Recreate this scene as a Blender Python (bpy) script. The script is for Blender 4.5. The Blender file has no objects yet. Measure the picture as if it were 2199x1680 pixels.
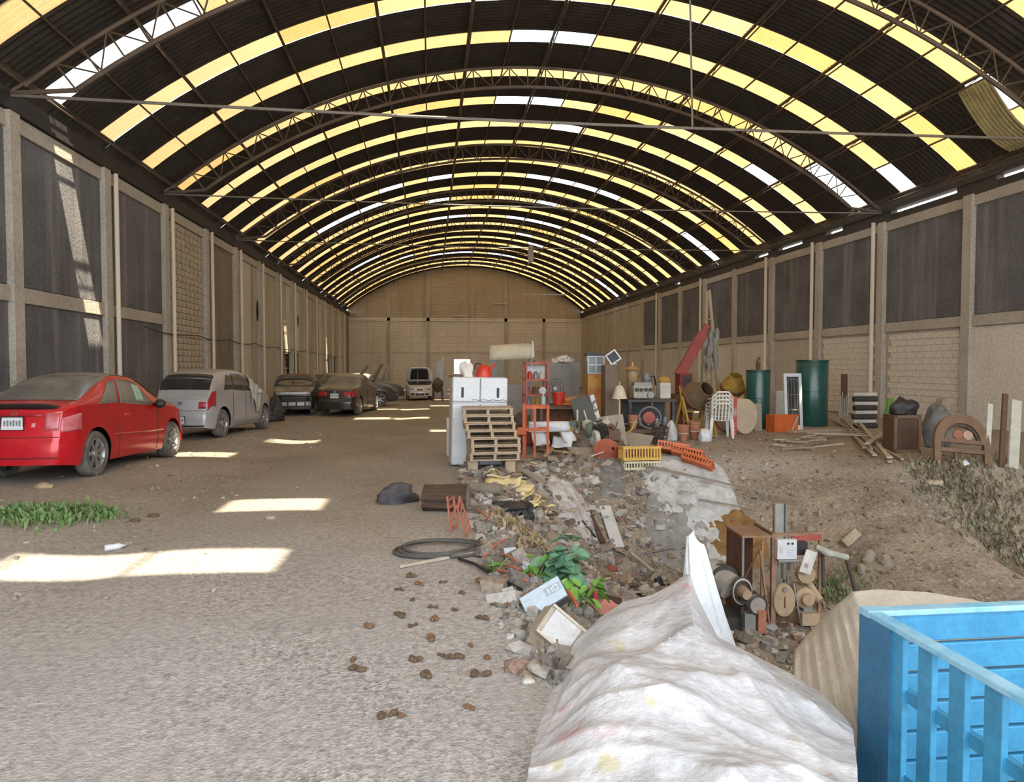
import bpy, bmesh, math, random
from mathutils import Vector, Matrix, Euler, noise as mnoise
random.seed(7)
sc = bpy.context.scene
COL = sc.collection
R_ = math.radians
# ------------------------------------------------------------------ camera
FPX = 1500.0; CX, CY = 1099.5, 840.0
YAW = math.atan((CX - 925.0) / FPX); PITCH = math.atan((CY - 785.0) / FPX)
CAMZ = 1.7
cam_d = bpy.data.cameras.new('camera'); cam_d.sensor_width = 36.0
cam_d.lens = 36.0 * FPX / 2199.0; cam_d.clip_end = 400
cam = bpy.data.objects.new('camera', cam_d); COL.objects.link(cam)
cam.location = (0, 0, CAMZ)
cam.rotation_euler = (math.pi / 2 - PITCH, 0, -YAW)
sc.camera = cam
# ------------------------------------------------------------------ light
SUND = Vector((-0.43, 0.25, -1.0)).normalized()
sun_d = bpy.data.lights.new('sun', 'SUN'); sun_d.energy = 6.3; sun_d.angle = R_(0.6)
sun_d.color = (1.0, 0.88, 0.66)
sun = bpy.data.objects.new('sun', sun_d); COL.objects.link(sun)
sun.location = (20, -10, 40); sun.rotation_euler = SUND.to_track_quat('-Z', 'Y').to_euler()
world = bpy.data.worlds.new('world'); sc.world = world; world.use_nodes = True
bg = world.node_tree.nodes['Background']
bg.inputs[0].default_value = (0.86, 0.93, 1.0, 1); bg.inputs[1].default_value = 1.9
vs = sc.view_settings
vs.view_transform = 'Standard'; vs.look = 'None'; vs.gamma = 1.0
vs.exposure = 1.25
try: vs.use_curve_mapping = False
except Exception: pass
# ------------------------------------------------------------------ pixel helpers
_F = Vector((math.sin(YAW) * math.cos(PITCH), math.cos(YAW) * math.cos(PITCH), -math.sin(PITCH)))
_Rt = Vector((math.cos(YAW), -math.sin(YAW), 0)); _U = _Rt.cross(_F)
def ray(px, py): return (_F * FPX + _Rt * (px - CX) + _U * (CY - py))
def on_z(px, py, z):
    d = ray(px, py); t = (z - CAMZ) / d.z
    return Vector((d.x * t, d.y * t, z))
def at_y(px, py, y):
    d = ray(px, py); t = y / d.y
    return Vector((d.x * t, y, CAMZ + d.z * t))
def at_x(px, py, x):
    d = ray(px, py); t = x / d.x
    return Vector((x, d.y * t, CAMZ + d.z * t))
def depth_of(p): return (Vector(p) - Vector((0, 0, CAMZ))).dot(_F)
def ppm(p): return FPX / depth_of(p)
def clamp(v, a=0.0, b=1.0): return max(a, min(b, v))
def sm(t): t = clamp(t); return t * t * (3 - 2 * t)
def lerp(a, b, t): return a + (b - a) * t
def nz(x, y, z=0.0): return mnoise.noise(Vector((x, y, z)))
# ------------------------------------------------------------------ terrain
def Zg(x, y, fine=True):
    z = -0.06 * sm((y - 14) / 8) - 0.42 * sm((y - 26) / 36)
    z += 0.13 * sm((-3.2 - x) / 1.2) * (1 - sm((y - 17.0) / 5))
    z -= 0.10 * sm((-3.0 - x) / 1.5) * sm((y - 12.0) / 1.6) * (1 - sm((y - 14.0) / 1.4)) 
    z -= 0.05 * math.exp(-((x + 1.0) / 0.35) ** 2) * 0.5 + 0.05 * math.exp(-((x + 2.9) / 0.35) ** 2) * 0.5
    rim = 10.9 + 2.1 * sm((x - 0.5) / 3.0)
    sl = sm((x - 0.55 - 0.12 * nz(y * 0.7, 3.1)) / 2.6)
    sb = sm((rim + 0.25 * nz(x * 0.8, 9.2) - y) / 3.4)
    sf = sm((y + 1.5) / 2.0)
    pit = sl * sb * sf
    zp = -1.6 * pit
    if x > 4.6 and y < 13.4 and y > -2:
        zc = lerp(-1.6, 0.0, clamp((y - 6.3) / 6.2)) if y < 12.5 else 0.0
        zc = min(zc + 0.10 * math.sin(clamp((y - 6.3) / 6.2) * math.pi), 0)
        if x <= 7.5:
            zp = lerp(zp, max(zc, zp), sm((x - 4.9) / 2.6))
        else:
            bench = -0.02 * 1 if y > 11.6 else lerp(-0.02, -1.5, sm((11.6 - y) / 1.7))
            bench = max(bench, lerp(-1.5, 0, sm((x - 12.3) / 2.2)))
            zp = lerp(zc, min(bench, 0), sm((x - 7.5) / 0.9))
    z += zp
    if fine:
        m = clamp(pit * 2.2) if x < 4.6 else clamp((0.02 - zp) * 3)
        m = clamp(m) * (1 if x < 4.2 else 0.55)
        if m > 0:
            z += m * (0.10 * nz(x * 1.3, y * 1.3, 1.0) + 0.07 * nz(x * 3.1, y * 3.1, 2.0) + 0.04 * nz(x * 7, y * 7, 5.0))
        z += 0.015 * nz(x * 1.1, y * 1.1, 7.0) + 0.006 * nz(x * 4.1, y * 4.1, 4.0)
    return z
def hit(px, py, lift=0.0):
    d = ray(px, py); d = d / d.y
    prev = None; y = 1.2
    while y < 69:
        x = d.x * y; z = CAMZ + d.z * y
        if z <= Zg(x, y):
            lo, hi = y - 0.08, y
            for _ in range(12):
                m = (lo + hi) / 2
                if CAMZ + d.z * m <= Zg(d.x * m, m): hi = m
                else: lo = m
            return Vector((d.x * hi, hi, Zg(d.x * hi, hi) + lift))
        y += 0.08
    return Vector((d.x * 69, 69, Zg(d.x * 69, 69)))
def gz(x, y, lift=0.0): return Vector((x, y, Zg(x, y) + lift))
# ------------------------------------------------------------------ materials
_M = {}
def _nodes(name):
    m = bpy.data.materials.new(name); m.use_nodes = True
    nt = m.node_tree; b = nt.nodes['Principled BSDF']
    return m, nt, b
def mixcol(nt, fac, a, b, mode='MIX'):
    n = nt.nodes.new('ShaderNodeMix'); n.data_type = 'RGBA'; n.blend_type = mode
    for s, v in ((0, fac), (6, a), (7, b)):
        if isinstance(v, (int, float)): n.inputs[s].default_value = v
        elif isinstance(v, tuple): n.inputs[s].default_value = (*v[:3], 1)
        else: nt.links.new(v, n.inputs[s])
    return n.outputs[2]
def noise_fac(nt, scale, detail=4, stretch=None, lo=0.35, hi=0.65, rough=0.55, coord='Object', dist=0.0):
    tc = nt.nodes.new('ShaderNodeTexCoord')
    src = tc.outputs[coord]
    if coord == 'World':
        pass
    if stretch:
        mp = nt.nodes.new('ShaderNodeMapping'); mp.inputs['Scale'].default_value = stretch
        nt.links.new(src, mp.inputs[0]); src = mp.outputs[0]
    n = nt.nodes.new('ShaderNodeTexNoise'); n.inputs['Scale'].default_value = scale
    n.inputs['Detail'].default_value = detail; n.inputs['Roughness'].default_value = rough
    n.inputs['Distortion'].default_value = dist
    nt.links.new(src, n.inputs['Vector'])
    mr = nt.nodes.new('ShaderNodeMapRange'); mr.inputs[1].default_value = lo; mr.inputs[2].default_value = hi
    nt.links.new(n.outputs[0], mr.inputs[0])
    return mr.outputs[0]
def bump(nt, b, fac, strength=0.3, dist=0.01):
    n = nt.nodes.new('ShaderNodeBump'); n.inputs['Strength'].default_value = strength
    n.inputs['Distance'].default_value = dist
    nt.links.new(fac, n.inputs['Height']); nt.links.new(n.outputs[0], b.inputs['Normal'])
def M(name, col, rough=0.65, metal=0.0, col2=None, scale=6.0, bmp=0.15, stretch=None, dust=0.0, coat=0.0, spec=None, lo=0.35, hi=0.65, detail=5):
    if name in _M: return _M[name]
    m, nt, b = _nodes(name)
    if col2 is None: col2 = tuple(c * 0.72 for c in col)
    f = noise_fac(nt, scale, detail, stretch, lo, hi)
    c = mixcol(nt, f, col2, col)
    f2 = noise_fac(nt, scale * 7, 3, stretch)
    c = mixcol(nt, 0.18, c, mixcol(nt, f2, tuple(x * 0.6 for x in col), tuple(min(1, x * 1.25) for x in col)))
    if dust > 0:
        g = nt.nodes.new('ShaderNodeNewGeometry'); sx = nt.nodes.new('ShaderNodeSeparateXYZ')
        nt.links.new(g.outputs['Normal'], sx.inputs[0])
        mr = nt.nodes.new('ShaderNodeMapRange'); mr.inputs[1].default_value = 0.2; mr.inputs[2].default_value = 0.95
        nt.links.new(sx.outputs[2], mr.inputs[0])
        mu = nt.nodes.new('ShaderNodeMath'); mu.operation = 'MULTIPLY'
        nt.links.new(mr.outputs[0], mu.inputs[0]); nt.links.new(noise_fac(nt, 3.0, 4, None, 0.2, 0.6), mu.inputs[1])
        mu2 = nt.nodes.new('ShaderNodeMath'); mu2.operation = 'MULTIPLY'; mu2.inputs[1].default_value = dust
        nt.links.new(mu.outputs[0], mu2.inputs[0])
        c = mixcol(nt, mu2.outputs[0], c, (0.36, 0.32, 0.25))
    nt.links.new(c, b.inputs['Base Color'])
    b.inputs['Roughness'].default_value = rough; b.inputs['Metallic'].default_value = metal
    if coat: b.inputs['Coat Weight'].default_value = coat; b.inputs['Coat Roughness'].default_value = 0.15
    if spec is not None: b.inputs['Specular IOR Level'].default_value = spec
    if bmp: bump(nt, b, f2, bmp, 0.01)
    _M[name] = m
    return m
# ------------------------------------------------------------------ mesh builder
class MB:
    def __init__(s): s.v = []; s.f = []
    def add(s, vs, fs):
        o = len(s.v); s.v += [tuple(p) for p in vs]; s.f += [tuple(i + o for i in f) for f in fs]
        return s
    def box(s, c, d, rot=None):
        hx, hy, hz = d[0] / 2, d[1] / 2, d[2] / 2
        vs = [Vector((sx * hx, sy * hy, sz * hz)) for sz in (-1, 1) for sy in (-1, 1) for sx in (-1, 1)]
        if rot: 
            e = Euler(rot).to_matrix(); vs = [e @ p for p in vs]
        vs = [p + Vector(c) for p in vs]
        return s.add(vs, [(0, 2, 3, 1), (4, 5, 7, 6), (0, 1, 5, 4), (2, 6, 7, 3), (0, 4, 6, 2), (1, 3, 7, 5)])
    def beam(s, p0, p1, w, h, up=(0, 0, 1)):
        p0, p1 = Vector(p0), Vector(p1); d = (p1 - p0).normalized(); u = Vector(up)
        if abs(d.dot(u)) > 0.98: u = Vector((1, 0, 0))
        r = d.cross(u).normalized(); u = r.cross(d)
        vs = []
        for p in (p0, p1):
            for a, b in ((-1, -1), (1, -1), (1, 1), (-1, 1)): vs.append(p + r * a * w / 2 + u * b * h / 2)
        return s.add(vs, [(0, 1, 2, 3), (7, 6, 5, 4), (0, 4, 5, 1), (1, 5, 6, 2), (2, 6, 7, 3), (3, 7, 4, 0)])
    def tube(s, pts, r, n=8, cap=True):
        pts = [Vector(p) for p in pts]; rs = r if isinstance(r, (list, tuple)) else [r] * len(pts)
        rings = []; pu = None
        for i, p in enumerate(pts):
            d = (pts[min(i + 1, len(pts) - 1)] - pts[max(i - 1, 0)]).normalized()
            u = pu if pu is not None else (Vector((0, 0, 1)) if abs(d.z) < 0.9 else Vector((1, 0, 0)))
            a = d.cross(u)
            if a.length < 1e-4: a = d.cross(Vector((0, 1, 0.3)))
            a.normalize(); b = a.cross(d).normalized(); pu = b
            rings.append([p + (a * math.cos(2 * math.pi * k / n) + b * math.sin(2 * math.pi * k / n)) * rs[i] for k in range(n)])
        vs = [q for g in rings for q in g]; fs = []
        for i in range(len(rings) - 1):
            for k in range(n):
                k2 = (k + 1) % n; fs.append((i * n + k, i * n + k2, (i + 1) * n + k2, (i + 1) * n + k))
        if cap: fs.append(tuple(range(n - 1, -1, -1))); fs.append(tuple((len(rings) - 1) * n + k for k in range(n)))
        return s.add(vs, fs)
    def lathe(s, prof, n=20, c=(0, 0, 0), axis='z', cap=True):
        vs = []; fs = []
        for (r, h) in prof:
            for k in range(n):
                a = 2 * math.pi * k / n; x, y = r * math.cos(a), r * math.sin(a)
                p = (x, y, h) if axis == 'z' else ((h, x, y) if axis == 'x' else (x, h, y))
                vs.append(Vector(p) + Vector(c))
        m = len(prof)
        for i in range(m - 1):
            for k in range(n):
                k2 = (k + 1) % n; fs.append((i * n + k, i * n + k2, (i + 1) * n + k2, (i + 1) * n + k))
        if cap:
            if prof[0][0] > 1e-4: fs.append(tuple(range(n - 1, -1, -1)))
            if prof[-1][0] > 1e-4: fs.append(tuple((m - 1) * n + k for k in range(n)))
        return s.add(vs, fs)
    def grid(s, fn, nu, nv, closed_u=False):
        vs = [fn(i / nu, j / nv) for i in range(nu + 1) for j in range(nv + 1)]; fs = []
        for i in range(nu):
            for j in range(nv):
                a = i * (nv + 1) + j; fs.append((a, a + 1, a + nv + 2, a + nv + 1))
        return s.add(vs, fs)
    def prism(s, poly, d, axis='y', c=(0, 0, 0)):
        n = len(poly); vs = []
        for e in (-d / 2, d / 2):
            for (a, b) in poly:
                p = (a, e, b) if axis == 'y' else ((e, a, b) if axis == 'x' else (a, b, e))
                vs.append(Vector(p) + Vector(c))
        fs = [tuple(range(n)), tuple(range(2 * n - 1, n - 1, -1))]
        for i in range(n):
            j = (i + 1) % n; fs.append((i, j, n + j, n + i))
        return s.add(vs, fs)
    def rock(s, c, r, seed=0, sq=(1, 1, 0.7), sub=1, rough=0.35):
        bm = bmesh.new(); bmesh.ops.create_icosphere(bm, subdivisions=sub, radius=1)
        vs = []
        for v in bm.verts:
            p = v.co.copy(); k = 1 + rough * nz(p.x * 1.5 + seed * 3.7, p.y * 1.5, p.z * 1.5 + seed)
            k += rough * 0.4 * nz(p.x * 4 + seed, p.y * 4, p.z * 4)
            vs.append(Vector((p.x * sq[0] * r * k, p.y * sq[1] * r * k, p.z * sq[2] * r * k)) + Vector(c))
        fs = [tuple(v.index for v in f.verts) for f in bm.faces]; bm.free()
        return s.add(vs, fs)
    def mesh(s, name, mat=None, smooth=False):
        me = bpy.data.meshes.new(name); me.from_pydata(s.v, [], s.f)
        bm = bmesh.new(); bm.from_mesh(me); bmesh.ops.recalc_face_normals(bm, faces=bm.faces[:]); bm.to_mesh(me); bm.free()
        if smooth:
            for p in me.polygons: p.use_smooth = True
            try: me.set_sharp_from_angle(angle=R_(smooth if smooth is not True else 40))
            except Exception: pass
        if mat: me.materials.append(mat)
        return me
    def build(s, name, mat, parent=None, smooth=False, bevel=0.0, label=None, solid=0.0):
        o = bpy.data.objects.new(name, s.mesh(name, mat, smooth)); COL.objects.link(o)
        if parent is not None: o.parent = parent
        if solid:
            md = o.modifiers.new('solid', 'SOLIDIFY'); md.thickness = solid; md.offset = 0
        if bevel:
            md = o.modifiers.new('bevel', 'BEVEL'); md.width = bevel; md.segments = 2; md.limit_method = 'ANGLE'
        if label: o['label'] = label
        return o
def tag(o, label, cat, group=None, kind=None):
    o['label'] = label; o['category'] = cat
    if group: o['group'] = group
    if kind: o['kind'] = kind
    return o
def T(name, label, cat, loc=(0, 0, 0), rz=0.0, group=None, rot=None):
    o = bpy.data.objects.new(name, None); COL.objects.link(o); o.location = loc
    o.rotation_euler = rot if rot else (0, 0, rz); o.empty_display_size = 0.2
    return tag(o, label, cat, group)
def S(o, label, cat='structure'):
    o['kind'] = 'structure'; o['label'] = label; o['category'] = cat; return o
def place(o, loc, rz=0.0, rot=None):
    o.location = loc; o.rotation_euler = rot if rot else (0, 0, rz); return o
def link_part(name, mesh, parent, loc=(0, 0, 0), rot=(0, 0, 0), scale=(1, 1, 1)):
    o = bpy.data.objects.new(name, mesh); COL.objects.link(o); o.parent = parent
    o.location = loc; o.rotation_euler = rot; o.scale = scale; return o
def copy_tree(o, parent=None):
    c = o.copy(); COL.objects.link(c); c.parent = parent
    for ch in [q for q in o.children]: copy_tree(ch, c)
    return c
_bars = {}
def bar(name, p0, p1, r, mat, parent, n=6):
    key = (mat.name, n)
    if key not in _bars:
        _bars[key] = MB().lathe([(1, 0), (1, 1)], n).mesh('unit_bar_' + mat.name, mat)
    p0, p1 = Vector(p0), Vector(p1); d = p1 - p0
    o = bpy.data.objects.new(name, _bars[key]); COL.objects.link(o); o.parent = parent
    o.location = p0; o.rotation_mode = 'QUATERNION'; o.rotation_quaternion = d.to_track_quat('Z', 'Y')
    o.scale = (r, r, d.length); return o
# ================================================================== STRUCTURE
XL, XR, YB, YF = -7.9, 15.1, 69.3, -2.6  # front roof edge extended out of view to keep direct sun off the foreground
XC = (XL + XR) / 2; RAD = 17.9; ZAP = 11.4; ZC = ZAP - RAD
AMAX = math.degrees(math.asin((XR - XC) / RAD)); ZE = ZC + RAD * math.cos(R_(AMAX))
# ---- ground material
def ground_mat():
    m, nt, b = _nodes('packed_earth_and_gravel')
    dirt = mixcol(nt, noise_fac(nt, 0.55, 6, None, 0.35, 0.65), (0.235, 0.185, 0.135), (0.35, 0.29, 0.225))
    dirt = mixcol(nt, noise_fac(nt, 0.35, 4, (1.0, 0.35, 1.0), 0.45, 0.62), dirt, (0.33, 0.295, 0.255))
    # gravel apron near the entrance
    tc = nt.nodes.new('ShaderNodeTexCoord'); vor = nt.nodes.new('ShaderNodeTexVoronoi'); vor.inputs['Scale'].default_value = 55
    nt.links.new(tc.outputs['Object'], vor.inputs['Vector'])
    sep = nt.nodes.new('ShaderNodeSeparateColor'); nt.links.new(vor.outputs['Color'], sep.inputs[0])
    gravel = mixcol(nt, sep.outputs[0], (0.19, 0.18, 0.175), (0.60, 0.575, 0.57))
    gravel = mixcol(nt, noise_fac(nt, 0.8, 4, None, 0.4, 0.65), gravel, (0.40, 0.38, 0.375))
    sx = nt.nodes.new('ShaderNodeSeparateXYZ'); nt.links.new(tc.outputs['Object'], sx.inputs[0])
    n1 = noise_fac(nt, 0.5, 4, None, 0.2, 0.8)
    a = nt.nodes.new('ShaderNodeMath'); a.operation = 'MULTIPLY_ADD'; a.inputs[1].default_value = 4.0
    nt.links.new(n1, a.inputs[0]); nt.links.new(sx.outputs[1], a.inputs[2])
    mr = nt.nodes.new('ShaderNodeMapRange'); mr.inputs[1].default_value = 6.5; mr.inputs[2].default_value = 11.5
    nt.links.new(a.outputs[0], mr.inputs[0])
    # pit soil below the apron level
    pz = nt.nodes.new('ShaderNodeMapRange'); pz.inputs[1].default_value = -0.16; pz.inputs[2].default_value = -0.34
    nt.links.new(sx.outputs[2], pz.inputs[0])
    yy = nt.nodes.new('ShaderNodeMapRange'); yy.inputs[1].default_value = 14.5; yy.inputs[2].default_value = 13.5
    nt.links.new(sx.outputs[1], yy.inputs[0])
    pm = nt.nodes.new('ShaderNodeMath'); pm.operation = 'MULTIPLY'; nt.links.new(pz.outputs[0], pm.inputs[0]); nt.links.new(yy.outputs[0], pm.inputs[1])
    soil = mixcol(nt, noise_fac(nt, 1.6, 7, None, 0.36, 0.62), (0.15, 0.115, 0.08), (0.31, 0.245, 0.175))
    soil = mixcol(nt, noise_fac(nt, 11, 4, None, 0.55, 0.75), soil, (0.38, 0.335, 0.28))
    c = mixcol(nt, mr.outputs[0], gravel, dirt)
    # dark oily streaks
    oil = noise_fac(nt, 0.9, 5, (0.6, 1.6, 1.0), 0.60, 0.78)
    ml = nt.nodes.new('ShaderNodeMath'); ml.operation = 'MULTIPLY'; ml.inputs[1].default_value = 0.55; nt.links.new(oil, ml.inputs[0])
    c = mixcol(nt, ml.outputs[0], c, (0.20, 0.185, 0.175))
    c = mixcol(nt, pm.outputs[0], c, soil)
    c = mixcol(nt, 0.35, c, mixcol(nt, noise_fac(nt, 22, 5, None, 0.3, 0.7), (0.14, 0.12, 0.10), (0.62, 0.56, 0.48)))
    nt.links.new(c, b.inputs['Base Color']); b.inputs['Roughness'].default_value = 0.95
    b.inputs['Specular IOR Level'].default_value = 0.15
    ad = nt.nodes.new('ShaderNodeMath'); ad.operation = 'ADD'
    nt.links.new(noise_fac(nt, 60, 6, None, 0.2, 0.8), ad.inputs[0]); nt.links.new(vor.outputs['Distance'], ad.inputs[1])
    bump(nt, b, ad.outputs[0], 0.5, 0.008)
    return m
GROUND = ground_mat()
def axis(segs):
    out = []
    for a, bb, st in segs:
        n = max(1, round((bb - a) / st)); out += [a + (bb - a) * i / n for i in range(n)]
    return out + [segs[-1][1]]
xs = axis([(-30, -8.2, 3.0), (-8.2, 0.3, 0.22), (0.3, 9.6, 0.085), (9.6, 15.6, 0.3), (15.6, 36, 3.0)])
ys = axis([(-16, 1.0, 1.0), (1.0, 14, 0.10), (14, 26, 0.4), (26, 72, 1.2), (72, 90, 6)])
mb = MB(); nx = len(xs)
mb.v = [(x, y, Zg(x, y)) for y in ys for x in xs]
mb.f = [(j * nx + i, j * nx + i + 1, (j + 1) * nx + i + 1, (j + 1) * nx + i) for j in range(len(ys) - 1) for i in range(nx - 1)]
S(mb.build('floor', GROUND, smooth=60), 'bare earth and gravel floor with a dug pit on the right', 'floor')

# ---- wall materials
def wall_mat(name, base, dark, streak, streak_lo=0.5, streak_hi=0.75, courses=0.0):
    m, nt, b = _nodes(name)
    c = mixcol(nt, noise_fac(nt, 0.8, 6, None, 0.3, 0.7), dark, base)
    s = noise_fac(nt, 1.0, 6, (2.3, 2.3, 0.14), streak_lo, streak_hi)
    c = mixcol(nt, s, c, streak)
    c = mixcol(nt, 0.3, c, mixcol(nt, noise_fac(nt, 14, 5), tuple(x * .55 for x in base), tuple(min(1, x * 1.3) for x in base)))
    if courses:
        tc = nt.nodes.new('ShaderNodeTexCoord'); sx = nt.nodes.new('ShaderNodeSeparateXYZ'); nt.links.new(tc.outputs['Object'], sx.inputs[0])
        mm = nt.nodes.new('ShaderNodeMath'); mm.operation = 'PINGPONG'; mm.inputs[1].default_value = courses / 2
        nt.links.new(sx.outputs[2], mm.inputs[0])
        mr = nt.nodes.new('ShaderNodeMapRange'); mr.inputs[1].default_value = 0.0; mr.inputs[2].default_value = courses * 0.16
        mr.inputs[3].default_value = 1; mr.inputs[4].default_value = 0
        nt.links.new(mm.outputs[0], mr.inputs[0])
        m2 = nt.nodes.new('ShaderNodeMath'); m2.operation = 'MULTIPLY'; m2.inputs[1].default_value = 0.55; nt.links.new(mr.outputs[0], m2.inputs[0])
        c = mixcol(nt, m2.outputs[0], c, tuple(x * .5 for x in dark))
    nt.links.new(c, b.inputs['Base Color']); b.inputs['Roughness'].default_value = 0.9; b.inputs['Specular IOR Level'].default_value = 0.2
    bump(nt, b, noise_fac(nt, 18, 6), 0.4, 0.02)
    return m
PLASTER_DARK = wall_mat('blackened_plaster', (0.19, 0.19, 0.20), (0.095, 0.09, 0.09), (0.34, 0.335, 0.34), 0.50, 0.78)
CONC = wall_mat('rough_concrete', (0.54, 0.50, 0.43), (0.38, 0.34, 0.28), (0.16, 0.13, 0.10), 0.62, 0.85)
BLOCK = wall_mat('stained_block', (0.54, 0.48, 0.38), (0.42, 0.36, 0.265), (0.15, 0.105, 0.06), 0.55, 0.74)
BLOCK_PALE = wall_mat('pale_block', (0.66, 0.61, 0.53), (0.54, 0.49, 0.41), (0.32, 0.26, 0.18), 0.60, 0.82)
BLOCK_CREAM = wall_mat('cream_block', (0.76, 0.71, 0.63), (0.66, 0.61, 0.53), (0.42, 0.34, 0.24), 0.60, 0.82)
MORTAR_CREAM = wall_mat('cream_mortar', (0.58, 0.53, 0.45), (0.50, 0.45, 0.38), (0.33, 0.27, 0.19), 0.60, 0.82)
MORTAR = wall_mat('mortar', (0.30, 0.26, 0.20), (0.22, 0.18, 0.13), (0.10, 0.07, 0.05))
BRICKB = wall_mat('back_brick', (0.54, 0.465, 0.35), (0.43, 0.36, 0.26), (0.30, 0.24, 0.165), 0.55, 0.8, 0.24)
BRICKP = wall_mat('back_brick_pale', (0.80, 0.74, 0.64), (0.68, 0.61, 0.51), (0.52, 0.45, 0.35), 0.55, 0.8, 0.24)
PIPE = M('pale_pipe', (0.76, 0.70, 0.57), 0.6, col2=(0.62, 0.55, 0.43), scale=2)
STEEL = M('rusty_truss_steel', (0.15, 0.115, 0.085), 0.7, 0.2, col2=(0.085, 0.055, 0.04), scale=1.5)
STEEL_L = M('grey_steel', (0.30, 0.28, 0.255), 0.5, 0.5, scale=2)
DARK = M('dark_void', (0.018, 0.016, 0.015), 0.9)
def colobj(name, x0, x1, y0, y1, z0, z1, mat, parent, jit=0.0):
    m = MB(); m.box(((x0 + x1) / 2, (y0 + y1) / 2, (z0 + z1) / 2), (abs(x1 - x0), abs(y1 - y0), abs(z1 - z0)))
    return m.build(name, mat, parent, bevel=0.012)
COLY = [21.9 + 3.8 * k for k in range(-6, 13)]
# ---- left wall
def longwall(x0, x1, holes=()):
    m = MB(); ycuts = sorted(set([YF, YB] + [h[0] for h in holes] + [h[1] for h in holes]))
    for a, bb in zip(ycuts[:-1], ycuts[1:]):
        h = [q for q in holes if q[0] <= a + 1e-6 and q[1] >= bb - 1e-6]
        spans = [(-1.8, 6.45)] if not h else [(-1.8, h[0][2]), (h[0][3], 6.45)]
        for z0, z1 in spans:
            m.box(((x0 + x1) / 2, (a + bb) / 2, (z0 + z1) / 2), (abs(x1 - x0), bb - a, z1 - z0))
    return m
dA = at_x(612, 800, XL).y; dB = at_x(641, 800, XL).y
wA = at_x(704, 800, XL).y; wB = at_x(721, 800, XL).y
WL = S(longwall(XL - 0.3, XL, [(dA, dB, -0.3, 2.35), (wA, wB, 0.9, 2.4)]).build('wall_left', MORTAR), 'tall left wall of blackened plaster and stained blocks between concrete columns', 'wall')
d1 = T('door_1', 'dark doorway in the left wall behind the stripped dark car', 'door', ((XL - 0.16), (dA + dB) / 2, Zg(XL, dA))); d1['kind'] = 'structure'
MB().box((-0.02, 0, 1.3), (0.06, dB - dA - .1, 2.6)).build('door_leaf', M('door_dark', (0.06, 0.052, 0.045), 0.8), d1)
for kk in range(4): MB().box((0.03, 0, 0.5 + 0.62 * kk), (0.04, dB - dA - .14, 0.06)).build('cross_bar', M('door_bar', (0.14, 0.12, 0.1)), d1)
w1 = T('window_1', 'small dark barred window high in the far left wall', 'window', (XL - 0.15, (wA + wB) / 2, 0.92)); w1['kind'] = 'structure'
MB().box((-0.04, 0, .74), (0.02, wB - wA - .02, 1.46)).build('pane', M('dark_glass', (0.03, 0.03, 0.032), 0.2), w1)
for kk in range(3): MB().box((0.02, (kk - 1) * (wB - wA) * .3, .74), (0.03, 0.04, 1.46)).build('window_bar', STEEL, w1)
rnd = random.Random(3)
for i, y in enumerate(COLY[:-1]):
    y1 = COLY[i + 1]
    if y1 > 2:
        ya, yb2 = max(y, YF) + 0.17, y1 - 0.17
        if y1 <= 22.0:      # blackened plaster bays, two panels each
            colobj('plaster_panel', XL - .05, XL + 0.045, ya, yb2, 3.22, 6.12, PLASTER_DARK, WL)
            colobj('plaster_panel', XL - .05, XL + 0.045, ya, yb2, -0.2, 2.90, PLASTER_DARK, WL)
            colobj('beam', XL - .05, XL + 0.10, ya, yb2, 2.90, 3.20, CONC, WL)
        elif y > 25.8:
            # tall plastered strips of slightly different tone and depth
            n = 3
            for q in range(n):
                a = lerp(ya, yb2, q / n); c2 = lerp(ya, yb2, (q + 1) / n)
                if dA < c2 and dB > a or wA < c2 and wB > a:
                    zb = 2.45
                else: zb = -0.75
                colobj('plaster_panel', XL - .05, XL + 0.02 + rnd.random() * 0.03, a + 0.01, c2 - 0.01, zb, 6.12, BLOCK if (q + i) % 3 else BLOCK_PALE, WL)
        colobj('beam', XL - .05, XL + 0.09, ya, yb2, 6.14, 6.44, CONC, WL)
    colobj('column', XL - .05, XL + 0.16, y - 0.17, y + 0.17, -0.8, 6.46, CONC, WL)
    if i >= 5: bar('downpipe', (XL + 0.24, y + 0.24, -0.7), (XL + 0.24, y + 0.24, 6.4), 0.055, PIPE, WL, 10)
blk = [MB().box((0, 0, 0), (0.10, 0.372, 0.178)).mesh('block_mesh%d' % q, mm) for q, mm in enumerate((BLOCK, wall_mat('stained_block_b', (0.58, 0.52, 0.415), (0.46, 0.395, 0.30), (0.17, 0.12, 0.07), 0.55, 0.74), BLOCK))]
for r in range(30):
    for c in range(9):
        y = 22.09 + 0.2 + 0.39 * c + (0.09 if r % 2 else 0.0); z = 0.35 + 0.195 * r
        if y > 25.45: continue
        link_part('block', blk[(r * 7 + c * 3 + (r * c) % 5) % 3], WL, (XL + 0.0 + 0.016 * rnd.random(), y, z), (0, 0, rnd.uniform(-.02, .02)))
# dark knocked-out holes in the left wall
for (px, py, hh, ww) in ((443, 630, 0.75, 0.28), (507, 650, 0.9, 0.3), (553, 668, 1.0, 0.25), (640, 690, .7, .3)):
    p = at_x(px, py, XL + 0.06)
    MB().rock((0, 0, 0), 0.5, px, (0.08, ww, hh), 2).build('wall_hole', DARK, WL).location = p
cab = MB(); pts = []
for t in range(40):
    y = 20 + t * 1.1; pts.append((XL + 0.2, y, 2.75 - 0.12 * abs(math.sin(t * 0.86)) - 0.006 * t))
cab.tube(pts, 0.018, 5); cab.build('wall_cable', M('cable_dark', (0.05, 0.045, 0.04)), WL)
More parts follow.
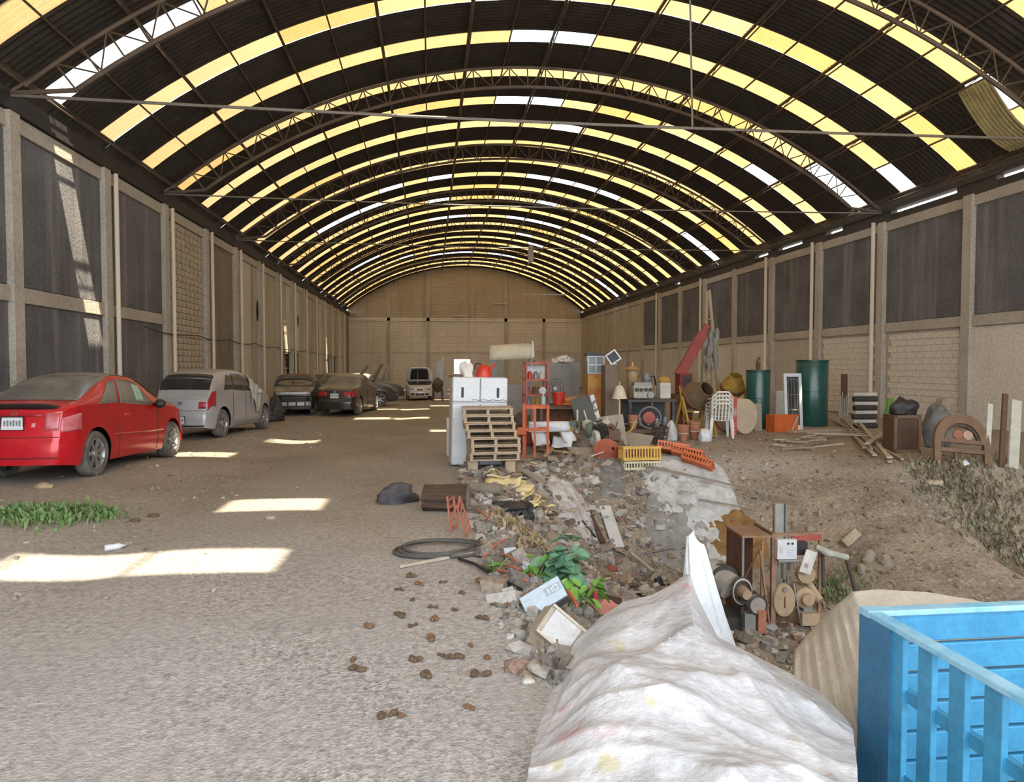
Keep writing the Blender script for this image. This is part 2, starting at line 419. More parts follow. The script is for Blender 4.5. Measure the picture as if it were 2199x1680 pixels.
# ---- right wall
WR = S(longwall(XR, XR + 0.3).build('wall_right', MORTAR_CREAM), 'tall right wall with pale blocks below and blackened panels above', 'wall')
for i, y in enumerate(COLY[:-1]):
    y1 = COLY[i + 1]
    if y1 > 2:
        ya, yb2 = max(y, YF) + 0.17, y1 - 0.17
        if y < 48: colobj('plaster_panel', XR - 0.045, XR + .05, ya, yb2, 3.12, 6.12, PLASTER_DARK, WR)
        else: colobj('plaster_panel', XR - 0.045, XR + .05, ya, yb2, 3.12, 6.12, BLOCK, WR)
        colobj('beam', XR - 0.11, XR + .05, ya, yb2, 2.80, 3.10, CONC, WR)
        if not (18 < (y + y1) / 2 < 28): colobj('plaster_panel', XR - 0.02, XR + .05, ya, yb2, -0.8, 2.78, BLOCK_CREAM if y < 34 else BLOCK_PALE, WR)
        colobj('beam', XR - 0.10, XR + .05, ya, yb2, 6.14, 6.44, CONC, WR)
    colobj('column', XR - 0.18, XR + .05, y - 0.17, y + 0.17, -0.9, 6.46, CONC, WR)
    if i in (6, 7, 8, 10, 12): bar('downpipe', (XR - 0.26, y + 0.26, -0.6), (XR - 0.26, y + 0.26, 6.5), 0.065, PIPE, WR, 10)
blkr = MB().box((0, 0, 0), (0.10, 0.38, 0.185)).mesh('cream_block_mesh', BLOCK_CREAM)
for r in range(14):
    for c in range(19):
        y = 18.1 + 0.4 + 0.392 * c + (0.12 if r % 2 else 0); z = 0.08 + 0.195 * r
        if abs(y - 21.9) < 0.33 or y > 25.4: continue
        link_part('block', blkr, WR, (XR - 0.0 - 0.014 * rnd.random(), y, z), (0, 0, rnd.uniform(-.02, .02)))
# eave rail with daylight gaps on the right, gutter on the left
tr = MB().box((XL - 0.08, (YF + YB) / 2, 6.66), (0.36, YB - YF, 0.40)).box((XL + 0.13, (YF + YB) / 2, 6.50), (0.05, YB - YF, 0.06))
S(tr.build('trim_1', M('gutter_dark', (0.045, 0.042, 0.04), 0.6, 0.3)), 'dark steel gutter beam along the top of the left wall', 'trim')
tr = MB().box((XR - 0.02, (YF + YB) / 2, 6.86), (0.30, YB - YF, 0.16))
tr.box((XR + .06, (YF + YB) / 2, 6.55), (0.22, YB - YF, 0.22))
gaps = [(13.2, 17.2), (18.6, 21.5), (24.2, 25.3), (27.0, 29.0), (29.9, 31.2), (41, 42)]
y = YF
for g0, g1 in gaps + [(YB, YB)]:
    if g0 > y: tr.box((XR + .02, (y + g0) / 2, 6.6), (0.24, g0 - y, 0.36))
    y = g1
S(tr.build('trim_2', M('eave_rail', (0.075, 0.065, 0.055), 0.7, 0.2)), 'dark eave rail above the right wall with slits of daylight', 'trim')
# ---- back wall
DX0, DX1 = 2.3, 3.9
mbk = MB()
for x0_, x1_, z0_, z1_ in ((XL - .3, DX0, -2, 6.2), (DX1, XR + .3, -2, 6.2), (DX0, DX1, 2.3, 6.2), (DX0, DX1, -2, -.5)): mbk.box(((x0_ + x1_) / 2, YB + .16, (z0_ + z1_) / 2), (x1_ - x0_, .3, z1_ - z0_))
poly = [(XL - .3, -2), (XR + .3, -2), (XR + .3, 6.2), (XL - .3, 6.2)]
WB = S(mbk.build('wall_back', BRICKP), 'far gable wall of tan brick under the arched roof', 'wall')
gp_ = [(XL - .3, 6.2), (XR + .3, 6.2)]
for q in range(41):
    a = R_(lerp(AMAX, -AMAX, q / 40)); gp_.append((XC + (RAD + .05) * math.sin(a), ZC + (RAD + .05) * math.cos(a)))
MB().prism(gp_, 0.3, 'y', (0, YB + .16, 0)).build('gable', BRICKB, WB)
MB().box((XC, YB - .02, 6.2), (XR - XL, 0.16, 0.32)).build('beam', BRICKP, WB)
MB().box((XC, YB - .02, 3.1), (XR - XL, 0.12, 0.22)).build('beam', BRICKP, WB)
for q in (1, 2, 4, 5):
    x = lerp(XL, XR, q / 6); top = ZC + math.sqrt(RAD ** 2 - (x - XC) ** 2) - .1
    MB().box((x, YB - .03, top / 2 - .5), (0.32, 0.14, top + 1)).build('column', CONC, WB, bevel=.01)
# ---- roof
ROOF = wall_mat('sooty_roof_sheet', (0.062, 0.053, 0.045), (0.042, 0.036, 0.032), (0.085, 0.07, 0.055))
STRIP0, DSTRIP, SW = 23.2, 2.47, 0.78
KS = list(range(-10, 19))
NSH = 10; DA = 2 * AMAX / NSH
def roofpt(a, y, off=0.0): return Vector((XC + (RAD + off) * math.sin(R_(a)), y, ZC + (RAD + off) * math.cos(R_(a))))
edges = [YF] + [v for k in KS for v in (STRIP0 + k * DSTRIP - SW / 2, STRIP0 + k * DSTRIP + SW / 2)] + [YB]
mb = MB(); NA = 44; AX = AMAX + 0.9
for e in range(0, len(edges), 2):
    y0, y1 = edges[e] - 0.03, edges[e + 1] + 0.03
    n = max(4, int((y1 - y0) / 0.045)); o = len(mb.v)
    for i in range(n + 1):
        y = lerp(y0, y1, i / n); off = 0.018 * math.cos(2 * math.pi * y / 0.18)
        for j in range(NA + 1): mb.v.append(tuple(roofpt(lerp(-AX, AX, j / NA), y, off)))
    for i in range(n):
        for j in range(NA):
            a = o + i * (NA + 1) + j; mb.f.append((a, a + 1, a + NA + 2, a + NA + 1))
for k in KS:
    for sd in (-1, 1):
        y0, y1 = STRIP0 + k * DSTRIP - SW / 2 - .05, STRIP0 + k * DSTRIP + SW / 2 + .05
        mb.grid(lambda u, v: roofpt(sd * lerp(AMAX - .03, AX, u), lerp(y0, y1, v), .022), 2, 2)
CEIL = S(mb.build('ceiling', ROOF, smooth=True), 'sooty barrel roof of corrugated sheets with translucent yellow bands', 'ceiling')
def fibre(name, col, tr=0.9, dif=0.5):
    m, nt, b = _nodes(name); out = nt.nodes['Material Output']
    c = mixcol(nt, noise_fac(nt, 1.2, 5, None, 0.3, 0.75), tuple(x * .72 for x in col), col)
    c = mixcol(nt, 0.35, c, mixcol(nt, noise_fac(nt, 25, 3), tuple(x * .6 for x in col), col))
    t = nt.nodes.new('ShaderNodeBsdfTranslucent'); d = nt.nodes.new('ShaderNodeBsdfDiffuse'); mx = nt.nodes.new('ShaderNodeMixShader')
    nt.links.new(c, t.inputs[0]); nt.links.new(c, d.inputs[0]); mx.inputs[0].default_value = 1 - tr
    nt.links.new(t.outputs[0], mx.inputs[1]); nt.links.new(d.outputs[0], mx.inputs[2]); nt.links.new(mx.outputs[0], out.inputs[0])
    return m
FIBS = [fibre('yellow_fibreglass', (0.31, 0.20, 0.085)), fibre('pale_fibreglass', (0.32, 0.215, 0.10)), fibre('amber_fibreglass', (0.29, 0.175, 0.06))]
def sheet_mesh(nm, a0, a1, mat):
    m = MB()
    def fn(u, v):
        off = 0.02 * math.cos(v * 10 * math.pi)
        a = lerp(a0, a1, u); return Vector(((RAD + off) * math.sin(R_(a)), lerp(-SW / 2 - .02, SW / 2 + .02, v), (RAD + off) * math.cos(R_(a))))
    return m.grid(fn, 5, 20).mesh(nm, mat, True)
SHF = [sheet_mesh('sheet_full%d' % q, -0.05, DA + 0.05, f) for q, f in enumerate(FIBS)]
SH0 = [sheet_mesh('sheet_low%d' % q, -0.05, DA / 2, f) for q, f in enumerate(FIBS)]
SH1 = [sheet_mesh('sheet_high%d' % q, DA / 2, DA + 0.05, f) for q, f in enumerate(FIBS)]
def roof_hit(px, py):
    d = ray(px, py).normalized(); ox, oz = 0 - XC, CAMZ - ZC
    A = d.x ** 2 + d.z ** 2; B = 2 * (ox * d.x + oz * d.z); Cc = ox * ox + oz * oz - RAD ** 2
    t = (-B + math.sqrt(B * B - 4 * A * Cc)) / (2 * A); p = Vector((0, 0, CAMZ)) + d * t
    return p.y, math.degrees(math.atan2(p.x - XC, p.z - ZC))
def halfidx(a): return int((a + AMAX) / (DA / 2))
miss = set()
for (px, py) in ((1100, 213), (1180, 213), (1625, 365), (1660, 378), (1820, 410), (1770, 375), (1850, 440), (1950, 400), (1925, 380), (1980, 420),
                 (825, 420), (790, 435), (710, 475), (755, 453), (940, 384), (1160, 376), (1200, 383), (1245, 392), (1290, 407), (1330, 423), (1490, 515), (1520, 540),
                 (940, 434), (1185, 436), (940, 471), (970, 468), (1105, 466), (1150, 473), (1200, 487), (1245, 505), (1130, 509), (1140, 520), (1290, 615), (1320, 635),
                 (800, 555), (770, 567), (860, 555), (930, 550), (960, 548), (1000, 546), (1060, 548), (1100, 553), (200, 180), (250, 150), (150, 205), (2120, 180)):
    y, a = roof_hit(px, py); miss.add((round((y - STRIP0) / DSTRIP), halfidx(a)))
for h in range(0, 3): miss.add((round((roof_hit(180, 185)[0] - STRIP0) / DSTRIP), h))
def sun_src(p):      # roof opening that the sun shines through onto point p
    d = -SUND; ox, oz = p.x - XC, p.z - ZC
    A = d.x ** 2 + d.z ** 2; B = 2 * (ox * d.x + oz * d.z); Cc = ox * ox + oz * oz - RAD ** 2
    t = (-B + math.sqrt(B * B - 4 * A * Cc)) / (2 * A); q = p + d * t
    return q.y, math.degrees(math.atan2(q.x - XC, q.z - ZC))
for (px, py) in ((90, 1210), (200, 1208), (330, 1203), (410, 1196), (460, 960), (540, 958), (690, 1050), (800, 903), (850, 903), (900, 903), (945, 875), (945, 926)):
    y, a = sun_src(hit(px, py)); miss.add((round((y - STRIP0) / DSTRIP), halfidx(a)))
rp = random.Random(11)
for k in KS:
    for j in range(NSH):
        q = rp.choice((0, 0, 0, 1, 1, 2)); lo = (k, 2 * j) in miss; hi = (k, 2 * j + 1) in miss
        if lo and hi: continue
        me = (SH1 if lo else SH0 if hi else SHF)[q]
        link_part('skylight_panel', me, CEIL, (XC, STRIP0 + k * DSTRIP, ZC), (0, R_(-AMAX + DA * j), 0))
# purlins running the length of the hall
for j in range(0, NSH + 1):
    a = -AMAX + DA * j; m = MB(); nrm = Vector((math.sin(R_(a)), 0, math.cos(R_(a))))
    if j in (0, NSH): a = -AMAX + 0.25 if j == 0 else AMAX - 0.25
    p0, p1 = roofpt(a, YF + .05, -0.07), roofpt(a, YB - .05, -0.07); m.beam(p0, p1, 0.07, 0.06, nrm)
    l0, l1 = roofpt(a, YF + .05, -0.30), roofpt(a, YB - .05, -0.30); m.beam(l0, l1, 0.03, 0.03, nrm)
    y = YF + .1; s = 0
    while y < 46:
        m.beam(roofpt(a, y, -0.07 if s % 2 else -0.30), roofpt(a, y + 0.42, -0.30 if s % 2 else -0.07), 0.016, 0.016); y += 0.42; s += 1
        if s % 2 == 0: y += 0.75
    m.build('purlin', STEEL, CEIL)
for j in range(NSH):
    a = -AMAX + DA * (j + .5); nrm = Vector((math.sin(R_(a)), 0, math.cos(R_(a))))
    MB().beam(roofpt(a, YF + .05, -0.05), roofpt(a, YB - .05, -0.05), 0.04, 0.04, nrm).build('purlin', STEEL, CEIL)
# ---- trusses
names = ['overhead by the entrance', 'whose left end shows at the top left corner', 'that spans the whole view in front', 'second of the row behind the large front arch', 'third of the row behind the large front arch',
         'fourth of the row behind the large front arch', 'fifth of the row behind the large front arch', 'last before the far gable']
TRY = [6.7] + [14.3 + 7.6 * k for k in range(7)]
for ti, y in enumerate(TRY):
    t = T('roof_truss', 'arched steel lattice truss ' + names[ti], 'truss', (XC, y, ZE - 0.4), 0, 'arched roof trusses')
    inv = Vector((-XC, -y, -(ZE - 0.4)))
    def P(a, off): return roofpt(a, y, off) + inv
    up = MB(); up.tube([P(lerp(-AMAX + .3, AMAX - .3, q / 48), -0.42) for q in range(49)], 0.045, 6); up.build('upper_chord', STEEL, t, True)
    lo = MB(); lo.tube([P(lerp(-AMAX + 2.6, AMAX - 2.6, q / 48), -1.02) for q in range(49)], 0.05, 6); lo.build('lower_chord', STEEL, t, True)
    n = 40
    for q in range(n):
        a0 = lerp(-AMAX + 2.6, AMAX - 2.6, q / n); a1 = lerp(-AMAX + 2.6, AMAX - 2.6, (q + 1) / n)
        if ti < 6: bar('web_post', P(a0, -1.02), P(a0, -0.42), 0.02, STEEL, t, 4)
        bar('web_diagonal', P(a0, -1.02) if q % 2 else P(a0, -0.42), P(a1, -0.42) if q % 2 else P(a1, -1.02), 0.018, STEEL, t, 4)
    for s in (-1, 1):
        e = Vector(((XL + .05 if s < 0 else XR - .05), y, ZE - 0.42)) + inv
        bar('end_strut', e, P(s * (AMAX - 2.6), -1.02), 0.045, STEEL, t, 6)
        bar('end_strut', e, P(s * (AMAX - 2.6), -0.42), 0.03, STEEL, t, 6)
    if ti in (1, 2, 3):
        rod = MB(); rod.tube([Vector((lerp(XL + .1, XR - .1, q / 24), y, ZE - 0.45 - 0.10 * math.sin(math.pi * q / 24))) + inv for q in range(25)], 0.03 if ti == 1 else 0.022, 6)
        rod.build('tie_rod', STEEL_L, t, True)
        if ti == 1: bar('hanger_rod', P(6.0, -1.0), Vector((XC + RAD * math.sin(R_(6.0)), y, ZE - .54)) + inv, 0.02, STEEL_L, t, 6)
# ================================================================== CARS
def herm(pts):
    xs_ = [p[0] for p in pts]; ys_ = [p[1] for p in pts]; n = len(pts)
    d = [(ys_[i + 1] - ys_[i]) / (xs_[i + 1] - xs_[i]) for i in range(n - 1)]
    t = [d[0]] + [0 if d[i - 1] * d[i] <= 0 else 2 * d[i - 1] * d[i] / (d[i - 1] + d[i]) for i in range(1, n - 1)] + [d[-1]]
    def f(x):
        if x <= xs_[0]: return ys_[0]
        if x >= xs_[-1]: return ys_[-1]
        for i in range(n - 1):
            if x <= xs_[i + 1]:
                h = xs_[i + 1] - xs_[i]; s = (x - xs_[i]) / h
                return (ys_[i] * (1 + 2 * s) * (1 - s) ** 2 + t[i] * h * s * (1 - s) ** 2 + ys_[i + 1] * s * s * (3 - 2 * s) + t[i + 1] * h * s * s * (s - 1))
    return f
TYRE = M('dusty_tyre', (0.10, 0.095, 0.09), 0.9, col2=(0.20, 0.185, 0.165), scale=5)
ALLOY = M('alloy_rim', (0.52, 0.51, 0.50), 0.35, 0.7, scale=9)
GLASS = M('car_glass', (0.045, 0.05, 0.052), 0.08, 0.0, col2=(0.10, 0.095, 0.085), scale=1.6, bmp=0, spec=0.8)
GLASS_DUSTY = M('dusty_car_glass', (0.13, 0.125, 0.11), 0.25, 0.0, col2=(0.25, 0.235, 0.20), scale=1.8, bmp=0)
GLASS_BLACK = M('tinted_car_glass', (0.022, 0.02, 0.02), 0.15, col2=(0.05, 0.042, 0.035), scale=2, bmp=0)
LAMP_RED = M('red_lamp', (0.45, 0.02, 0.03), 0.2, scale=12, bmp=0, coat=0.5)
LAMP_PINK = M('faded_lamp', (0.62, 0.22, 0.24), 0.25, col2=(0.5, 0.06, 0.08), scale=6, bmp=0, coat=0.5)
PLATE = M('plate_white', (0.72, 0.74, 0.76), 0.5, col2=(0.66, 0.68, 0.7), scale=30, bmp=0)
BLKP = M('black_plastic', (0.025, 0.025, 0.027), 0.45, scale=8)
CHROME = M('chrome', (0.62, 0.62, 0.62), 0.2, 0.9, scale=8, bmp=0)
_wheels = {}
def wheel_meshes(r, spokes):
    k = (r, spokes)
    if k in _wheels: return _wheels[k]
    w = 0.19; ri = r * 0.70
    ty = MB().lathe([(ri, -w / 2 + .01), (r * .9, -w / 2), (r * .985, -w / 2 + .03), (r, -w * .2), (r, w * .2), (r * .985, w / 2 - .03), (r * .9, w / 2), (ri, w / 2 - .01), (ri, -w / 2 + .01)], 32, axis='x', cap=False)
    rm = MB().lathe([(ri, -.08), (ri, w / 2 - .02), (ri * .94, w / 2 - .012), (ri * .90, w / 2 - .03), (ri * .88, 0.0), (0.001, 0.0)], 28, axis='x', cap=False)
    dark = MB().lathe([(ri * .88, 0.012), (0.001, 0.012)], 24, axis='x', cap=False)
    sp = MB()
    for q in range(spokes):
        for e in ((-0.11, 0.11) if spokes <= 5 else (0,)):
            a = 2 * math.pi * q / spokes; b2 = a + e
            sp.beam((w / 2 - .045, .05 * math.cos(a), .05 * math.sin(a)), (w / 2 - .025, ri * .93 * math.cos(b2), ri * .93 * math.sin(b2)), 0.032, 0.03, (1, 0, 0))
    sp.lathe([(.001, w / 2 - .02), (.05, w / 2 - .025), (.06, w / 2 - .05), (.06, 0)], 14, axis='x', cap=False)
    _wheels[k] = (ty.mesh('tyre', TYRE, True), rm.mesh('rim', ALLOY, True), dark.mesh('brake', M('brake_dark', (0.05, 0.048, 0.045))), sp.mesh('spokes', ALLOY, 30))
    return _wheels[k]
class Car:
    def __init__(s, name, label, W, wb, yr, yf, top, belt, rw, paint, rr=0.31, spokes=7, rear_c=0.82, front_c=0.74, sill=0.2, rbump=0.05, wheels=(1, 1, 1, 1), group=None):
        s.W, s.wb, s.yr, s.yf, s.rr, s.sill = W, wb, yr, yf, rr, sill
        s.top, s.belt, s.rw = herm(top), herm(belt), herm(rw); s.rc, s.fc, s.rb = rear_c, front_c, rbump
        s.root = T(name, label, 'car', group=group)
        s.paint = paint; s.body(); s.wheels(wheels, spokes)
    def hw(s, y):
        h = s.W / 2
        a = clamp((y - s.yr) / 0.40); b = clamp((s.yf - y) / 0.75)
        return h * (1 - (1 - s.rc) * (1 - a) ** 2.4) * (1 - (1 - s.fc) * (1 - b) ** 2.4)
    def zl(s, y):
        z = s.sill + 0.05 * (clamp(1 - (y - s.yr) / .35) + clamp(1 - (s.yf - y) / .35)); ra = s.rr + 0.055
        for ya in (0, s.wb):
            d = abs(y - ya)
            if d < ra: z = max(z, s.rr + math.sqrt(ra * ra - d * d))
        return z
    def P(s, y, v, side=1, off=0.0):
        e = 0.012
        p = s._P(y, v, side)
        if off:
            a = s._P(min(y + e, s.yf), v, side) - s._P(max(y - e, s.yr), v, side); b = s._P(y, min(v + e, 3), side) - s._P(y, max(v - e, 0), side)
            n = a.cross(b)
            if n.length > 1e-9:
                n.normalize()
                if n.dot(p - Vector((0, clamp(y, s.yr + .6, s.yf - .6), 0.55))) < 0: n = -n
                p = p + n * off
        return p
    def _P(s, y, v, side):
        hw = s.hw(y); zl = s.zl(y); zb = s.belt(y); zt = max(s.top(y), zb + 0.015); wr = hw * s.rw(y); ze = zb + (zt - zb) * 0.86
        if v <= 1:
            z = lerp(zl, zb, v); t = clamp((z - .2) / (zb - .2))
            sh = 0.93 + 0.30 * t - 0.56 * t * t + 0.285 * t ** 3; x = hw * sh
        elif v <= 2:
            t = v - 1; x = lerp(hw * 0.955, wr, t) + hw * 0.03 * math.sin(math.pi * t); z = lerp(zb, ze, t)
        else:
            t = (v - 2) * math.pi / 2; x = wr * math.cos(t) ** 0.8 if t < math.pi / 2 - 1e-6 else 0.0; z = ze + (zt - ze) * math.sin(t)
        yy = y; k = clamp(1 - (y - s.yr) / 0.5)
        if k > 0: yy -= s.rb * k * k * sm((0.62 - z) / 0.10) - 0.10 * k * k * sm((z - .62) / .5)
        k = clamp(1 - (s.yf - y) / 0.5)
        if k > 0: yy += 0.06 * k * k * sm((0.56 - z) / 0.10) - 0.05 * k * k * sm((z - .55) / .4)
        return Vector((x * side, yy, z))
    def cap(s, t, v, rear=True, off=0.0):
        y = s.yr if rear else s.yf
        p = s._P(y, v, 1); b = (0.055 if rear else 0.10) * (1 - t * t) + off
        return Vector((p.x * t, p.y - b if rear else p.y + b, p.z))
    def vz(s, z, y=None):
        y = s.yr if y is None else y; return (z - s.zl(y)) / (s.belt(y) - s.zl(y))
    def body(s):
        st = []; y = s.yr
        while y < s.yf - 1e-6:
            st.append(y); y += 0.02 if (y < s.yr + .12 or y > s.yf - .14 or any(abs(abs(y - a) - s.rr - .055) < .06 for a in (0, s.wb))) else 0.05
        st.append(s.yf)
        vsx = [i / 9 for i in range(9)] + [1 + i / 5 for i in range(5)] + [2 + i / 7 for i in range(8)]
        m = MB(); ring = [(v, 1) for v in vsx] + [(v, -1) for v in reversed(vsx[:-1])]; n = len(ring)
        for y in st: m.v += [tuple(s._P(y, v, sd)) for v, sd in ring]
        for i in range(len(st) - 1):
            for j in range(n - 1): m.f.append((i * n + j, i * n + j + 1, (i + 1) * n + j + 1, (i + 1) * n + j))
        for rear in (True, False): m.grid(lambda a, b: s.cap(lerp(-1, 1, a), vsx[round(b * (len(vsx) - 1))], rear), 14, len(vsx) - 1)
        o = m.build('body', s.paint, s.root, smooth=38)
        bm = bmesh.new(); bm.from_mesh(o.data); bmesh.ops.remove_doubles(bm, verts=bm.verts[:], dist=0.003); bmesh.ops.recalc_face_normals(bm, faces=bm.faces[:]); bm.to_mesh(o.data); bm.free()
        u = MB(); ra = s.rr + .07; w = s.W * 0.86
        u.box((0, (s.yr + s.yf) / 2, .42), (s.W * .55, s.yf - s.yr - .35, .36))
        for a, b in ((s.yr + .12, -ra), (ra, s.wb - ra), (s.wb + ra, s.yf - .25)):
            if b > a: u.box((0, (a + b) / 2, .36), (w, b - a, .26))
        u.build('underbody', BLKP, s.root)
    def wheels(s, which, spokes):
        ty, rm, br, sp = wheel_meshes(s.rr, spokes); k = 0
        for ya in (0, s.wb):
            for sd in (1, -1):
                k += 1
                if not which[k - 1]: continue
                o = link_part('wheel', ty, s.root, (sd * (s.W / 2 - .115), ya, s.rr), (0, 0, 0 if sd > 0 else math.pi))
                o.rotation_euler.x = 0.4 * k
                link_part('rim', rm, o); link_part('brake_disc', br, o); link_part('spokes', sp, o)
    def patch(s, name, mat, y0, y1, v0, v1, side=1, off=0.006, parent=None, nu=14, nv=6, label=None):
        y0f, y1f = (y0 if callable(y0) else (lambda t: y0)), (y1 if callable(y1) else (lambda t: y1))
        m = MB(); m.grid(lambda a, b: s.P(lerp(y0f(b), y1f(b), a), lerp(v0, v1, b), side, off), nu, nv)
        return m.build(name, mat, parent or s.root, smooth=True, solid=0.004, label=label)
    def screen(s, name, mat, y0, y1, v0=2.12, off=0.006):
        m = MB(); vv = [v0 + (3 - v0) * i / 8 for i in range(9)]; rg = [(v, 1) for v in vv] + [(v, -1) for v in reversed(vv[:-1])]
        m.grid(lambda a, b: s.P(lerp(y0, y1, a), rg[round(b * (len(rg) - 1))][0], rg[round(b * (len(rg) - 1))][1], off), 10, len(rg) - 1)
        return m.build(name, mat, s.root, smooth=True)
    def capp(s, name, mat, t0, t1, z0, z1, rear=True, off=0.006, parent=None, thick=0.01, n=6):
        y = s.yr if rear else s.yf; m = MB()
        m.grid(lambda a, b: s.cap(lerp(t0, t1, a), clamp(s.vz(lerp(z0, z1, b), y), 0, 1), rear, off), n, 4)
        return m.build(name, mat, parent or s.root, smooth=True, solid=thick)
    def plate(s, z, w=0.30, h=0.15, x=0.0, rear=True):
        p = s.cap(x, clamp(s.vz(z, s.yr if rear else s.yf)), rear, 0.016)
        o = MB().box(p, (w, 0.012, h), (R_(-6 if rear else 6), 0, 0)).build('licence_plate', PLATE, s.root)
        f = MB()
        for q in (-1, 1): f.box(p + Vector((0, -.004 if rear else .004, q * h / 2)), (w + .02, .014, .012)); f.box(p + Vector((q * w / 2, -.004 if rear else .004, 0)), (.012, .014, h + .02))
        f.build('plate_frame', BLKP, o)
        t = MB()
        for q in range(6): t.box(p + Vector((lerp(-w * .34, w * .34, q / 5), -.008 if rear else .008, 0)), (.022, .006, h * (.36 + .1 * (q % 2))))
        t.build('plate_marks', M('plate_grey', (0.22, 0.25, 0.24)), o)
    def seam(s, y, v0, v1, side=1, r=0.005):
        m = MB(); m.tube([s.P(y + (0.05 * (q / 8) ** 2), lerp(v0, v1, q / 8), side, 0.001) for q in range(9)], r, 4); m.build('door_seam', BLKP, s.root)
    def put(s, x, y, phi):
        a = R_(-phi); fx, fy = math.sin(R_(phi)) * s.wb, math.cos(R_(phi)) * s.wb
        zr, zf = Zg(x, y, True), Zg(x + fx, y + fy, True); p = math.atan2(zf - zr, s.wb)
        s.root.location = (x, y, zr - .005); s.root.rotation_euler = Euler((p, 0, a), 'XYZ')
        return s
    def w(s, p): 
        bpy.context.view_layer.update(); return s.root.matrix_world @ Vector(p)
def paint(name, c, c2=None, dust=0.5, rough=0.28): return M(name, c, rough, 0.15, col2=c2 or tuple(x * .9 for x in c), scale=1.5, bmp=0, dust=dust, coat=0.6)
# ---- red coupe
RED = paint('red_paint', (0.60, 0.008, 0.018), (0.50, 0.008, 0.016), 0.18, .22)
rc = Car('red_car', 'red two-door coupe with black rear spoiler parked along the left wall', 1.42, 2.55, -0.72, 3.32,
         [(-.72, .98), (-.6, 1.05), (-.42, 1.09), (0.0, 1.26), (.42, 1.42), (.85, 1.49), (1.25, 1.47), (1.6, 1.38), (2.15, 1.10), (2.5, 1.02), (3.1, .87), (3.32, .70)],
         [(-.72, .93), (-.4, 1.0), (.4, 1.0), (1.3, .95), (2.2, .93), (2.9, .83), (3.32, .62)],
         [(-.72, .92), (-.2, .84), (.3, .76), (1.0, .74), (1.6, .74), (2.2, .82), (3.32, .86)], RED, rr=0.325, spokes=7)
rc.put(-5.40, 10.55, 3.0)
rc.screen('rear_window', GLASS_DUSTY, -.40, .50, 2.06); rc.screen('windscreen', GLASS, 1.50, 2.12, 2.10)
rc.screen('roof_panel', M('dusty_roof', (0.20, 0.175, 0.145), 0.5, col2=(0.30, .26, .21), scale=3), .52, 1.48, 2.25, 0.004)
for sd in (1, -1):
    rc.patch('side_window', GLASS_DUSTY, lambda t: .02 + .50 * t, lambda t: .62 + .08 * t, 1.10, 1.92, sd)
    rc.patch('side_window', GLASS_DUSTY, lambda t: .68 + .08 * t, lambda t: 1.82 - .45 * t, 1.08, 1.92, sd)
    rc.patch('tail_light', LAMP_PINK, -.705, -.40, .62, .90, sd, 0.008)
    rc.capp('tail_light', LAMP_PINK, sd * .70, sd * .995, .70, .93)
    rc.seam(.62, .04, 1.0, sd); rc.seam(1.92, .04, 1.0, sd)
    m = MB(); m.tube([rc.P(lerp(.45, 2.12, q / 12), .46, sd, 0.004) for q in range(13)], 0.014, 5); m.build('side_moulding', RED, rc.root)
    h = MB().box(rc.P(1.62, .90, sd, .02), (.02, .16, .03)); h.build('door_handle', RED, rc.root) if False else None
    hp = rc.P(.86, .84, sd, .012); MB().box(hp, (.03, .17, .03)).build('door_handle', RED, rc.root, bevel=.008)
    mp = rc.P(1.86, 1.08, sd, .09); mr = MB(); mr.rock(mp, .105, 3, (.9, .7, .75), 2, .05); mr.build('door_mirror', BLKP, rc.root, True)
sp = MB()
def spf(a, b):
    t = lerp(-1.0, 1.0, a); p = rc.cap(t, 1.0); th = 2 * math.pi * b
    edge = abs(t) ** 5
    return Vector((p.x * 1.02, p.y + .09 + .10 * math.cos(th) + .10 * edge, p.z + .075 - .07 * edge + .04 * math.sin(th) + 0.03 * math.cos(th) * -1))
sp.grid(spf, 26, 10); sp.build('spoiler', BLKP, rc.root, True)
rc.capp('tailgate_strip', M('red_dark', (0.35, .01, .015), .3), -.66, .66, .885, .915); rc.plate(.80, .28, .17)
rc.capp('bumper_line', M('dark_red_line', (0.12, .01, .01)), -1, 1, .605, .615); rc.capp('bumper_line', M('dark_red_line', (0.12, .01, .01)), -1, 1, .335, .35)  # thin dark red lines along the bumper joints
rc.capp('sticker', M('pink_sticker', (0.75, .35, .33)), .42, .50, .745, .80)
em = MB(); ep = rc.cap(0.0, rc.vz(.925), True, .014)
em.tube([ep + Vector((.04 * math.cos(2 * math.pi * q / 16), 0, .04 * math.sin(2 * math.pi * q / 16))) for q in range(17)], .004, 5)
for q in range(3): em.beam(ep, ep + Vector((.04 * math.sin(2.0944 * q), 0, .04 * math.cos(2.0944 * q))), .006, .006)
em.build('emblem', CHROME, rc.root)
rc.patch('window_notice', M('pale_green_paper', (0.42, .62, .50), .7), 1.22, 1.46, 1.22, 1.80, 1, .012)
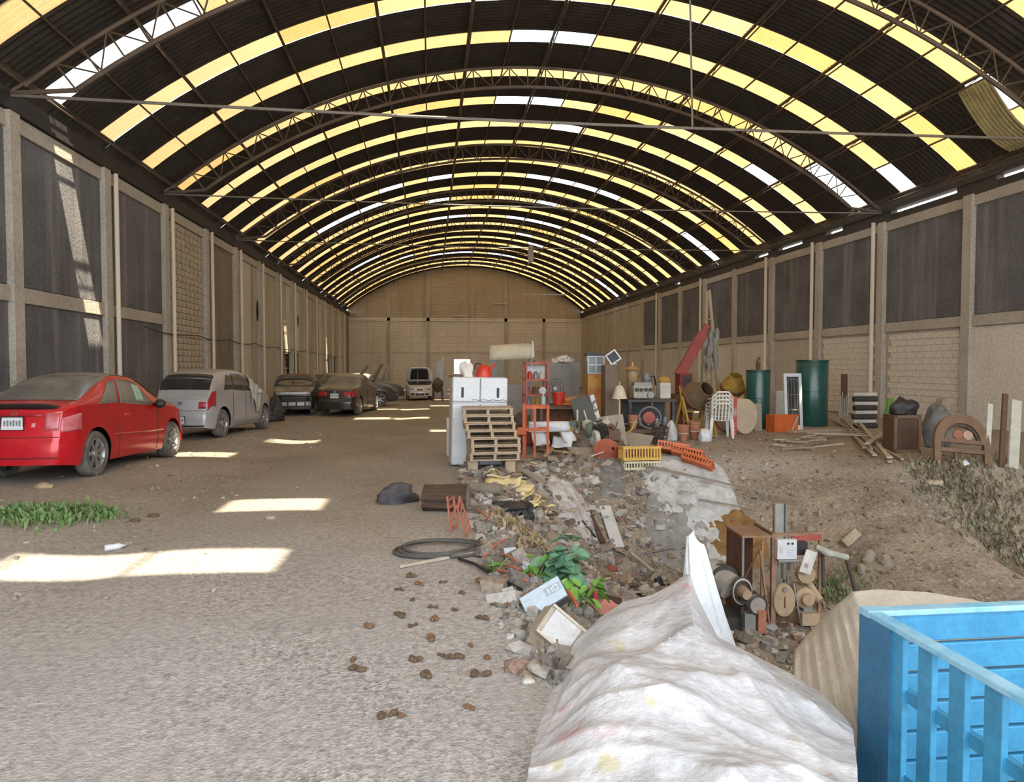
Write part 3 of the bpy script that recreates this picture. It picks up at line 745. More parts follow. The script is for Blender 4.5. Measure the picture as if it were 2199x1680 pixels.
# ---- silver hatchback
SILV = paint('silver_paint', (0.42, 0.43, 0.45), (0.36, .36, .37), 0.75, .35)
gc = Car('silver_car', 'dusty silver five-door hatchback with dark windows parked behind the red coupe', 1.28, 2.55, -0.68, 3.25,
         [(-.68, .86), (-.64, 1.0), (-.60, 1.06), (-.42, 1.30), (-.18, 1.44), (.35, 1.52), (1.0, 1.53), (1.55, 1.44), (2.25, 1.10), (2.55, 1.03), (3.0, .92), (3.25, .74)],
         [(-.68, .80), (-.55, 1.0), (.3, 1.02), (1.3, .98), (2.3, .95), (2.9, .86), (3.25, .64)],
         [(-.68, .94), (-.3, .80), (.3, .76), (1.0, .75), (1.6, .76), (2.2, .84), (3.25, .86)], SILV, rr=0.315, spokes=5, rear_c=.86)
gp0 = hit(482, 938); gc.put(gp0.x - .60, gp0.y, 7.0)
gc.screen('rear_window', GLASS_BLACK, -.60, -.28, 2.0); gc.screen('windscreen', GLASS, 1.5, 2.2)
for sd in (1, -1):
    gc.patch('side_window', GLASS_BLACK, lambda t: .02 + .30 * t, lambda t: .52 + .06 * t, 1.08, 1.86, sd)
    gc.patch('side_window', GLASS_BLACK, lambda t: .55 + .06 * t, lambda t: 1.22 - .02 * t, 1.08, 1.9, sd)
    gc.patch('side_window', GLASS_BLACK, lambda t: 1.26, lambda t: 2.0 - .52 * t, 1.08, 1.9, sd)
    gc.patch('tail_light', LAMP_RED, -.665, -.40, .62, 1.12, sd, .008); gc.capp('tail_light', LAMP_RED, sd * .72, sd * .99, .66, .88)
    for yy in (.5, 1.24, 2.1): gc.seam(yy, .05, 1, sd)
    for yy in (.62, 1.36): MB().box(gc.P(yy, .86, sd, .012), (.03, .15, .03)).build('door_handle', SILV, gc.root, bevel=.008)
    gc.patch('sill_trim', M('grey_trim', (0.28, .28, .29), .5), .45, 2.1, 0.02, .16, sd)
    mp = gc.P(1.95, 1.05, sd, .08); MB().rock(mp, .095, 3, (.9, .7, .7), 2, .05).build('door_mirror', SILV, gc.root, True)
gc.plate(.42, .26, .15, 0.0); gc.capp('bumper_line', M('grey_line', (0.10, .10, .10)), -1, 1, .612, .622)
gc.capp('bumper_base', BLKP, -.95, .95, .27, .31)
e2 = MB().lathe([(.001, .012), (.04, .012), (.045, 0)], 18, axis='y', cap=False); e2 = e2.build('emblem', M('emblem_blue', (0.35, .38, .45), .3, .6), gc.root); e2.location = gc.cap(0, .97, True, .025); e2.rotation_euler = (math.pi, 0, 0)
# torn white cloth over its right front pillar
q0 = gc.w(gc.P(2.0, 1.55, 1, .02)); cl = MB()
def clf(a, b):
    p = gc.w(gc.P(lerp(1.55, 2.28, a), lerp(2.1, .55 + .25 * math.sin(a * 9), b), 1, .03 + .018 * math.sin(a * 17 + b * 9))); return p - q0
cl.grid(clf, 14, 14); o = cl.build('windscreen_cloth', M('dirty_white_cloth', (0.55, .53, .48), .9, scale=5), None, True, solid=.006); o.location = q0
tag(o, 'crumpled whitish cloth hanging over the front pillar of the silver hatchback', 'cloth')
# ---- generic saloon profile
def saloon(name, label, W, pt, **k):
    return Car(name, label, W, 2.6, -0.85, 3.35,
        [(-.85, .93), (-.75, .99), (-.30, 1.05), (.0, 1.14), (.45, 1.40), (.95, 1.47), (1.4, 1.46), (1.75, 1.36), (2.3, 1.08), (2.6, 1.02), (3.1, .90), (3.35, .72)],
        [(-.85, .86), (-.5, .96), (.4, .98), (1.3, .95), (2.3, .92), (2.95, .82), (3.35, .62)],
        [(-.85, .92), (-.2, .86), (.3, .76), (1.0, .74), (1.7, .75), (2.3, .84), (3.35, .86)], pt, rr=.32, **k)
BLK = paint('dusty_black_paint', (0.022, 0.018, 0.017), (0.05, .042, .034), 0.7, .25)
bs = saloon('black_car', 'black saloon with round red tail lights and a white plate', 1.42, BLK, spokes=7, rear_c=.84)
b0 = hit(776, 891); bs.put(b0.x - .70, b0.y + .1, 8.0)
bs.screen('rear_window', GLASS_DUSTY, -.18, .48, 2.08); bs.screen('windscreen', GLASS, 1.75, 2.3)
for sd in (1, -1):
    bs.patch('side_window', GLASS, lambda t: .35 + .22 * t, lambda t: 1.0, 1.1, 1.9, sd); bs.patch('side_window', GLASS, lambda t: 1.06, lambda t: 1.95 - .42 * t, 1.1, 1.9, sd)
    bs.patch('tail_light', LAMP_RED, -.83, -.55, .66, .98, sd, .008); bs.capp('tail_light', LAMP_RED, sd * .50, sd * .99, .70, .88)
    bs.seam(1.03, .05, 1, sd); bs.seam(2.05, .05, 1, sd)
bs.plate(.72, .30, .17); bs.capp('bumper_line', M('black_line', (0.005, .005, .005)), -1, 1, .60, .615)
e3 = MB().lathe([(.001, .012), (.035, .012), (.04, 0)], 16, axis='y', cap=False).build('emblem', M('emblem_blue', (0.35, .38, .45), .3, .6), bs.root); e3.location = bs.cap(0, .98, True, .02); e3.rotation_euler = (math.pi, 0, 0)
# ---- stripped dark hatch with two bare bumper bars
DRT = paint('dull_dark_paint', (0.045, 0.042, 0.04), (0.07, .062, .05), .8, .5)
sc_ = Car('stripped_car', 'stripped dark car with rusty red roof and two bare silver bumper bars', 1.45, 2.5, -.62, 3.2,
          [(-.62, .86), (-.5, .93), (-.38, 1.0), (.05, 1.42), (.6, 1.47), (1.2, 1.45), (1.6, 1.36), (2.2, 1.08), (2.6, 1.0), (3.2, .8)],
          [(-.62, .84), (-.4, .94), (1.3, .95), (2.3, .92), (3.2, .68)], [(-.62, .95), (-.2, .9), (.1, .80), (1.6, .78), (2.3, .86), (3.2, .86)], DRT, rr=.31, spokes=5, rear_c=.9)
s0 = hit(646, 893); sc_.put(s0.x - .3, s0.y + .65, -3.0)
sc_.screen('rear_window', GLASS, -.34, .06, 2.0); sc_.screen('roof_panel', M('rust_red_roof', (0.30, .085, .06), .6, scale=3), .08, 1.5, 2.2, .008); sc_.screen('windscreen', GLASS, 1.65, 2.2)
for sd in (1, -1): sc_.patch('side_window', GLASS, lambda t: .2 + .2 * t, lambda t: 1.9 - .4 * t, 1.1, 1.9, sd)
for zz, hh in ((.80, .115), (.42, .135)):
    sc_.capp('bumper_bar', M('scuffed_silver', (0.55, .55, .56), .4, .4, scale=14), -.93, .97, zz - hh / 2, zz + hh / 2, True, .05, None, .04)
for q in range(4): MB().box(sc_.cap(-.7 + .46 * q, sc_.vz(.42), True, .09), (.05, .03, .16)).build('bumper_bracket', BLKP, sc_.root)
sc_.capp('rear_panel', BLKP, -.8, .9, .52, .70, True, .02)
# ---- dismantled dark cars with raised hoods beyond
def raised(car, y0, y1, ang, pt, under, name='raised_hood', w=.9, flip=False):
    p = Vector((0, y0, car.top(y0) + .02)); m = MB(); L = y1 - y0
    def fn(a, b):
        x = lerp(-1, 1, b) * car.W / 2 * w * (1 - .30 * a ** 3); return Vector((x, a * L * math.cos(R_(ang)) , a * abs(L) * math.sin(R_(ang)) + .05 * math.sin(math.pi * a) - .03 * (b - .5) ** 2 * 4)) + p
    o = m.grid(fn, 8, 8).build(name, pt, car.root, True, solid=.02)
    m2 = MB().grid(lambda a, b: fn(lerp(.12, .88, a), lerp(.14, .86, b)) + Vector((0, .03 if not flip else -.03, -.02)), 6, 6); m2.build('hood_lining', under, o, True, solid=.02)
    return o
dk = saloon('dark_car', 'dismantled black car with its hood raised beyond the black saloon', 1.45, DRT, spokes=7)
d0 = hit(838, 880); dk.put(-4.9, 31.2, 80)
dk.screen('rear_window', GLASS, -.18, .48); dk.screen('windscreen', GLASS, 1.75, 2.3); raised(dk, 2.35, 3.3, 62, DRT, BLKP)
for sd in (1, -1): dk.patch('side_window', GLASS, lambda t: .35 + .22 * t, lambda t: 1.95 - .42 * t, 1.1, 1.9, sd)
dk2 = saloon('dark_car', 'dark car with raised hood behind the stripped car near the left wall', 1.45, DRT, spokes=5)
dk2.put(-5.9, 34.6, 78); raised(dk2, 2.35, 3.3, 56, DRT, BLKP); dk2.screen('windscreen', GLASS, 1.75, 2.3)
dk2.screen('rear_window', GLASS, -.18, .48)
dk3 = saloon('grey_car', 'dull grey car with raised pale-edged hood standing behind the black saloon', 1.45, paint('dull_grey_paint', (0.16, .155, .15), None, .8, .5), spokes=5)
dk3.put(-4.9, 38.2, 78); raised(dk3, 2.35, 3.3, 70, M('pale_panel', (0.6, .58, .54), .5), BLKP); dk3.screen('rear_window', GLASS, -.18, .48); dk3.screen('windscreen', GLASS, 1.75, 2.3)
# ---- white car with open bonnet facing the camera
WHT = paint('white_paint', (0.66, 0.65, 0.62), None, .4, .35)
wc = Car('white_car', 'white hatchback facing the camera with its bonnet propped open', 1.5, 2.5, -.7, 3.2,
         [(-.7, .95), (-.6, 1.1), (-.2, 1.44), (.4, 1.5), (1.0, 1.5), (1.5, 1.43), (2.2, 1.08), (2.5, .98), (3.0, .86), (3.2, .74)],
         [(-.7, .85), (.3, 1.0), (1.3, .97), (2.3, .94), (2.8, .86), (3.2, .66)], [(-.7, .94), (.3, .76), (1.6, .76), (2.2, .86), (3.2, .88)], WHT, rr=.32, spokes=5)
w0 = hit(893, 861); wc.put(w0.x + .1, w0.y + 3.3, 178)
wc.screen('windscreen', GLASS, 1.5, 2.2); wc.screen('engine_bay', BLKP, 2.38, 3.05, 2.05, .012); raised(wc, 2.30, 3.1, 68, WHT, BLKP, 'raised_bonnet', .92)
for sd in (1, -1):
    wc.capp('headlight', M('headlight', (0.5, .5, .5), .15, .3), sd * .62, sd * .98, .60, .70, False, .01); wc.capp('air_intake', BLKP, sd * .52, sd * .86, .30, .40, False, .01)
    wc.capp('kidney_grille', BLKP, sd * .03, sd * .24, .54, .64, False, .012)
    wc.patch('side_window', GLASS, lambda t: .2 + .2 * t, lambda t: 1.9 - .4 * t, 1.1, 1.9, sd)
wc.capp('air_intake', BLKP, -.40, .40, .28, .40, False, .01)
bar('bonnet_prop', (0.1, 3.0, .86), (0.1, 2.65, 1.55), .012, CHROME, wc.root)
# ================================================================== STORED JUNK (middle and right)
WHITE = M('white_enamel', (0.66, 0.68, 0.70), 0.35, col2=(0.58, .60, .62), scale=3, bmp=.03)
OFFW = M('off_white', (0.60, .57, .50), .6, scale=5)
CREAM = M('cream_metal', (0.72, .66, .50), .5, scale=3)
ORNG = M('orange_paint', (0.62, .13, .035), .5, col2=(0.45, .09, .03), scale=6)
REDP = M('red_plastic', (0.62, .045, .02), .4, scale=5)
RUSTY = M('rust', (0.22, .10, .055), .85, .1, col2=(0.11, .055, .035), scale=7, bmp=.4)
DRED = M('dark_red_paint', (0.38, .075, .055), .55, col2=(0.26, .05, .04), scale=5)
WOOD = M('grey_wood', (0.36, .28, .20), .8, col2=(0.24, .18, .125), scale=5, stretch=(1, 1, 6), bmp=.3)
WOODD = M('brown_wood', (0.14, .075, .045), .6, col2=(0.085, .045, .028), scale=5, stretch=(1, 1, 5), bmp=.2)
PALW = M('pallet_wood', (0.50, .38, .25), .8, col2=(0.34, .25, .17), scale=6, bmp=.3)
TERRA = M('terracotta', (0.44, .19, .11), .85, col2=(0.33, .14, .085), scale=6)
GRNT = M('green_tank_paint', (0.012, .085, .068), .32, col2=(0.01, .06, .05), scale=2.5, bmp=.05, coat=.4)
DMET = M('dark_metal', (0.07, .065, .06), .55, .4, scale=6)
GMET = M('grey_metal', (0.30, .30, .29), .5, .4, scale=5)
YELL = M('yellow_paint', (0.52, .34, .06), .55, col2=(0.33, .2, .05), scale=6)
GREYB = M('grey_board', (0.36, .32, .275), .9, col2=(0.29, .25, .21), scale=5, bmp=.25)
BLACKB = M('black_bag', (0.030, .029, .034), .35, scale=6, bmp=.5)
SACK = M('white_sack', (0.62, .62, .62), .7, col2=(0.5, .5, .48), scale=6, bmp=.3)
GREENP = M('green_plastic', (0.16, .38, .06), .5, scale=4)
CLOTHG = M('grey_cloth', (0.30, .29, .27), .9, col2=(0.2, .19, .17), scale=6, bmp=.4)
def crumple(name, mat, r, seed, sq=(1, 1, .7), rough=.5, parent=None, sub=3, flat=True):
    m = MB(); m.rock((0, 0, 0), r, seed, sq, sub, rough)
    if flat:
        lo = -r * sq[2] * .45; m.v = [(x, y, (max(z, lo) - lo) if z > lo else 0.0) for x, y, z in m.v]
    return m.build(name, mat, parent, smooth=50)
def thing1(name, label, cat, loc, mb_, mat, rz=0, group=None, rot=None, **k):
    o = mb_.build(name, mat, None, **k); place(o, loc, rz, rot); return tag(o, label, cat, group)
# ---- white fridge cabinet
L = hit(1026, 1001); FRY = L.y; fr = T('refrigerator', 'tall white double-door refrigerator standing at the edge of the path', 'refrigerator', (L.x, L.y + .28, L.z), 0, rot=(R_(-1), R_(1.2), R_(3)))
W_, H_ = .94, 1.50
MB().box((0, 0, H_ / 2), (W_, .56, H_)).build('body', WHITE, fr, bevel=.03)
for sd in (-1, 1):
    for z0, z1 in ((.02, 1.05), (1.08, H_ - .01)):
        MB().box((sd * W_ / 4, -.31, (z0 + z1) / 2), (W_ / 2 - .008, .06, z1 - z0)).build('door', WHITE, fr, bevel=.022)
    MB().box((sd * .30, -.345, 1.24), (.042, .014, .17)).build('handle', BLKP, fr, bevel=.006)
crk = MB(); crk.tube([(lerp(-.14, .45, q / 10), -.345, 1.115 + .012 * math.sin(q * 2.3)) for q in range(11)], .005, 4); crk.build('crack', GMET, fr)
topz = L.z + H_
L2 = gz(L.x - .44, L.y + 1.6); o = thing1('white_board', 'narrow white board leaning beside the back of the refrigerator', 'board', (L2.x, L2.y, L2.z), MB().box((0, 0, .35), (.10, .40, .70)), WHITE, 0, bevel=.004)
# on the fridge
rj = T('red_can', 'red plastic watering can on top of the refrigerator', 'can', (L.x + .12, L.y + .25, topz))
MB().lathe([(.001, 0), (.14, 0), (.145, .03), (.11, .16), (.075, .21), (.06, .215), (.055, .20), (.001, .2)], 20, cap=False).build('body', REDP, rj, True)
MB().tube([(-.07 + .07 * math.cos(a) - .02, 0, .12 + .12 * math.sin(a)) for a in [R_(20 + 14 * q) for q in range(12)]], .013, 6).build('handle', BLKP, rj)
MB().tube([(.09, 0, .1), (.17, 0, .2), (.2, 0, .24)], [.03, .02, .018], 8).build('spout', REDP, rj, True)
o = crumple('paper_bag', M('sunlit_white_paper', (0.78, .74, .66), .8, scale=5), .15, 4, (.75, .6, 1.25), .55); place(o, (L.x - .18, L.y + .3, topz)); tag(o, 'crumpled white paper bag on top of the refrigerator', 'bag')
o = crumple('rag', M('brown_rag', (0.2, .13, .085), .9), .09, 9, (1.2, .9, .4), .5); place(o, (L.x - .36, L.y + .2, topz)); tag(o, 'small brown rag on the left end of the refrigerator top', 'rag')
# ---- pallets
plm = {}
def pallet(w=.80, d=.70, h=.118):
    t = T('pallet', '', 'pallet', group='stacked wooden pallets')
    for q in range(3): MB().box((lerp(-w / 2 + .03, w / 2 - .03, q / 2), 0, h / 2), (.045, d, h - .04)).build('stringer', PALW, t)
    for q in range(6): MB().box((0, lerp(-d / 2 + .04, d / 2 - .04, q / 5), h - .011), (w, .085, .02)).build('deck_board', PALW, t)
    for q in range(3): MB().box((0, lerp(-d / 2 + .04, d / 2 - .04, q / 2), .011), (w, .085, .02)).build('base_board', PALW, t)
    return t
P0 = at_y(1054, 990, FRY - .80); P0.y += .05; pt0 = pallet(); rr_ = random.Random(5); zz = P0.z
pl_lab = ['weathered wooden pallet at the bottom of the stack', 'pale wooden pallet second from the bottom of the stack', 'pale wooden pallet third from the bottom of the stack', 'grey wooden pallet in the middle of the stack',
          'grey wooden pallet third from the top of the stack', 'grey wooden pallet second from the top of the stack', 'split grey wooden pallet on top of the stack']
for k in range(7):
    t = pt0 if k == 0 else copy_tree(pt0); t['label'] = pl_lab[k] + ' by the refrigerator'
    t.location = (P0.x + .02 + (-.05 if k > 3 else .03) + rr_.uniform(-.025, .025), P0.y + .30, zz); t.rotation_euler = (0, 0, R_(rr_.uniform(-4, 4))); zz += .1195
# ---- orange steel frame
L = hit(1125, 984); fr2 = T('steel_trestle', 'orange welded steel trestle standing beside the pallet stack', 'frame', L, R_(-8))
for x, y, h in ((0, 0, 1.0), (.20, .05, .98), (.44, .1, .96), (0.02, .55, .95), (.46, .6, .95)): MB().box((x, y, h / 2), (.045, .045, h)).build('post', ORNG, fr2)
for z in (.93, .52): MB().box((.22, .05, z), (.50, .05, .05), (0, 0, .2)).build('crossbar', ORNG, fr2); MB().box((.24, .57, z), (.48, .04, .05)).build('crossbar', ORNG, fr2)
for x in (.01, .45): MB().box((x, .3, .93), (.04, .6, .045)).build('crossbar', ORNG, fr2)
MB().box((-.04, -.04, .50), (.17, .10, .13)).build('clamp_box', ORNG, fr2, bevel=.01)
# ---- red shelf tower
def at_gy(px, y): p = at_y(px, 900, y); return gz(p.x, y)
L = at_gy(1150, 16.2); st = T('red_shelf', 'pink-red open metal shelf crowded with jars and tins', 'shelf', L, R_(5))
w, d, H_ = .52, .36, 1.78
PKR = M('pinkish_red_paint', (0.50, .13, .10), .6, col2=(0.36, .10, .08), scale=5)
for x in (-w / 2, w / 2):
    for y in (-d / 2, d / 2): MB().box((x, y, H_ / 2), (.035, .035, H_)).build('post', PKR, st)
for z in (.35, .78, 1.02, 1.38, H_ - .02): MB().box((0, 0, z), (w, d, .035)).build('shelf_board', PKR if z > .5 else WOOD, st)
MB().box((.17, 0, H_ + .03), (.42, .34, .02)).build('top_bar', PKR, st)
MB().box((0.05, d / 2 - .01, 1.56), (.42, .02, .30)).build('back_card', WHITE, st)
for i, (x, z, nm, mt, lab) in enumerate(((-.16, 1.40, 'red_mug', REDP, 'red mug'), (-.02, 1.40, 'glass_jar', GMET, 'grey jar'), (.13, 1.40, 'tin', OFFW, 'pale tin'), (-.2, 1.04, 'red_flask', DRED, 'dark red flask'), (-.05, 1.04, 'rusty_tin', RUSTY, 'rusty tin'),
                                   (.15, 1.04, 'white_clock', WHITE, 'small white clock case'), (.02, .80, 'yellow_tin', YELL, 'flat yellow tin'), (-.18, .80, 'grey_box', GMET, 'grey box'))):
    m = MB().lathe([(.001, 0), (.055, 0), (.055, .13), (.035, .15), (.035, .18), (.001, .18)], 12, cap=False)
    if nm == 'white_clock': m = MB().lathe([(.001, -.03), (.085, -.03), (.085, .03), (.001, .03)], 18, (0, 0, .085), 'y', False)
    a = R_(5); x2, y2 = x * math.cos(a) + .08 * math.sin(a), x * math.sin(a) - .08 * math.cos(a)
    thing1(nm, lab + ' standing on the red metal shelf', 'jar' if 'jar' in nm else nm.split('_')[-1], (L.x + x2, L.y + y2, L.z + z), m, mt, smooth=True)
# ---- cream market cart
L = at_gy(1097, 20.5); ct = T('market_cart', 'cart with cream rounded roof and hanging slatted sides', 'cart', L, R_(-4))
def canopy(a, b):
    th = math.pi * a; return Vector((lerp(-.60, .60, b), -.40 * math.cos(th), 1.90 + .44 * math.sin(th) ** .7 + .05 * b))
MB().grid(canopy, 14, 10).build('canopy', CREAM, ct, True, solid=.03)
MB().prism([(-.42, 1.93), (.42, 1.93), (.36, 2.20), (.14, 2.42), (-.14, 2.42), (-.36, 2.20)], .06, 'x', (.63, 0, .05)).build('canopy_end', WHITE, ct)
MB().prism([(-.40, 1.93), (.40, 1.93), (.36, 2.18), (.14, 2.33), (-.14, 2.33), (-.36, 2.18)], .04, 'x', (-.60, 0, 0)).build('canopy_end', CREAM, ct)
for q in range(14): MB().box((lerp(-.38, .46, q / 13), -.40, 1.66), (.022, .03, .50)).build('slat', M('greenish_slat', (0.25, .24, .19), .7), ct)
MB().box((-.5, -.38, 1.60), (.18, .03, .6)).build('side_panel', M('blue_grey_panel', (0.22, .27, .29), .6), ct)
for x in (-.58, .58):
    for y in (-.36, .36): MB().box((x, y, .97), (.05, .05, 1.95)).build('post', GMET, ct)
MB().box((0, 0, .75), (1.16, .72, .9)).build('cart_body', M('cart_grey', (0.33, .32, .30), .6, scale=4), ct)
for y, x in ((-.36, -.3), (-.36, .3), (.36, -.3), (.36, .3)): MB().lathe([(.05, -.03), (.2, -.03), (.2, .03), (.05, .03)], 18, (x, y, .2), 'y').build('cart_wheel', TYRE, ct)
# ---- bench one with bucket and orange cloth
L = at_gy(1205, 15.2); bx = T('work_bench', 'low dark work bench half buried in scrap behind the orange trestle', 'bench', L, R_(3))
MB().box((0, 0, .80), (1.1, .55, .05)).build('bench_top', WOODD, bx)
for x in (-.5, .5):
    for y in (-.22, .22): MB().box((x, y, .39), (.07, .07, .78)).build('leg', WOODD, bx)
MB().box((0, .2, .45), (1.0, .03, .55)).build('back_board', RUSTY, bx)
bt = L.z + .826
bk = T('red_bucket', 'bright red plastic bucket on the low work bench', 'bucket', (L.x - .05, L.y + .05, bt))
MB().lathe([(.001, 0), (.12, 0), (.145, .27), (.155, .27), (.155, .285), (.14, .285), (.115, .02), (.001, .02)], 22, cap=False).build('body', REDP, bk, True)
MB().tube([(.15 * math.cos(a), -.02, .27 - .12 * math.sin(a)) for a in [R_(180 * q / 10) for q in range(11)]], .006, 5).build('handle', GMET, bk)
o = crumple('orange_cloth', M('orange_cloth', (0.58, .20, .045), .85, col2=(0.42, .14, .04), scale=8, bmp=.3), .23, 77, (1.15, .55, .55), .7); place(o, (L.x + .30, L.y - .10, bt)); tag(o, 'crumpled orange cloth heaped on the front of the low work bench', 'cloth')
b2 = T('wire_fan', 'round dark wire fan guard behind the red bucket', 'fan', (L.x - .10, L.y + .21, bt))
for rr2 in (.07, .13, .19): MB().tube([(rr2 * math.cos(2 * math.pi * q / 24), 0, .36 + rr2 * 1.1 * math.sin(2 * math.pi * q / 24)) for q in range(25)], .006, 5).build('guard_ring', DMET, b2)
for q in range(8): bar('guard_wire', (0, 0, .36), (.19 * math.cos(q * .785), 0, .36 + .21 * math.sin(q * .785)), .004, DMET, b2, 5)
MB().lathe([(.05, -.02), (.06, .05), (.001, .06)], 14, (0, 0, .36), 'y').build('hub', GMET, b2); MB().box((0, 0, .08), (.05, .05, .18)).build('stem', DMET, b2); MB().box((0, 0, .01), (.22, .16, .02)).build('base', DMET, b2)
bo = T('spray_bottle', 'slim pale blue and white bottle at the left end of the low work bench', 'bottle', (L.x - .42, L.y - .12, bt))
MB().lathe([(.001, 0), (.045, 0), (.05, .16), (.02, .22), (.02, .26), (.001, .26)], 14, cap=False).build('body', M('pale_blue_plastic', (0.5, .62, .68), .4), bo, True); MB().lathe([(.025, .26), (.025, .31), (.001, .32)], 10, cap=False).build('cap', WHITE, bo)
# ---- tall grey panel, hide, painted cabinet, pillar, monitor
L = at_gy(1208, 17.6); thing1('metal_sheet', 'large dull grey metal panel standing behind the bucket', 'panel', L, MB().box((0, 0, .9), (.86, .06, 1.8)), M('dull_grey_panel', (0.25, .235, .215), .6, scale=3), R_(2), bevel=.01)
o = crumple('spotted_hide', M('spotted_white', (0.62, .58, .5), .9, col2=(0.12, .10, .085), scale=14, lo=.42, hi=.5), .17, 12, (1.5, .6, .7), .6); place(o, (L.x + .03, L.y, L.z + 1.8)); tag(o, 'white bundle with dark spots lying on top of the grey panel', 'bundle')
L = at_gy(1277, 16.4); cb = T('painted_cabinet', 'tall narrow orange and yellow painted cabinet with a framed glass top', 'cabinet', L, R_(-4))
MB().box((0, 0, .75), (.40, .35, 1.5)).build('body', M('orange_yellow', (0.50, .16, .04), .6, col2=(0.55, .33, .06), scale=2.2, lo=.45, hi=.55), cb, bevel=.01)
MB().box((0, 0, 1.72), (.40, .3, .42)).build('glass_box', M('cloudy_glass', (0.26, .30, .30), .3), cb)
for x in (-.19, 0, .19): MB().box((x, -.16, 1.72), (.025, .02, .42)).build('mullion', WHITE, cb)
for z in (1.52, 1.72, 1.92): MB().box((0, -.16, z), (.40, .02, .025)).build('mullion', WHITE, cb)
MB().box((0, 0, 1.97), (.46, .36, .07)).build('top', DMET, cb)
L = at_gy(1308, 15.6); thing1('wooden_pillar', 'square brown wooden pillar beside the painted cabinet', 'pillar', L, MB().box((0, 0, .86), (.30, .28, 1.72)), M('pillar_brown', (0.19, .135, .095), .7, scale=4), R_(6), bevel=.012)
mn = T('monitor', 'small tilted white framed monitor on top of the brown pillar', 'monitor', (L.x + .08, L.y - .02, L.z + 1.73), rot=(R_(0), R_(0), R_(-10)))
rm3 = Euler((0, R_(32), 0)).to_matrix()
mm = MB()
for c, dd in (((0, 0, .12), (.27, .1, .035)), ((0, 0, -.12), (.27, .1, .035)), ((.12, 0, 0), (.035, .1, .27)), ((-.12, 0, 0), (.035, .1, .27))): mm.box(c, dd)
fo = mm.build('frame', WHITE, mn, bevel=.006); fo.rotation_euler = (0, R_(-35), 0); fo.location = (0, 0, .165)
fo = MB().box((0, .02, 0), (.22, .06, .22)).build('screen', BLKP, mn); fo.rotation_euler = (0, R_(-35), 0); fo.location = (0, 0, .165)
MB().box((0, .04, .01), (.16, .12, .02)).build('stand', WHITE, mn)
# ---- bench two, lamp and machines
L = at_gy(1390, 15.8); b3 = T('machine_bench', 'long dark steel work bench carrying old machine parts', 'bench', L, R_(-3)); bz = .93
MB().box((0, 0, bz - .03), (1.10, .85, .06)).build('bench_top', DMET, b3)
for x in (-.5, 0, .5):
    for y in (-.38, .38): MB().box((x, y, bz / 2 - .03), (.06, .06, bz - .06)).build('leg', DMET, b3)
MB().box((0, .05, .28), (1.02, .7, .03)).build('lower_shelf', WOODD, b3); MB().box((0, .38, .6), (1.04, .03, .55)).build('back_sheet', BLKP, b3)
for q in range(5):
    p = Vector((-.4 + .2 * q, -.08, .297)); thing1('glass_jar', 'dusty glass jar %s on the lower shelf of the machine bench' % ('farthest left', 'second from the left', 'in the middle', 'second from the right', 'farthest right')[q], 'jar', L + p,
        MB().lathe([(.001, 0), (.055, 0), (.06, .02), (.06, .16), (.045, .19), (.045, .22), (.001, .22)], 12, cap=False), M('dusty_jar', (0.30, .33, .32), .25), smooth=True, group='jars under the machine bench')
Z = L.z + bz
eg = T('engine_block', 'cream and green engine block with round ports on the machine bench', 'engine', (L.x - .22, L.y - .22, Z), R_(4))
ENG = M('engine_cream', (0.46, .43, .34), .6, col2=(0.22, .25, .20), scale=8)
MB().box((0, 0, .17), (.46, .3, .30)).build('block', ENG, eg, bevel=.02)
for q in range(4): MB().lathe([(.03, -.18), (.045, -.18), (.045, -.14), (.03, -.14)], 12, (-.165 + .11 * q, 0, .22), 'y').build('port', DMET, eg)
MB().box((0, -.02, .35), (.42, .2, .08)).build('cylinder_head', GMET, eg, bevel=.01); MB().lathe([(.001, -.2), (.08, -.2), (.08, -.16), (.001, -.15)], 16, (.16, 0, .1), 'y', False).build('pulley', GMET, eg)
dr = T('brass_machine', 'tan drum machine with a wide golden lid above the engine block', 'machine', (L.x - .30, L.y + .22, Z + .002), 0)
MB().lathe([(.001, 0), (.11, 0), (.12, .02), (.12, .42), (.13, .44), (.13, .62), (.11, .65), (.001, .65)], 18, cap=False).build('drum', M('tan_drum', (0.40, .27, .14), .6, scale=6), dr, True)
MB().lathe([(.17, .66), (.18, .68), (.12, .73), (.04, .76), (.03, .84), (.001, .85)], 20, cap=False).build('lid', M('golden_lid', (0.48, .29, .12), .5, .3), dr, True)
MB().tube([(.12, 0, .5), (.22, 0, .55), (.25, 0, .7), (.24, 0, .9)], .015, 6).build('pipe', RUSTY, dr)
bm2 = T('blue_grey_pump', 'blue-grey pump standing behind the engine block', 'pump', (L.x + .04, L.y + .22, Z), 0)
MB().lathe([(.001, 0), (.1, 0), (.1, .05), (.075, .08), (.075, .40), (.10, .43), (.10, .50), (.05, .58), (.001, .60)], 16, cap=False).build('body', M('blue_grey', (0.24, .28, .30), .5, .2, scale=6), bm2, True)
MB().tube([(.05, -.02, .5), (.18, -.04, .52), (.22, -.04, .3)], .02, 6).build('hose', BLKP, bm2)
cx_ = T('cream_canister', 'cream canister with a yellow lid at the right end of the machine bench', 'canister', (L.x + .38, L.y - .05, Z), 0)
MB().box((0, 0, .19), (.26, .24, .38)).build('body', OFFW, cx_, bevel=.03); MB().lathe([(.14, .38), (.15, .42), (.10, .50), (.001, .52)], 16, cap=False).build('lid', YELL, cx_, True)
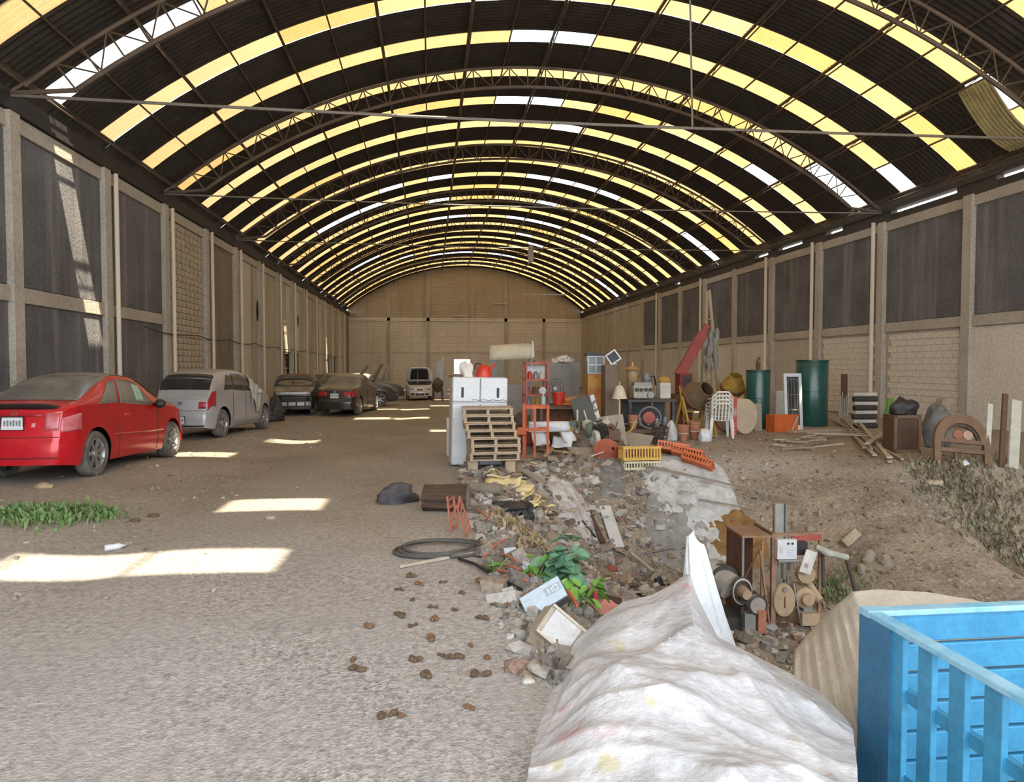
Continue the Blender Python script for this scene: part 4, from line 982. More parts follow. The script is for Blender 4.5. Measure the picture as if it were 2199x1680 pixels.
# lamp standing before the bench
L4 = at_gy(1330, 15.0); lm = T('floor_lamp', 'old floor lamp with a cream cone shade beside the brown pillar', 'lamp', L4)
MB().lathe([(.001, 0), (.13, 0), (.13, .02), (.02, .05), (.016, .4), (.03, .5), (.016, .6), (.016, 1.33), (.001, 1.35)], 14, cap=False).build('stem', OFFW, lm, True)
MB().lathe([(.165, .97), (.15, 1.03), (.10, 1.20), (.055, 1.26), (.05, 1.26), (.09, 1.19), (.14, 1.03), (.155, .97)], 24, cap=False).build('shade', M('lamp_cream', (0.68, .60, .46), .7), lm, True)
# ---- scrap on the ground in front of the benches
def pot(px, py, wpx, hpx, label, mat, nm='terracotta_pot', cat='pot'):
    p = hit(px, py); s = ppm(p); r = wpx / s / 2; h = hpx / s
    t = T(nm, label, cat, p)
    MB().lathe([(.001, 0), (r * .6, 0), (r * .95, h * .55), (r, h * .86), (r * 1.06, h * .88), (r * 1.06, h), (r * .9, h), (r * .85, h * .86), (.001, h * .8)], 18, cap=False).build('body', mat, t, True)
    MB().lathe([(r * .98, h * .45), (r * 1.02, h * .48), (r * .98, h * .51)], 18, cap=False).build('band', OFFW, t, True); return t
bxp = at_gy(1382, 15.0); lowb = T('wooden_crate', 'low dark wooden crate in front of the machine bench', 'crate', bxp, R_(2))
for zq in (.05, .15, .25): MB().box((0, -.17, zq), (.78, .02, .085)).build('plank', WOODD, lowb); MB().box((0, .17, zq), (.78, .02, .085)).build('plank', WOODD, lowb)
for xq in (-.38, .38): MB().box((xq, 0, .148), (.02, .34, .296)).build('end_board', WOODD, lowb)
MB().box((0, 0, .288), (.74, .32, .02)).build('lid', WOODD, lowb)
tpot = pot(1361, 922, 22, 30, 'terracotta pot on the left end of the low dark crate', TERRA); tpot.location = (bxp.x - .24, bxp.y, bxp.z + .30); tpot.scale = (.8, .8, .8)
pot(1467, 947, 24, 34, 'terracotta pot with a pale band between two white sacks', TERRA)
pot(1491, 944, 24, 38, 'taller reddish terracotta pot beside the round white sack', TERRA)
p = at_gy(1386, 15.0); p.z += .30; p.x += .10; hb = T('reel', 'round reddish-centred metal reel leaning under the machine bench', 'reel', p, R_(-15))
MB().lathe([(.22, -.09), (.25, -.09), (.25, .09), (.22, .09), (.22, -.09)], 28, (0, 0, .25), 'y', False).build('rim', M('dull_purple_grey', (0.22, .19, .19), .7), hb, True)
MB().lathe([(.001, -.07), (.13, -.06), (.14, 0), (.001, .02)], 18, (-.02, 0, .25), 'y', False).build('hub', M('dull_red', (0.42, .11, .09), .7), hb, True)
for q in range(5): bar('spoke', (0, 0, .25), (.22 * math.cos(q * 1.256), 0, .25 + .22 * math.sin(q * 1.256)), .012, DMET, hb)
p = at_gy(1418, 14.6); wb = T('wire_basket', 'dark wire basket in front of the reddish reel', 'basket', p, R_(10))
for q in range(12):
    a = 2 * math.pi * q / 12; bar('wire', (.13 * math.cos(a), .13 * math.sin(a), 0), (.18 * math.cos(a), .18 * math.sin(a), .36), .008, DMET, wb, 5)
for z, r in ((.01, .13), (.12, .147), (.24, .163), (.36, .18)): MB().tube([(r * math.cos(2 * math.pi * q / 20), r * math.sin(2 * math.pi * q / 20), z) for q in range(21)], .008, 5).build('hoop', DMET, wb)
def sack(px, py, wpx, hpx, label, mat, nm='sack', seed=1, sqy=.8, rough=.3):
    p = hit(px, py); s = ppm(p); r = wpx / s / 2; o = crumple(nm, mat, r, seed, (1, sqy, hpx / wpx * 1.38), rough); place(o, p); return tag(o, label, 'sack' if nm != 'bag' else 'bag')
sack(1443, 946, 24, 38, 'tall greyish white sack left of the terracotta pots', SACK, seed=3)
sack(1514, 948, 28, 30, 'round white sack in front of the plastic chairs', WHITE, seed=8)
sack(1430, 950, 14, 14, 'small pinkish bag on the ground before the wire basket', M('pinkish_bag', (0.55, .45, .42), .8), 'bag', 5)
# ---- plastic chairs
def chair():
    t = T('plastic_chair', '', 'chair', group='stacked white plastic chairs'); w = .46; PW = M('white_plastic', (0.72, .71, .66), .45, scale=4, bmp=.03)
    for x, y in ((-1, -1), (1, -1), (-1, 1), (1, 1)): MB().beam((x * (w / 2 + .03), y * .22, 0), (x * w / 2 * .92, y * .18, .43), .05, .05).build('leg', PW, t)
    MB().grid(lambda a, b: Vector((lerp(-w / 2, w / 2, a), lerp(-.24, .22, b), .43 - .03 * math.sin(math.pi * a) + .02 * (2 * b - 1) ** 4)), 8, 6).build('seat', PW, t, True, solid=.018)
    for q in range(5): MB().beam((-.15 + .075 * q, .21, .43), (-.155 + .0775 * q, .29, .78), .035, .014, (0, 1, 0)).build('back_slat', PW, t)
    MB().tube([(-w / 2 - .01, .2, .43), (-w / 2, .27, .70), (-.12, .30, .82), (.12, .30, .82), (w / 2, .27, .70), (w / 2 + .01, .2, .43)], .024, 8).build('back_frame', PW, t, True)
    for x in (-1, 1): MB().tube([(x * (w / 2 + .02), -.20, .43), (x * (w / 2 + .04), -.18, .62), (x * (w / 2 + .03), .05, .65), (x * w / 2, .25, .66)], .022, 8).build('armrest', PW, t, True)
    return t
p = hit(1548, 941); c0 = chair()
for k, lab in enumerate(('lowest white plastic chair of the stack', 'white plastic chair second from the bottom of the stack', 'white plastic chair third from the bottom of the stack', 'topmost white plastic chair of the stack')):
    t = c0 if k == 0 else copy_tree(c0); t['label'] = lab + ' near the green tanks'; place(t, (p.x, p.y + .1, p.z + .09 * k), R_(172))
# ---- drums, mixers
L = hit(1590, 933); dm = T('cable_drum', 'large cream round drum with a red side behind the plastic chairs', 'drum', (L.x, L.y + .25, L.z), R_(-62))
MB().lathe([(.001, -.30), (.43, -.30), (.44, -.28), (.44, .28), (.43, .30), (.001, .30)], 36, (0, 0, .44), 'x', False).build('barrel', M('cream_drum', (0.60, .50, .36), .7, col2=(0.5, .40, .28), scale=3), dm, 35)
MB().lathe([(.40, -.315), (.445, -.315), (.445, -.27), (.40, -.27)], 36, (0, 0, .44), 'x').build('rim', M('red_rim', (0.50, .08, .05), .6), dm)
L = hit(1574, 937); thing1('red_board', 'upright red and white painted board beside the cream drum', 'board', L, MB().box((0, 0, .48), (.17, .05, .96)), M('red_white_board', (0.45, .07, .05), .6, col2=(0.55, .38, .34), scale=2.5, lo=.4, hi=.5), 0, bevel=.006)
def mixer(px, y, mat, fm, label, s=1.0, rz=0, tilt=35):
    L = at_gy(px, y); t = T('concrete_mixer', label, 'mixer', L, rz)
    dmx = MB().lathe([(.001, -.30), (.16, -.30), (.30, -.12), (.34, .05), (.33, .15), (.20, .40), (.19, .46), (.17, .46), (.18, .38), (.28, .12)], 26, cap=False).build('drum', mat, t, True)
    dmx.location = (0, 0, .95 * s); dmx.rotation_euler = (R_(tilt), R_(12), 0)
    MB().lathe([(.335, -.02), (.365, 0), (.365, .06), (.335, .08)], 30, cap=False).build('ring_gear', RUSTY, dmx)
    for x in (-.36, .36):
        bar('leg', (x, -.38, 0), (x, 0, .95 * s), .03, fm, t, 8); bar('leg', (x, .38, 0), (x, 0, .95 * s), .03, fm, t, 8); bar('stay', (x, -.3, .2), (x, .3, .2), .02, fm, t, 6)
    bar('axle', (-.38, 0, .95 * s), (.38, 0, .95 * s), .025, fm, t, 8); bar('stay', (-.36, -.38, .02), (.36, -.38, .02), .025, fm, t, 6)
    MB().tube([(.42 + .0, .26 * math.cos(2 * math.pi * q / 20), .95 * s + .26 * math.sin(2 * math.pi * q / 20)) for q in range(21)], .014, 6).build('tilt_wheel', fm, t)
    return t
mixer(1492, 16.3, M('brown_drum', (0.13, .085, .05), .7, col2=(0.20, .13, .07), scale=5), YELL, 'concrete mixer with a dark brown drum on a yellow frame', 1.0, R_(15), 62)
mixer(1572, 19.6, YELL, YELL, 'yellow concrete mixer between the cream drum and the wall', 1.12, R_(-20), 30)
# yellow trolley frame in front of the brown mixer
L = hit(1468, 912); yf = T('yellow_trolley', 'yellow steel trolley frame below the brown mixer drum', 'trolley', L, R_(12))
for x in (0, .32): 
    for y in (0, .3): MB().box((x, y, .2), (.04, .04, .40)).build('leg', YELL, yf)
for z in (.10, .38): MB().box((.16, 0, z), (.36, .045, .05)).build('rail', YELL, yf); MB().box((.16, .3, z), (.36, .045, .05)).build('rail', YELL, yf)
MB().beam((-.03, -.02, .35), (-.16, 0, 1.15), .04, .04).build('handle', YELL, yf); MB().beam((.06, .02, .38), (-.07, .03, 1.1), .03, .03).build('handle', YELL, yf)
MB().box((.16, .15, .41), (.38, .34, .02)).build('tray', M('dull_yellow', (0.30, .24, .10), .7), yf)
# ---- red boom on a pedestal
L = at_gy(1462, 20.3); rb = T('red_hoist', 'red hoist arm slanting up from a dark red housing against the right wall', 'hoist', L, 0)
MB().box((0, 0, .45), (.5, .5, .9)).build('pedestal', RUSTY, rb)
MB().box((.08, 0, 1.20), (.40, .40, .62)).build('housing', M('deep_red', (0.22, .03, .03), .6), rb, bevel=.02); MB().box((.13, -.21, 1.22), (.24, .02, .4)).build('housing_door', BLKP, rb)
MB().beam((-.06, 0, 1.45), (.66, 0, 2.72), .18, .30, (-.8, 0, .5)).build('arm', DRED, rb, bevel=.015); MB().beam((.60, .0, 2.62), (.80, 0, 2.98), .12, .16, (-.8, 0, .5)).build('arm_tip', DRED, rb)
# ---- timber tripod
L = at_gy(1518, 20.6); tw = T('pole_tripod', 'tall tripod of tan timber poles reaching to the eaves', 'tripod', L, 0)
TAN = M('tan_pole', (0.45, .36, .24), .8, col2=(0.34, .27, .18), scale=4)
top = Vector((-.02, 0, 4.05))
for bx_, by_, r in ((-.22, -.2, .05), (.42, -.1, .055), (.05, .4, .05), (-.12, -.1, .03)): bar('pole', (bx_, by_, 0), (top.x + bx_ * .1, by_ * .1, 4.0 + .12 * bx_), r, TAN, tw, 8)
for q in range(4): MB().beam((-.18 + .035 * q, -.15, .9 + .75 * q), (.33 - .075 * q, -.08, .9 + .75 * q), .05, .04).build('rung', TAN, tw)
o = MB(); 
for q in range(22): o.rock((rr_.uniform(-.2, .2), rr_.uniform(-.08, .08), .1 + q * .042), .11, q, (.55, .35, rr_.uniform(1.0, 2.6)), 2, .6)
thing1('grey_bundle', 'bundle of grey rags and cables hanging on the timber tripod', 'bundle', L + Vector((.0, -.38, 1.65)), o, CLOTHG, smooth=60)
L = hit(1550, 905); tl = T('hand_trolley', 'tall grey hand trolley standing behind the plastic chairs', 'trolley', (L.x, L.y + 1.2, Zg(L.x, L.y + 1.2)), R_(-10))
for x in (-.17, .17): bar('upright', (x, 0, .1), (x * .9, .12, 1.75), .022, GMET, tl, 8)
for z in (.45, .85, 1.25, 1.7): bar('crossbar', (-.17, .02 + .07 * z, z), (.17, .02 + .07 * z, z), .018, GMET, tl, 6)
MB().box((0, -.12, .06), (.38, .26, .02)).build('toe_plate', GMET, tl)
for x in (-.2, .2): MB().lathe([(.03, -.03), (.12, -.03), (.12, .03), (.03, .03)], 16, (x, .06, .12), 'x').build('wheel', TYRE, tl)
# ---- green tanks and things by the right wall
def tank(px, py, w_, h_, label, stub=False):
    L = hit(px, py); s = ppm(L); r = w_ / s / 2; h = h_ / s; t = T('green_tank', label, 'tank', (L.x, L.y + r, L.z), 0, 'green tanks')
    MB().lathe([(.001, 0), (r * .98, 0), (r, .02), (r, h - .02), (r * .97, h), (.001, h)], 40, cap=False).build('shell', GRNT, t, 35)
    MB().lathe([(r, h - .05), (r * 1.02, h - .04), (r * 1.02, h + .01), (r * .95, h + .01), (r * .95, h - .01)], 40, cap=False).build('rim', M('dark_green_rim', (0.012, .06, .05), .4), t)
    MB().lathe([(r * 1.004, h * .52), (r * 1.008, h * .525), (r * 1.004, h * .53)], 40, cap=False).build('weld_seam', M('dark_green_rim', (0.012, .06, .05), .4), t)
    if stub: bar('pipe_stub', (0, 0, h - .01), (0, 0, h + .22), .06, RUSTY, t, 10); bar('vent', (-.05, 0, h + .2), (.03, 0, h + .36), .035, RUSTY, t, 8)
    else: bar('pipe_stub', (.05, 0, h - .01), (.05, 0, h + .09), .02, GRNT, t, 8)
    return t
tank(1638, 922, 50, 126, 'shorter slim green steel tank with a rusty pipe on top', True); tank(1760, 917, 66, 143, 'taller wide green steel tank beside the white grille door')
L = hit(1705, 923); s = ppm(L); w_, h_ = 41 / s, 121 / s; gd = T('grille_door', 'narrow white door with a black barred window between the green tanks', 'door', L, rot=(R_(-5), 0, R_(2)))
MB().box((0, .02, h_ / 2), (w_ * .7, .02, h_ * .9)).build('dark_panel', BLKP, gd)
for x in (-1, 1): MB().box((x * w_ * .42, 0, h_ / 2), (w_ * .16, .05, h_)).build('stile', WHITE, gd, bevel=.006)
for z, hh in ((h_ * .04, h_ * .08), (h_ * .97, h_ * .06)): MB().box((0, 0, z), (w_ * .72, .05, hh)).build('rail', WHITE, gd)
for q in range(4): bar('grille_bar', (lerp(-.26, .26, q / 3) * w_, -.005, h_ * .07), (lerp(-.26, .26, q / 3) * w_, -.005, h_ * .92), .008, GMET, gd, 6)
for z in (.35, .62): bar('grille_bar', (-w_ * .34, -.006, h_ * z), (w_ * .34, -.006, h_ * z), .007, GMET, gd, 6)
MB().tube([(w_ * .34 * math.cos(a), -.006, h_ * .80 + w_ * .3 * math.sin(a)) for a in [math.pi * q / 10 for q in range(11)]], .009, 5).build('grille_arch', GMET, gd)
L = at_gy(1673, 19.4); thing1('white_box', 'plain white box behind the orange crate', 'box', L, MB().box((0, 0, .5), (.36, .3, 1.0)), M('dirty_white', (0.58, .57, .54), .6), 0, bevel=.01)
L = hit(1679, 927); s = ppm(L); ob = T('orange_crate', 'low open orange steel box on the ground before the white box', 'box', L, R_(4)); w_, h_ = 54 / s, 36 / s
for c, dd in (((0, -.2, h_ / 2), (w_, .02, h_)), ((0, .2, h_ / 2), (w_, .02, h_)), ((-w_ / 2, 0, h_ / 2), (.02, .4, h_)), ((w_ / 2, 0, h_ / 2), (.02, .4, h_)), ((0, 0, .01), (w_, .4, .02))): MB().box(c, dd).build('side' if dd[2] > .03 else 'bottom', M('orange_box', (0.66, .14, .03), .5, scale=4), ob)
MB().box((0, -.2, h_), (w_ + .03, .035, .03)).build('lip', M('orange_box', (0.66, .14, .03)), ob)
o = MB().beam((.10, -.28, 0), (.30, -.24, h_ * .95), .035, .02); thing1('white_stick', 'white stick leaning on the front of the orange box', 'stick', L, o, OFFW, 0)
L = hit(1628, 926); thing1('grey_slab', 'grey stone slab leaning on the slim green tank', 'slab', L, MB().box((0, 0, .36), (.21, .05, .72)), GREYB, rot=(R_(-4), 0, 0), bevel=.01)
L = hit(1814, 893); pb = T('door_board', 'dark brown board leaning on the wall beside the wide green tank', 'board', L + Vector((.05, .1, 0)), rot=(R_(-9), R_(5), 0))
MB().box((0, 0, .74), (.24, .05, 1.48)).build('panel', WOODD, pb); MB().box((.11, -.03, .74), (.03, .03, 1.48)).build('edge_strip', OFFW, pb)
for q in range(6):
    b0_ = hit(1803 + q * 3.2, 895 + (q % 2)); o = MB().tube([(0, 0, 0), (.10 + .05 * q * .4, .25, .62 + .1 * (q % 3))], .02, 7)
    thing1('pipe', 'grey-white pipe in the bundle leaning by the wide green tank', 'pipe', b0_, o, M('grey_white_pipe', (0.50, .50, .48), .5), group='leaning pipe bundle')
# rolls
L = hit(1862, 921); s = ppm(L); ln = 52 / s; zz = L.z
for q in range(8):
    r = (.072, .055)[q % 2]; m = MB().lathe([(.001, -ln / 2), (r, -ln / 2), (r, ln / 2), (.001, ln / 2)], 16, (0, 0, r), 'x', False)
    nm, lab, mt = (('white_roll', 'white roll', M('white_roll', (0.60, .58, .52), .6)) if q % 2 else ('dark_roll', 'dark roll', DMET))
    thing1(nm, '%s %s in the stack of rolls by the right wall' % (('lowest', 'second lowest', 'third lowest', 'topmost')[q // 2], lab), 'roll', (L.x + rr_.uniform(-.03, .03), L.y + .1, zz), m, mt, R_(rr_.uniform(-4, 4)), smooth=40, group='stacked rolls'); zz += 2 * r - .004
o = MB().grid(lambda a, b: Vector((lerp(-.16, .2, a) * (1 - .35 * b) + .08 * b, .10 * math.sin(math.pi * a) - .02, .75 * b - .05 * abs(a - .5) + .02 * math.sin(9 * a))), 10, 10)
L = hit(1905, 905); thing1('green_sheet', 'bright green curved plastic sheet standing against the right wall', 'plastic sheet', (L.x, L.y, L.z - .02), o, GREENP, smooth=True, solid=.012)
# cabinet, bags, arch, boards
L = hit(1950, 972); s = ppm(L); w_, h_ = 58 / s, 80 / s; cb = T('wooden_cabinet', 'dark brown wooden cabinet standing in front of the right wall', 'cabinet', (L.x, L.y + .2, L.z), R_(-6))
MB().box((0, .02, h_ / 2), (w_, .40, h_)).build('body', WOODD, cb, bevel=.008)
MB().box((-.05, -.19, h_ / 2), (w_ * .7, .02, h_ * .8)).build('door', M('cabinet_door', (0.10, .055, .035), .5, scale=4, stretch=(1, 1, 5)), cb)
for x in (-1, 1): MB().box((x * w_ * .44, -.195, h_ / 2), (.05, .03, h_)).build('stile', M('cabinet_stile', (0.20, .12, .075), .6), cb)
for z in (.03, h_ - .03): MB().box((0, -.195, z), (w_, .03, .06)).build('rail', M('cabinet_stile', (0.20, .12, .075)), cb)
o = crumple('black_bag', BLACKB, .25, 21, (1, .75, .85), .5); place(o, (L.x + .03, L.y + .2, L.z + h_)); tag(o, 'crumpled black bag lying on the wooden cabinet', 'bag')
o = crumple('dark_sack', M('dark_grey_sack', (0.12, .115, .12), .6, col2=(0.22, .22, .215), scale=4, bmp=.5), .30, 23, (1.0, .8, 2.1), .4); place(o, hit(2014, 962)); tag(o, 'tall dark grey sack between the wooden cabinet and the wooden arch', 'sack')
tp = hit(2014, 962); thing1('cardboard_box', 'small tan carton on top of the tall dark sack', 'box', (tp.x + .08, tp.y + .0, tp.z + .875), MB().box((0, 0, .07), (.17, .15, .14)), M('tan_carton', (0.35, .27, .18), .8), R_(12), bevel=.004)
L = hit(2066, 1000); s = ppm(L); w_, h_ = 118 / s, 112 / s; aw = T('wooden_arch', 'brown wooden arched window frame leaning back by the right wall', 'frame', L, rot=(R_(-14), R_(5), R_(-8)))
WA = M('arch_wood', (0.20, .115, .065), .65, col2=(0.13, .075, .045), scale=5)
def archpts(hw_, hh, z0, n=18): return [(hw_ * math.cos(math.pi * q / n), z0 + hh * math.sin(math.pi * q / n)) for q in range(n + 1)]
def archring(w1, h1, w2, h2, z0, dep, yoff):
    m = MB(); a, b = archpts(w1, h1, z0), archpts(w2, h2, z0); n = len(a)
    for i in range(n):
        for (x, z) in (a[i], b[i]): m.v += [(x, yoff - dep / 2, z), (x, yoff + dep / 2, z)]
    for i in range(n - 1):
        o_, p_ = i * 4, (i + 1) * 4
        m.f += [(o_, p_, p_ + 2, o_ + 2), (o_ + 1, o_ + 3, p_ + 3, p_ + 1), (o_, o_ + 1, p_ + 1, p_), (o_ + 2, p_ + 2, p_ + 3, o_ + 3)]
    m.f += [(0, 2, 3, 1), ((n - 1) * 4, (n - 1) * 4 + 1, (n - 1) * 4 + 3, (n - 1) * 4 + 2)]
    return m
hw_ = w_ / 2
archring(hw_, h_ * .54, hw_ * .68, h_ * .36, h_ * .46, .08, 0).build('outer_arch', WA, aw, 40); archring(hw_ * .70, h_ * .37, hw_ * .60, h_ * .30, h_ * .46, .05, .02).build('inner_arch', M('arch_dark', (0.085, .05, .03)), aw, 40)
for z in (.46, .28): MB().box((0, 0, h_ * z), (w_ * .98, .07, .07)).build('rail', WA, aw)
for x in (-1, 1): MB().box((x * hw_ * .90, 0, h_ * .23), (.11, .08, h_ * .47)).build('leg', WA, aw)
MB().box((0, .04, h_ * .58), (hw_ * 1.2, .015, h_ * .25)).build('panel', M('arch_panel', (0.17, .13, .10), .7), aw)
MB().box((-.1, .02, h_ * .13), (.04, .04, h_ * .27)).build('baluster', WA, aw)
for x, mt in ((-.04, M('rosette_red', (0.33, .12, .07), .6)), (.14, M('rosette_pale', (0.5, .32, .24), .6))): MB().lathe([(.001, -.03), (.085, -.02), (.09, 0)], 18, (x, .03, h_ * .60), 'y', False).build('rosette', mt, aw, True)
sack(2073, 1001, 18, 12, 'small white crumpled bag at the foot of the wooden arch', WHITE, 'bag', 31)
for q, (px, py, hh, mt, lab) in enumerate(((2118, 1003, 1.15, OFFW, 'narrow pale board leaning at the right edge beyond the wooden arch'), (2150, 1004, 1.35, WOODD, 'dark plank leaning at the far right edge'), (2175, 1006, 1.25, OFFW, 'flaking white board leaning at the far right edge'))):
    thing1('leaning_board', lab, 'board', hit(px, py), MB().box((0, 0, hh / 2), (.10 if q < 2 else .2, .04, hh)), mt, rot=(R_(-10), R_(11), 0), bevel=.004)
# ---- lumber pile
def plank(px0, py0, px1, py1, w_, t_, mat, label, lift0=.03, lift1=.03, group=None, nm='plank'):
    a, b = hit(px0, py0, lift0), hit(px1, py1, lift1); m = MB().beam(Vector((0, 0, 0)), b - a, w_, t_)
    o = m.build(nm, mat, None, bevel=.004); o.location = a; return tag(o, label, 'plank', group)
LUM = [M('lumber_a', (0.42, .34, .25), .85, col2=(0.32, .25, .18), scale=6, bmp=.3), M('lumber_b', (0.50, .43, .33), .85, scale=6, bmp=.3), M('lumber_c', (0.30, .25, .20), .85, scale=6, bmp=.3)]
rl = random.Random(9)
for q in range(9):
    plank(1782 + q * 9 + rl.uniform(-6, 6), 903 + q * 3, 1958 + rl.uniform(-50, 30) - (q % 3) * 30, 1004 + rl.uniform(-14, 8) - (q % 3) * 14, .05 + .03 * (q % 2), .035, LUM[q % 3], ('first', 'second', 'third', 'fourth', 'fifth', 'sixth', 'seventh', 'eighth', 'ninth')[q] + ' long pale plank from the left in the sloping bundle', .06 + .035 * (q % 4), .05 + .03 * (q % 3), 'long planks of the lumber pile')
for q in range(16):
    x0 = 1655 + rl.random() * 110; y0 = 938 + rl.random() * 34; ln_ = rl.uniform(25, 75); an = rl.uniform(-.35, .25)
    plank(x0, y0, x0 + ln_, y0 + ln_ * an * .5, .06, .03, LUM[rl.randrange(3)], 'short weathered stick heaped left of the long planks', .03 + .05 * rl.random(), .03 + .09 * rl.random(), 'short sticks of the lumber pile')
for q in range(5):
    plank(1690 + q * 14, 934 + q * 3, 1830 + q * 12, 925 + q * 5, .05, .03, LUM[q % 3], ('rearmost', 'second', 'third', 'fourth', 'front')[q] + ' level batten from the back of the lumber pile', .08 + .02 * q, .09, 'level battens of the lumber pile')
plank(1862, 968, 1908, 938, .09, .04, LUM[1], 'short broad plank lying crosswise on the long planks', .14, .16)
plank(1868, 962, 1905, 943, .05, .04, LUM[2], 'short dark batten beside the crosswise plank', .1, .12)
# ================================================================== PIT, RUBBLE, FOREGROUND
def island_mat(name, cols, rough=.9):
    m, nt, b = _nodes(name); g = nt.nodes.new('ShaderNodeNewGeometry'); r = nt.nodes.new('ShaderNodeValToRGB')
    r.color_ramp.interpolation = 'CONSTANT'; el = r.color_ramp.elements
    while len(el) < len(cols): el.new(0.5)
    for i, c in enumerate(cols): el[i].position = i / len(cols); el[i].color = (*c, 1)
    nt.links.new(g.outputs['Random Per Island'], r.inputs[0])
    c = mixcol(nt, 0.3, r.outputs[0], mixcol(nt, noise_fac(nt, 30, 4), (0.1, .08, .06), (.5, .45, .38)))
    nt.links.new(c, b.inputs['Base Color']); b.inputs['Roughness'].default_value = rough; b.inputs['Specular IOR Level'].default_value = .2
    return m
rg = random.Random(21)
RUB = island_mat('mixed_rubble', [(.24, .215, .19), (.16, .13, .105), (.34, .31, .275), (.12, .10, .085), (.50, .475, .44), (.25, .14, .10), (.27, .255, .24), (.29, .23, .16), (.14, .135, .13), (.42, .40, .37)])
# loose chips over the rubble slope
_ic = bmesh.new(); bmesh.ops.create_icosphere(_ic, subdivisions=1, radius=1); _icv = [v.co.copy() for v in _ic.verts]; _icf = [tuple(v.index for v in f.verts) for f in _ic.faces]; _ic.free()
_bxv = [Vector((x, y, z)) for z in (-1, 1) for y in (-1, 1) for x in (-1, 1)]; _bxf = [(0, 2, 3, 1), (4, 5, 7, 6), (0, 1, 5, 4), (2, 6, 7, 3), (0, 4, 6, 2), (1, 3, 7, 5)]
def scatter(name, label, cat, n, fx, mat, rmin, rmax, boxy=.4, flat=1.0):
    m = MB()
    for _ in range(n):
        p = fx()
        if p is None: continue
        x, y = p; r = rmin + (rmax - rmin) * rg.random() ** 3; e = Euler((rg.uniform(-.5, .5), rg.uniform(-.5, .5), rg.uniform(0, 6.3))).to_matrix()
        s = Vector((rg.uniform(.6, 1.7), rg.uniform(.5, 1.0), rg.uniform(.3, .8) * flat)) * r; c = Vector((x, y, Zg(x, y) + r * .25))
        vs_, fs_ = (_bxv, _bxf) if rg.random() < boxy else (_icv, _icf)
        m.add([c + e @ Vector((v.x * s.x, v.y * s.y, v.z * s.z)) * rg.uniform(.85, 1.1) for v in vs_], fs_)
    o = m.build(name, mat); return tag(o, label, cat, kind='stuff')
def fA():
    x = rg.uniform(.45, 4.6); y = rg.uniform(3.6, 12.7)
    rim = 10.9 + 2.1 * sm((x - .5) / 3.0)
    if y > rim + .3: return None
    if x > 3.4 and rg.random() < .5: return None
    return x, y
scatter('rubble', 'loose mixed rubble and splinters covering the left slope of the pit', 'rubble', 7500, fA, RUB, .014, .085, .55)
scatter('soil_clods', 'earth clods and stones scattered on the bare back slope of the pit', 'soil', 1500, lambda: (rg.uniform(4.2, 8.6), rg.uniform(7.5, 12.6)), island_mat('earth_clods', [(.23, .175, .12), (.18, .135, .09), (.30, .245, .18), (.14, .105, .075)]), .008, .05, .15)
scatter('rim_litter', 'small stones and litter on the ground around the stored scrap', 'litter', 900, lambda: (rg.uniform(1.6, 8.5), rg.uniform(12.6, 16.5)), RUB, .008, .035, .4)
scatter('path_stones', 'small stones strewn along the left side of the path', 'stones', 700, lambda: (-3.9 + rg.gauss(0, 1.0), rg.uniform(5, 20)), RUB, .006, .03, .2)
# individual stones
stn = [MB().rock((0, 0, 0), 1, q, (1, .8, .6), 1, .4).mesh('stone_mesh%d' % q, mt) for q, mt in enumerate((M('stone_grey', (0.36, .34, .31), .9, bmp=.4), M('stone_brown', (0.28, .22, .16), .9, bmp=.4), M('stone_pale', (0.48, .45, .40), .9, bmp=.4)))]
for q in range(46):
    x, y = rg.uniform(.7, 4.4), rg.uniform(4.6, 12.0)
    if y > 10.6 + 2.0 * sm((x - .5) / 3): continue
    r = rg.uniform(.05, .13); o = bpy.data.objects.new('stone', stn[q % 3]); COL.objects.link(o); o.location = (x, y, Zg(x, y) + r * .25); o.rotation_euler = (rg.uniform(-.4, .4), rg.uniform(-.4, .4), rg.uniform(0, 6)); o.scale = (r * rg.uniform(1, 1.6), r, r)
    tag(o, 'broken stone lying in the rubble on the left slope of the pit', 'stone', 'broken stones on the pit slope')
# scrap boards
SCR = [M('scrap_tan', (0.44, .33, .21), .85, scale=6, bmp=.3), M('scrap_grey', (0.33, .28, .23), .85, scale=6, bmp=.3), M('scrap_pale', (0.55, .48, .38), .85, scale=6), M('scrap_dark', (0.15, .11, .085), .85, scale=6)]
def scrap(n, x0, x1, y0, y1, label, group, lmin=.15, lmax=.55, wmin=.03, wmax=.14, mats=SCR, tilt=.5):
    for _ in range(n):
        px, py = rg.uniform(x0, x1), rg.uniform(y0, y1); p = hit(px, py); l = rg.uniform(lmin, lmax); w = rg.uniform(wmin, wmax)
        m = MB().box((0, 0, 0), (l, w, rg.uniform(.012, .03))); o = m.build('board_scrap', mats[rg.randrange(len(mats))], None, bevel=.003)
        ti = rg.uniform(-tilt, tilt) * .7; o.location = (p.x, p.y, p.z + .012 + abs(math.sin(ti)) * l * .42); o.rotation_euler = (rg.uniform(-.25, .25), ti, rg.uniform(0, 3.14)); tag(o, label, 'board', group)
scrap(34, 1000, 1170, 1000, 1062, 'broken wood scrap heaped below the pallet stack', 'wood scrap below the pallets')
scrap(22, 1130, 1300, 930, 1000, 'grey board scrap among the white panels behind the pit rim', 'board scrap behind the pit rim', .2, .7)
scrap(26, 1290, 1480, 1180, 1330, 'splintered board scrap near the bottom of the rubble slope', 'board scrap low on the rubble slope', .12, .5, .02, .10)
scrap(14, 1150, 1330, 1040, 1180, 'thin splintered strip on the upper rubble slope', 'thin strips on the rubble slope', .15, .6, .015, .05)
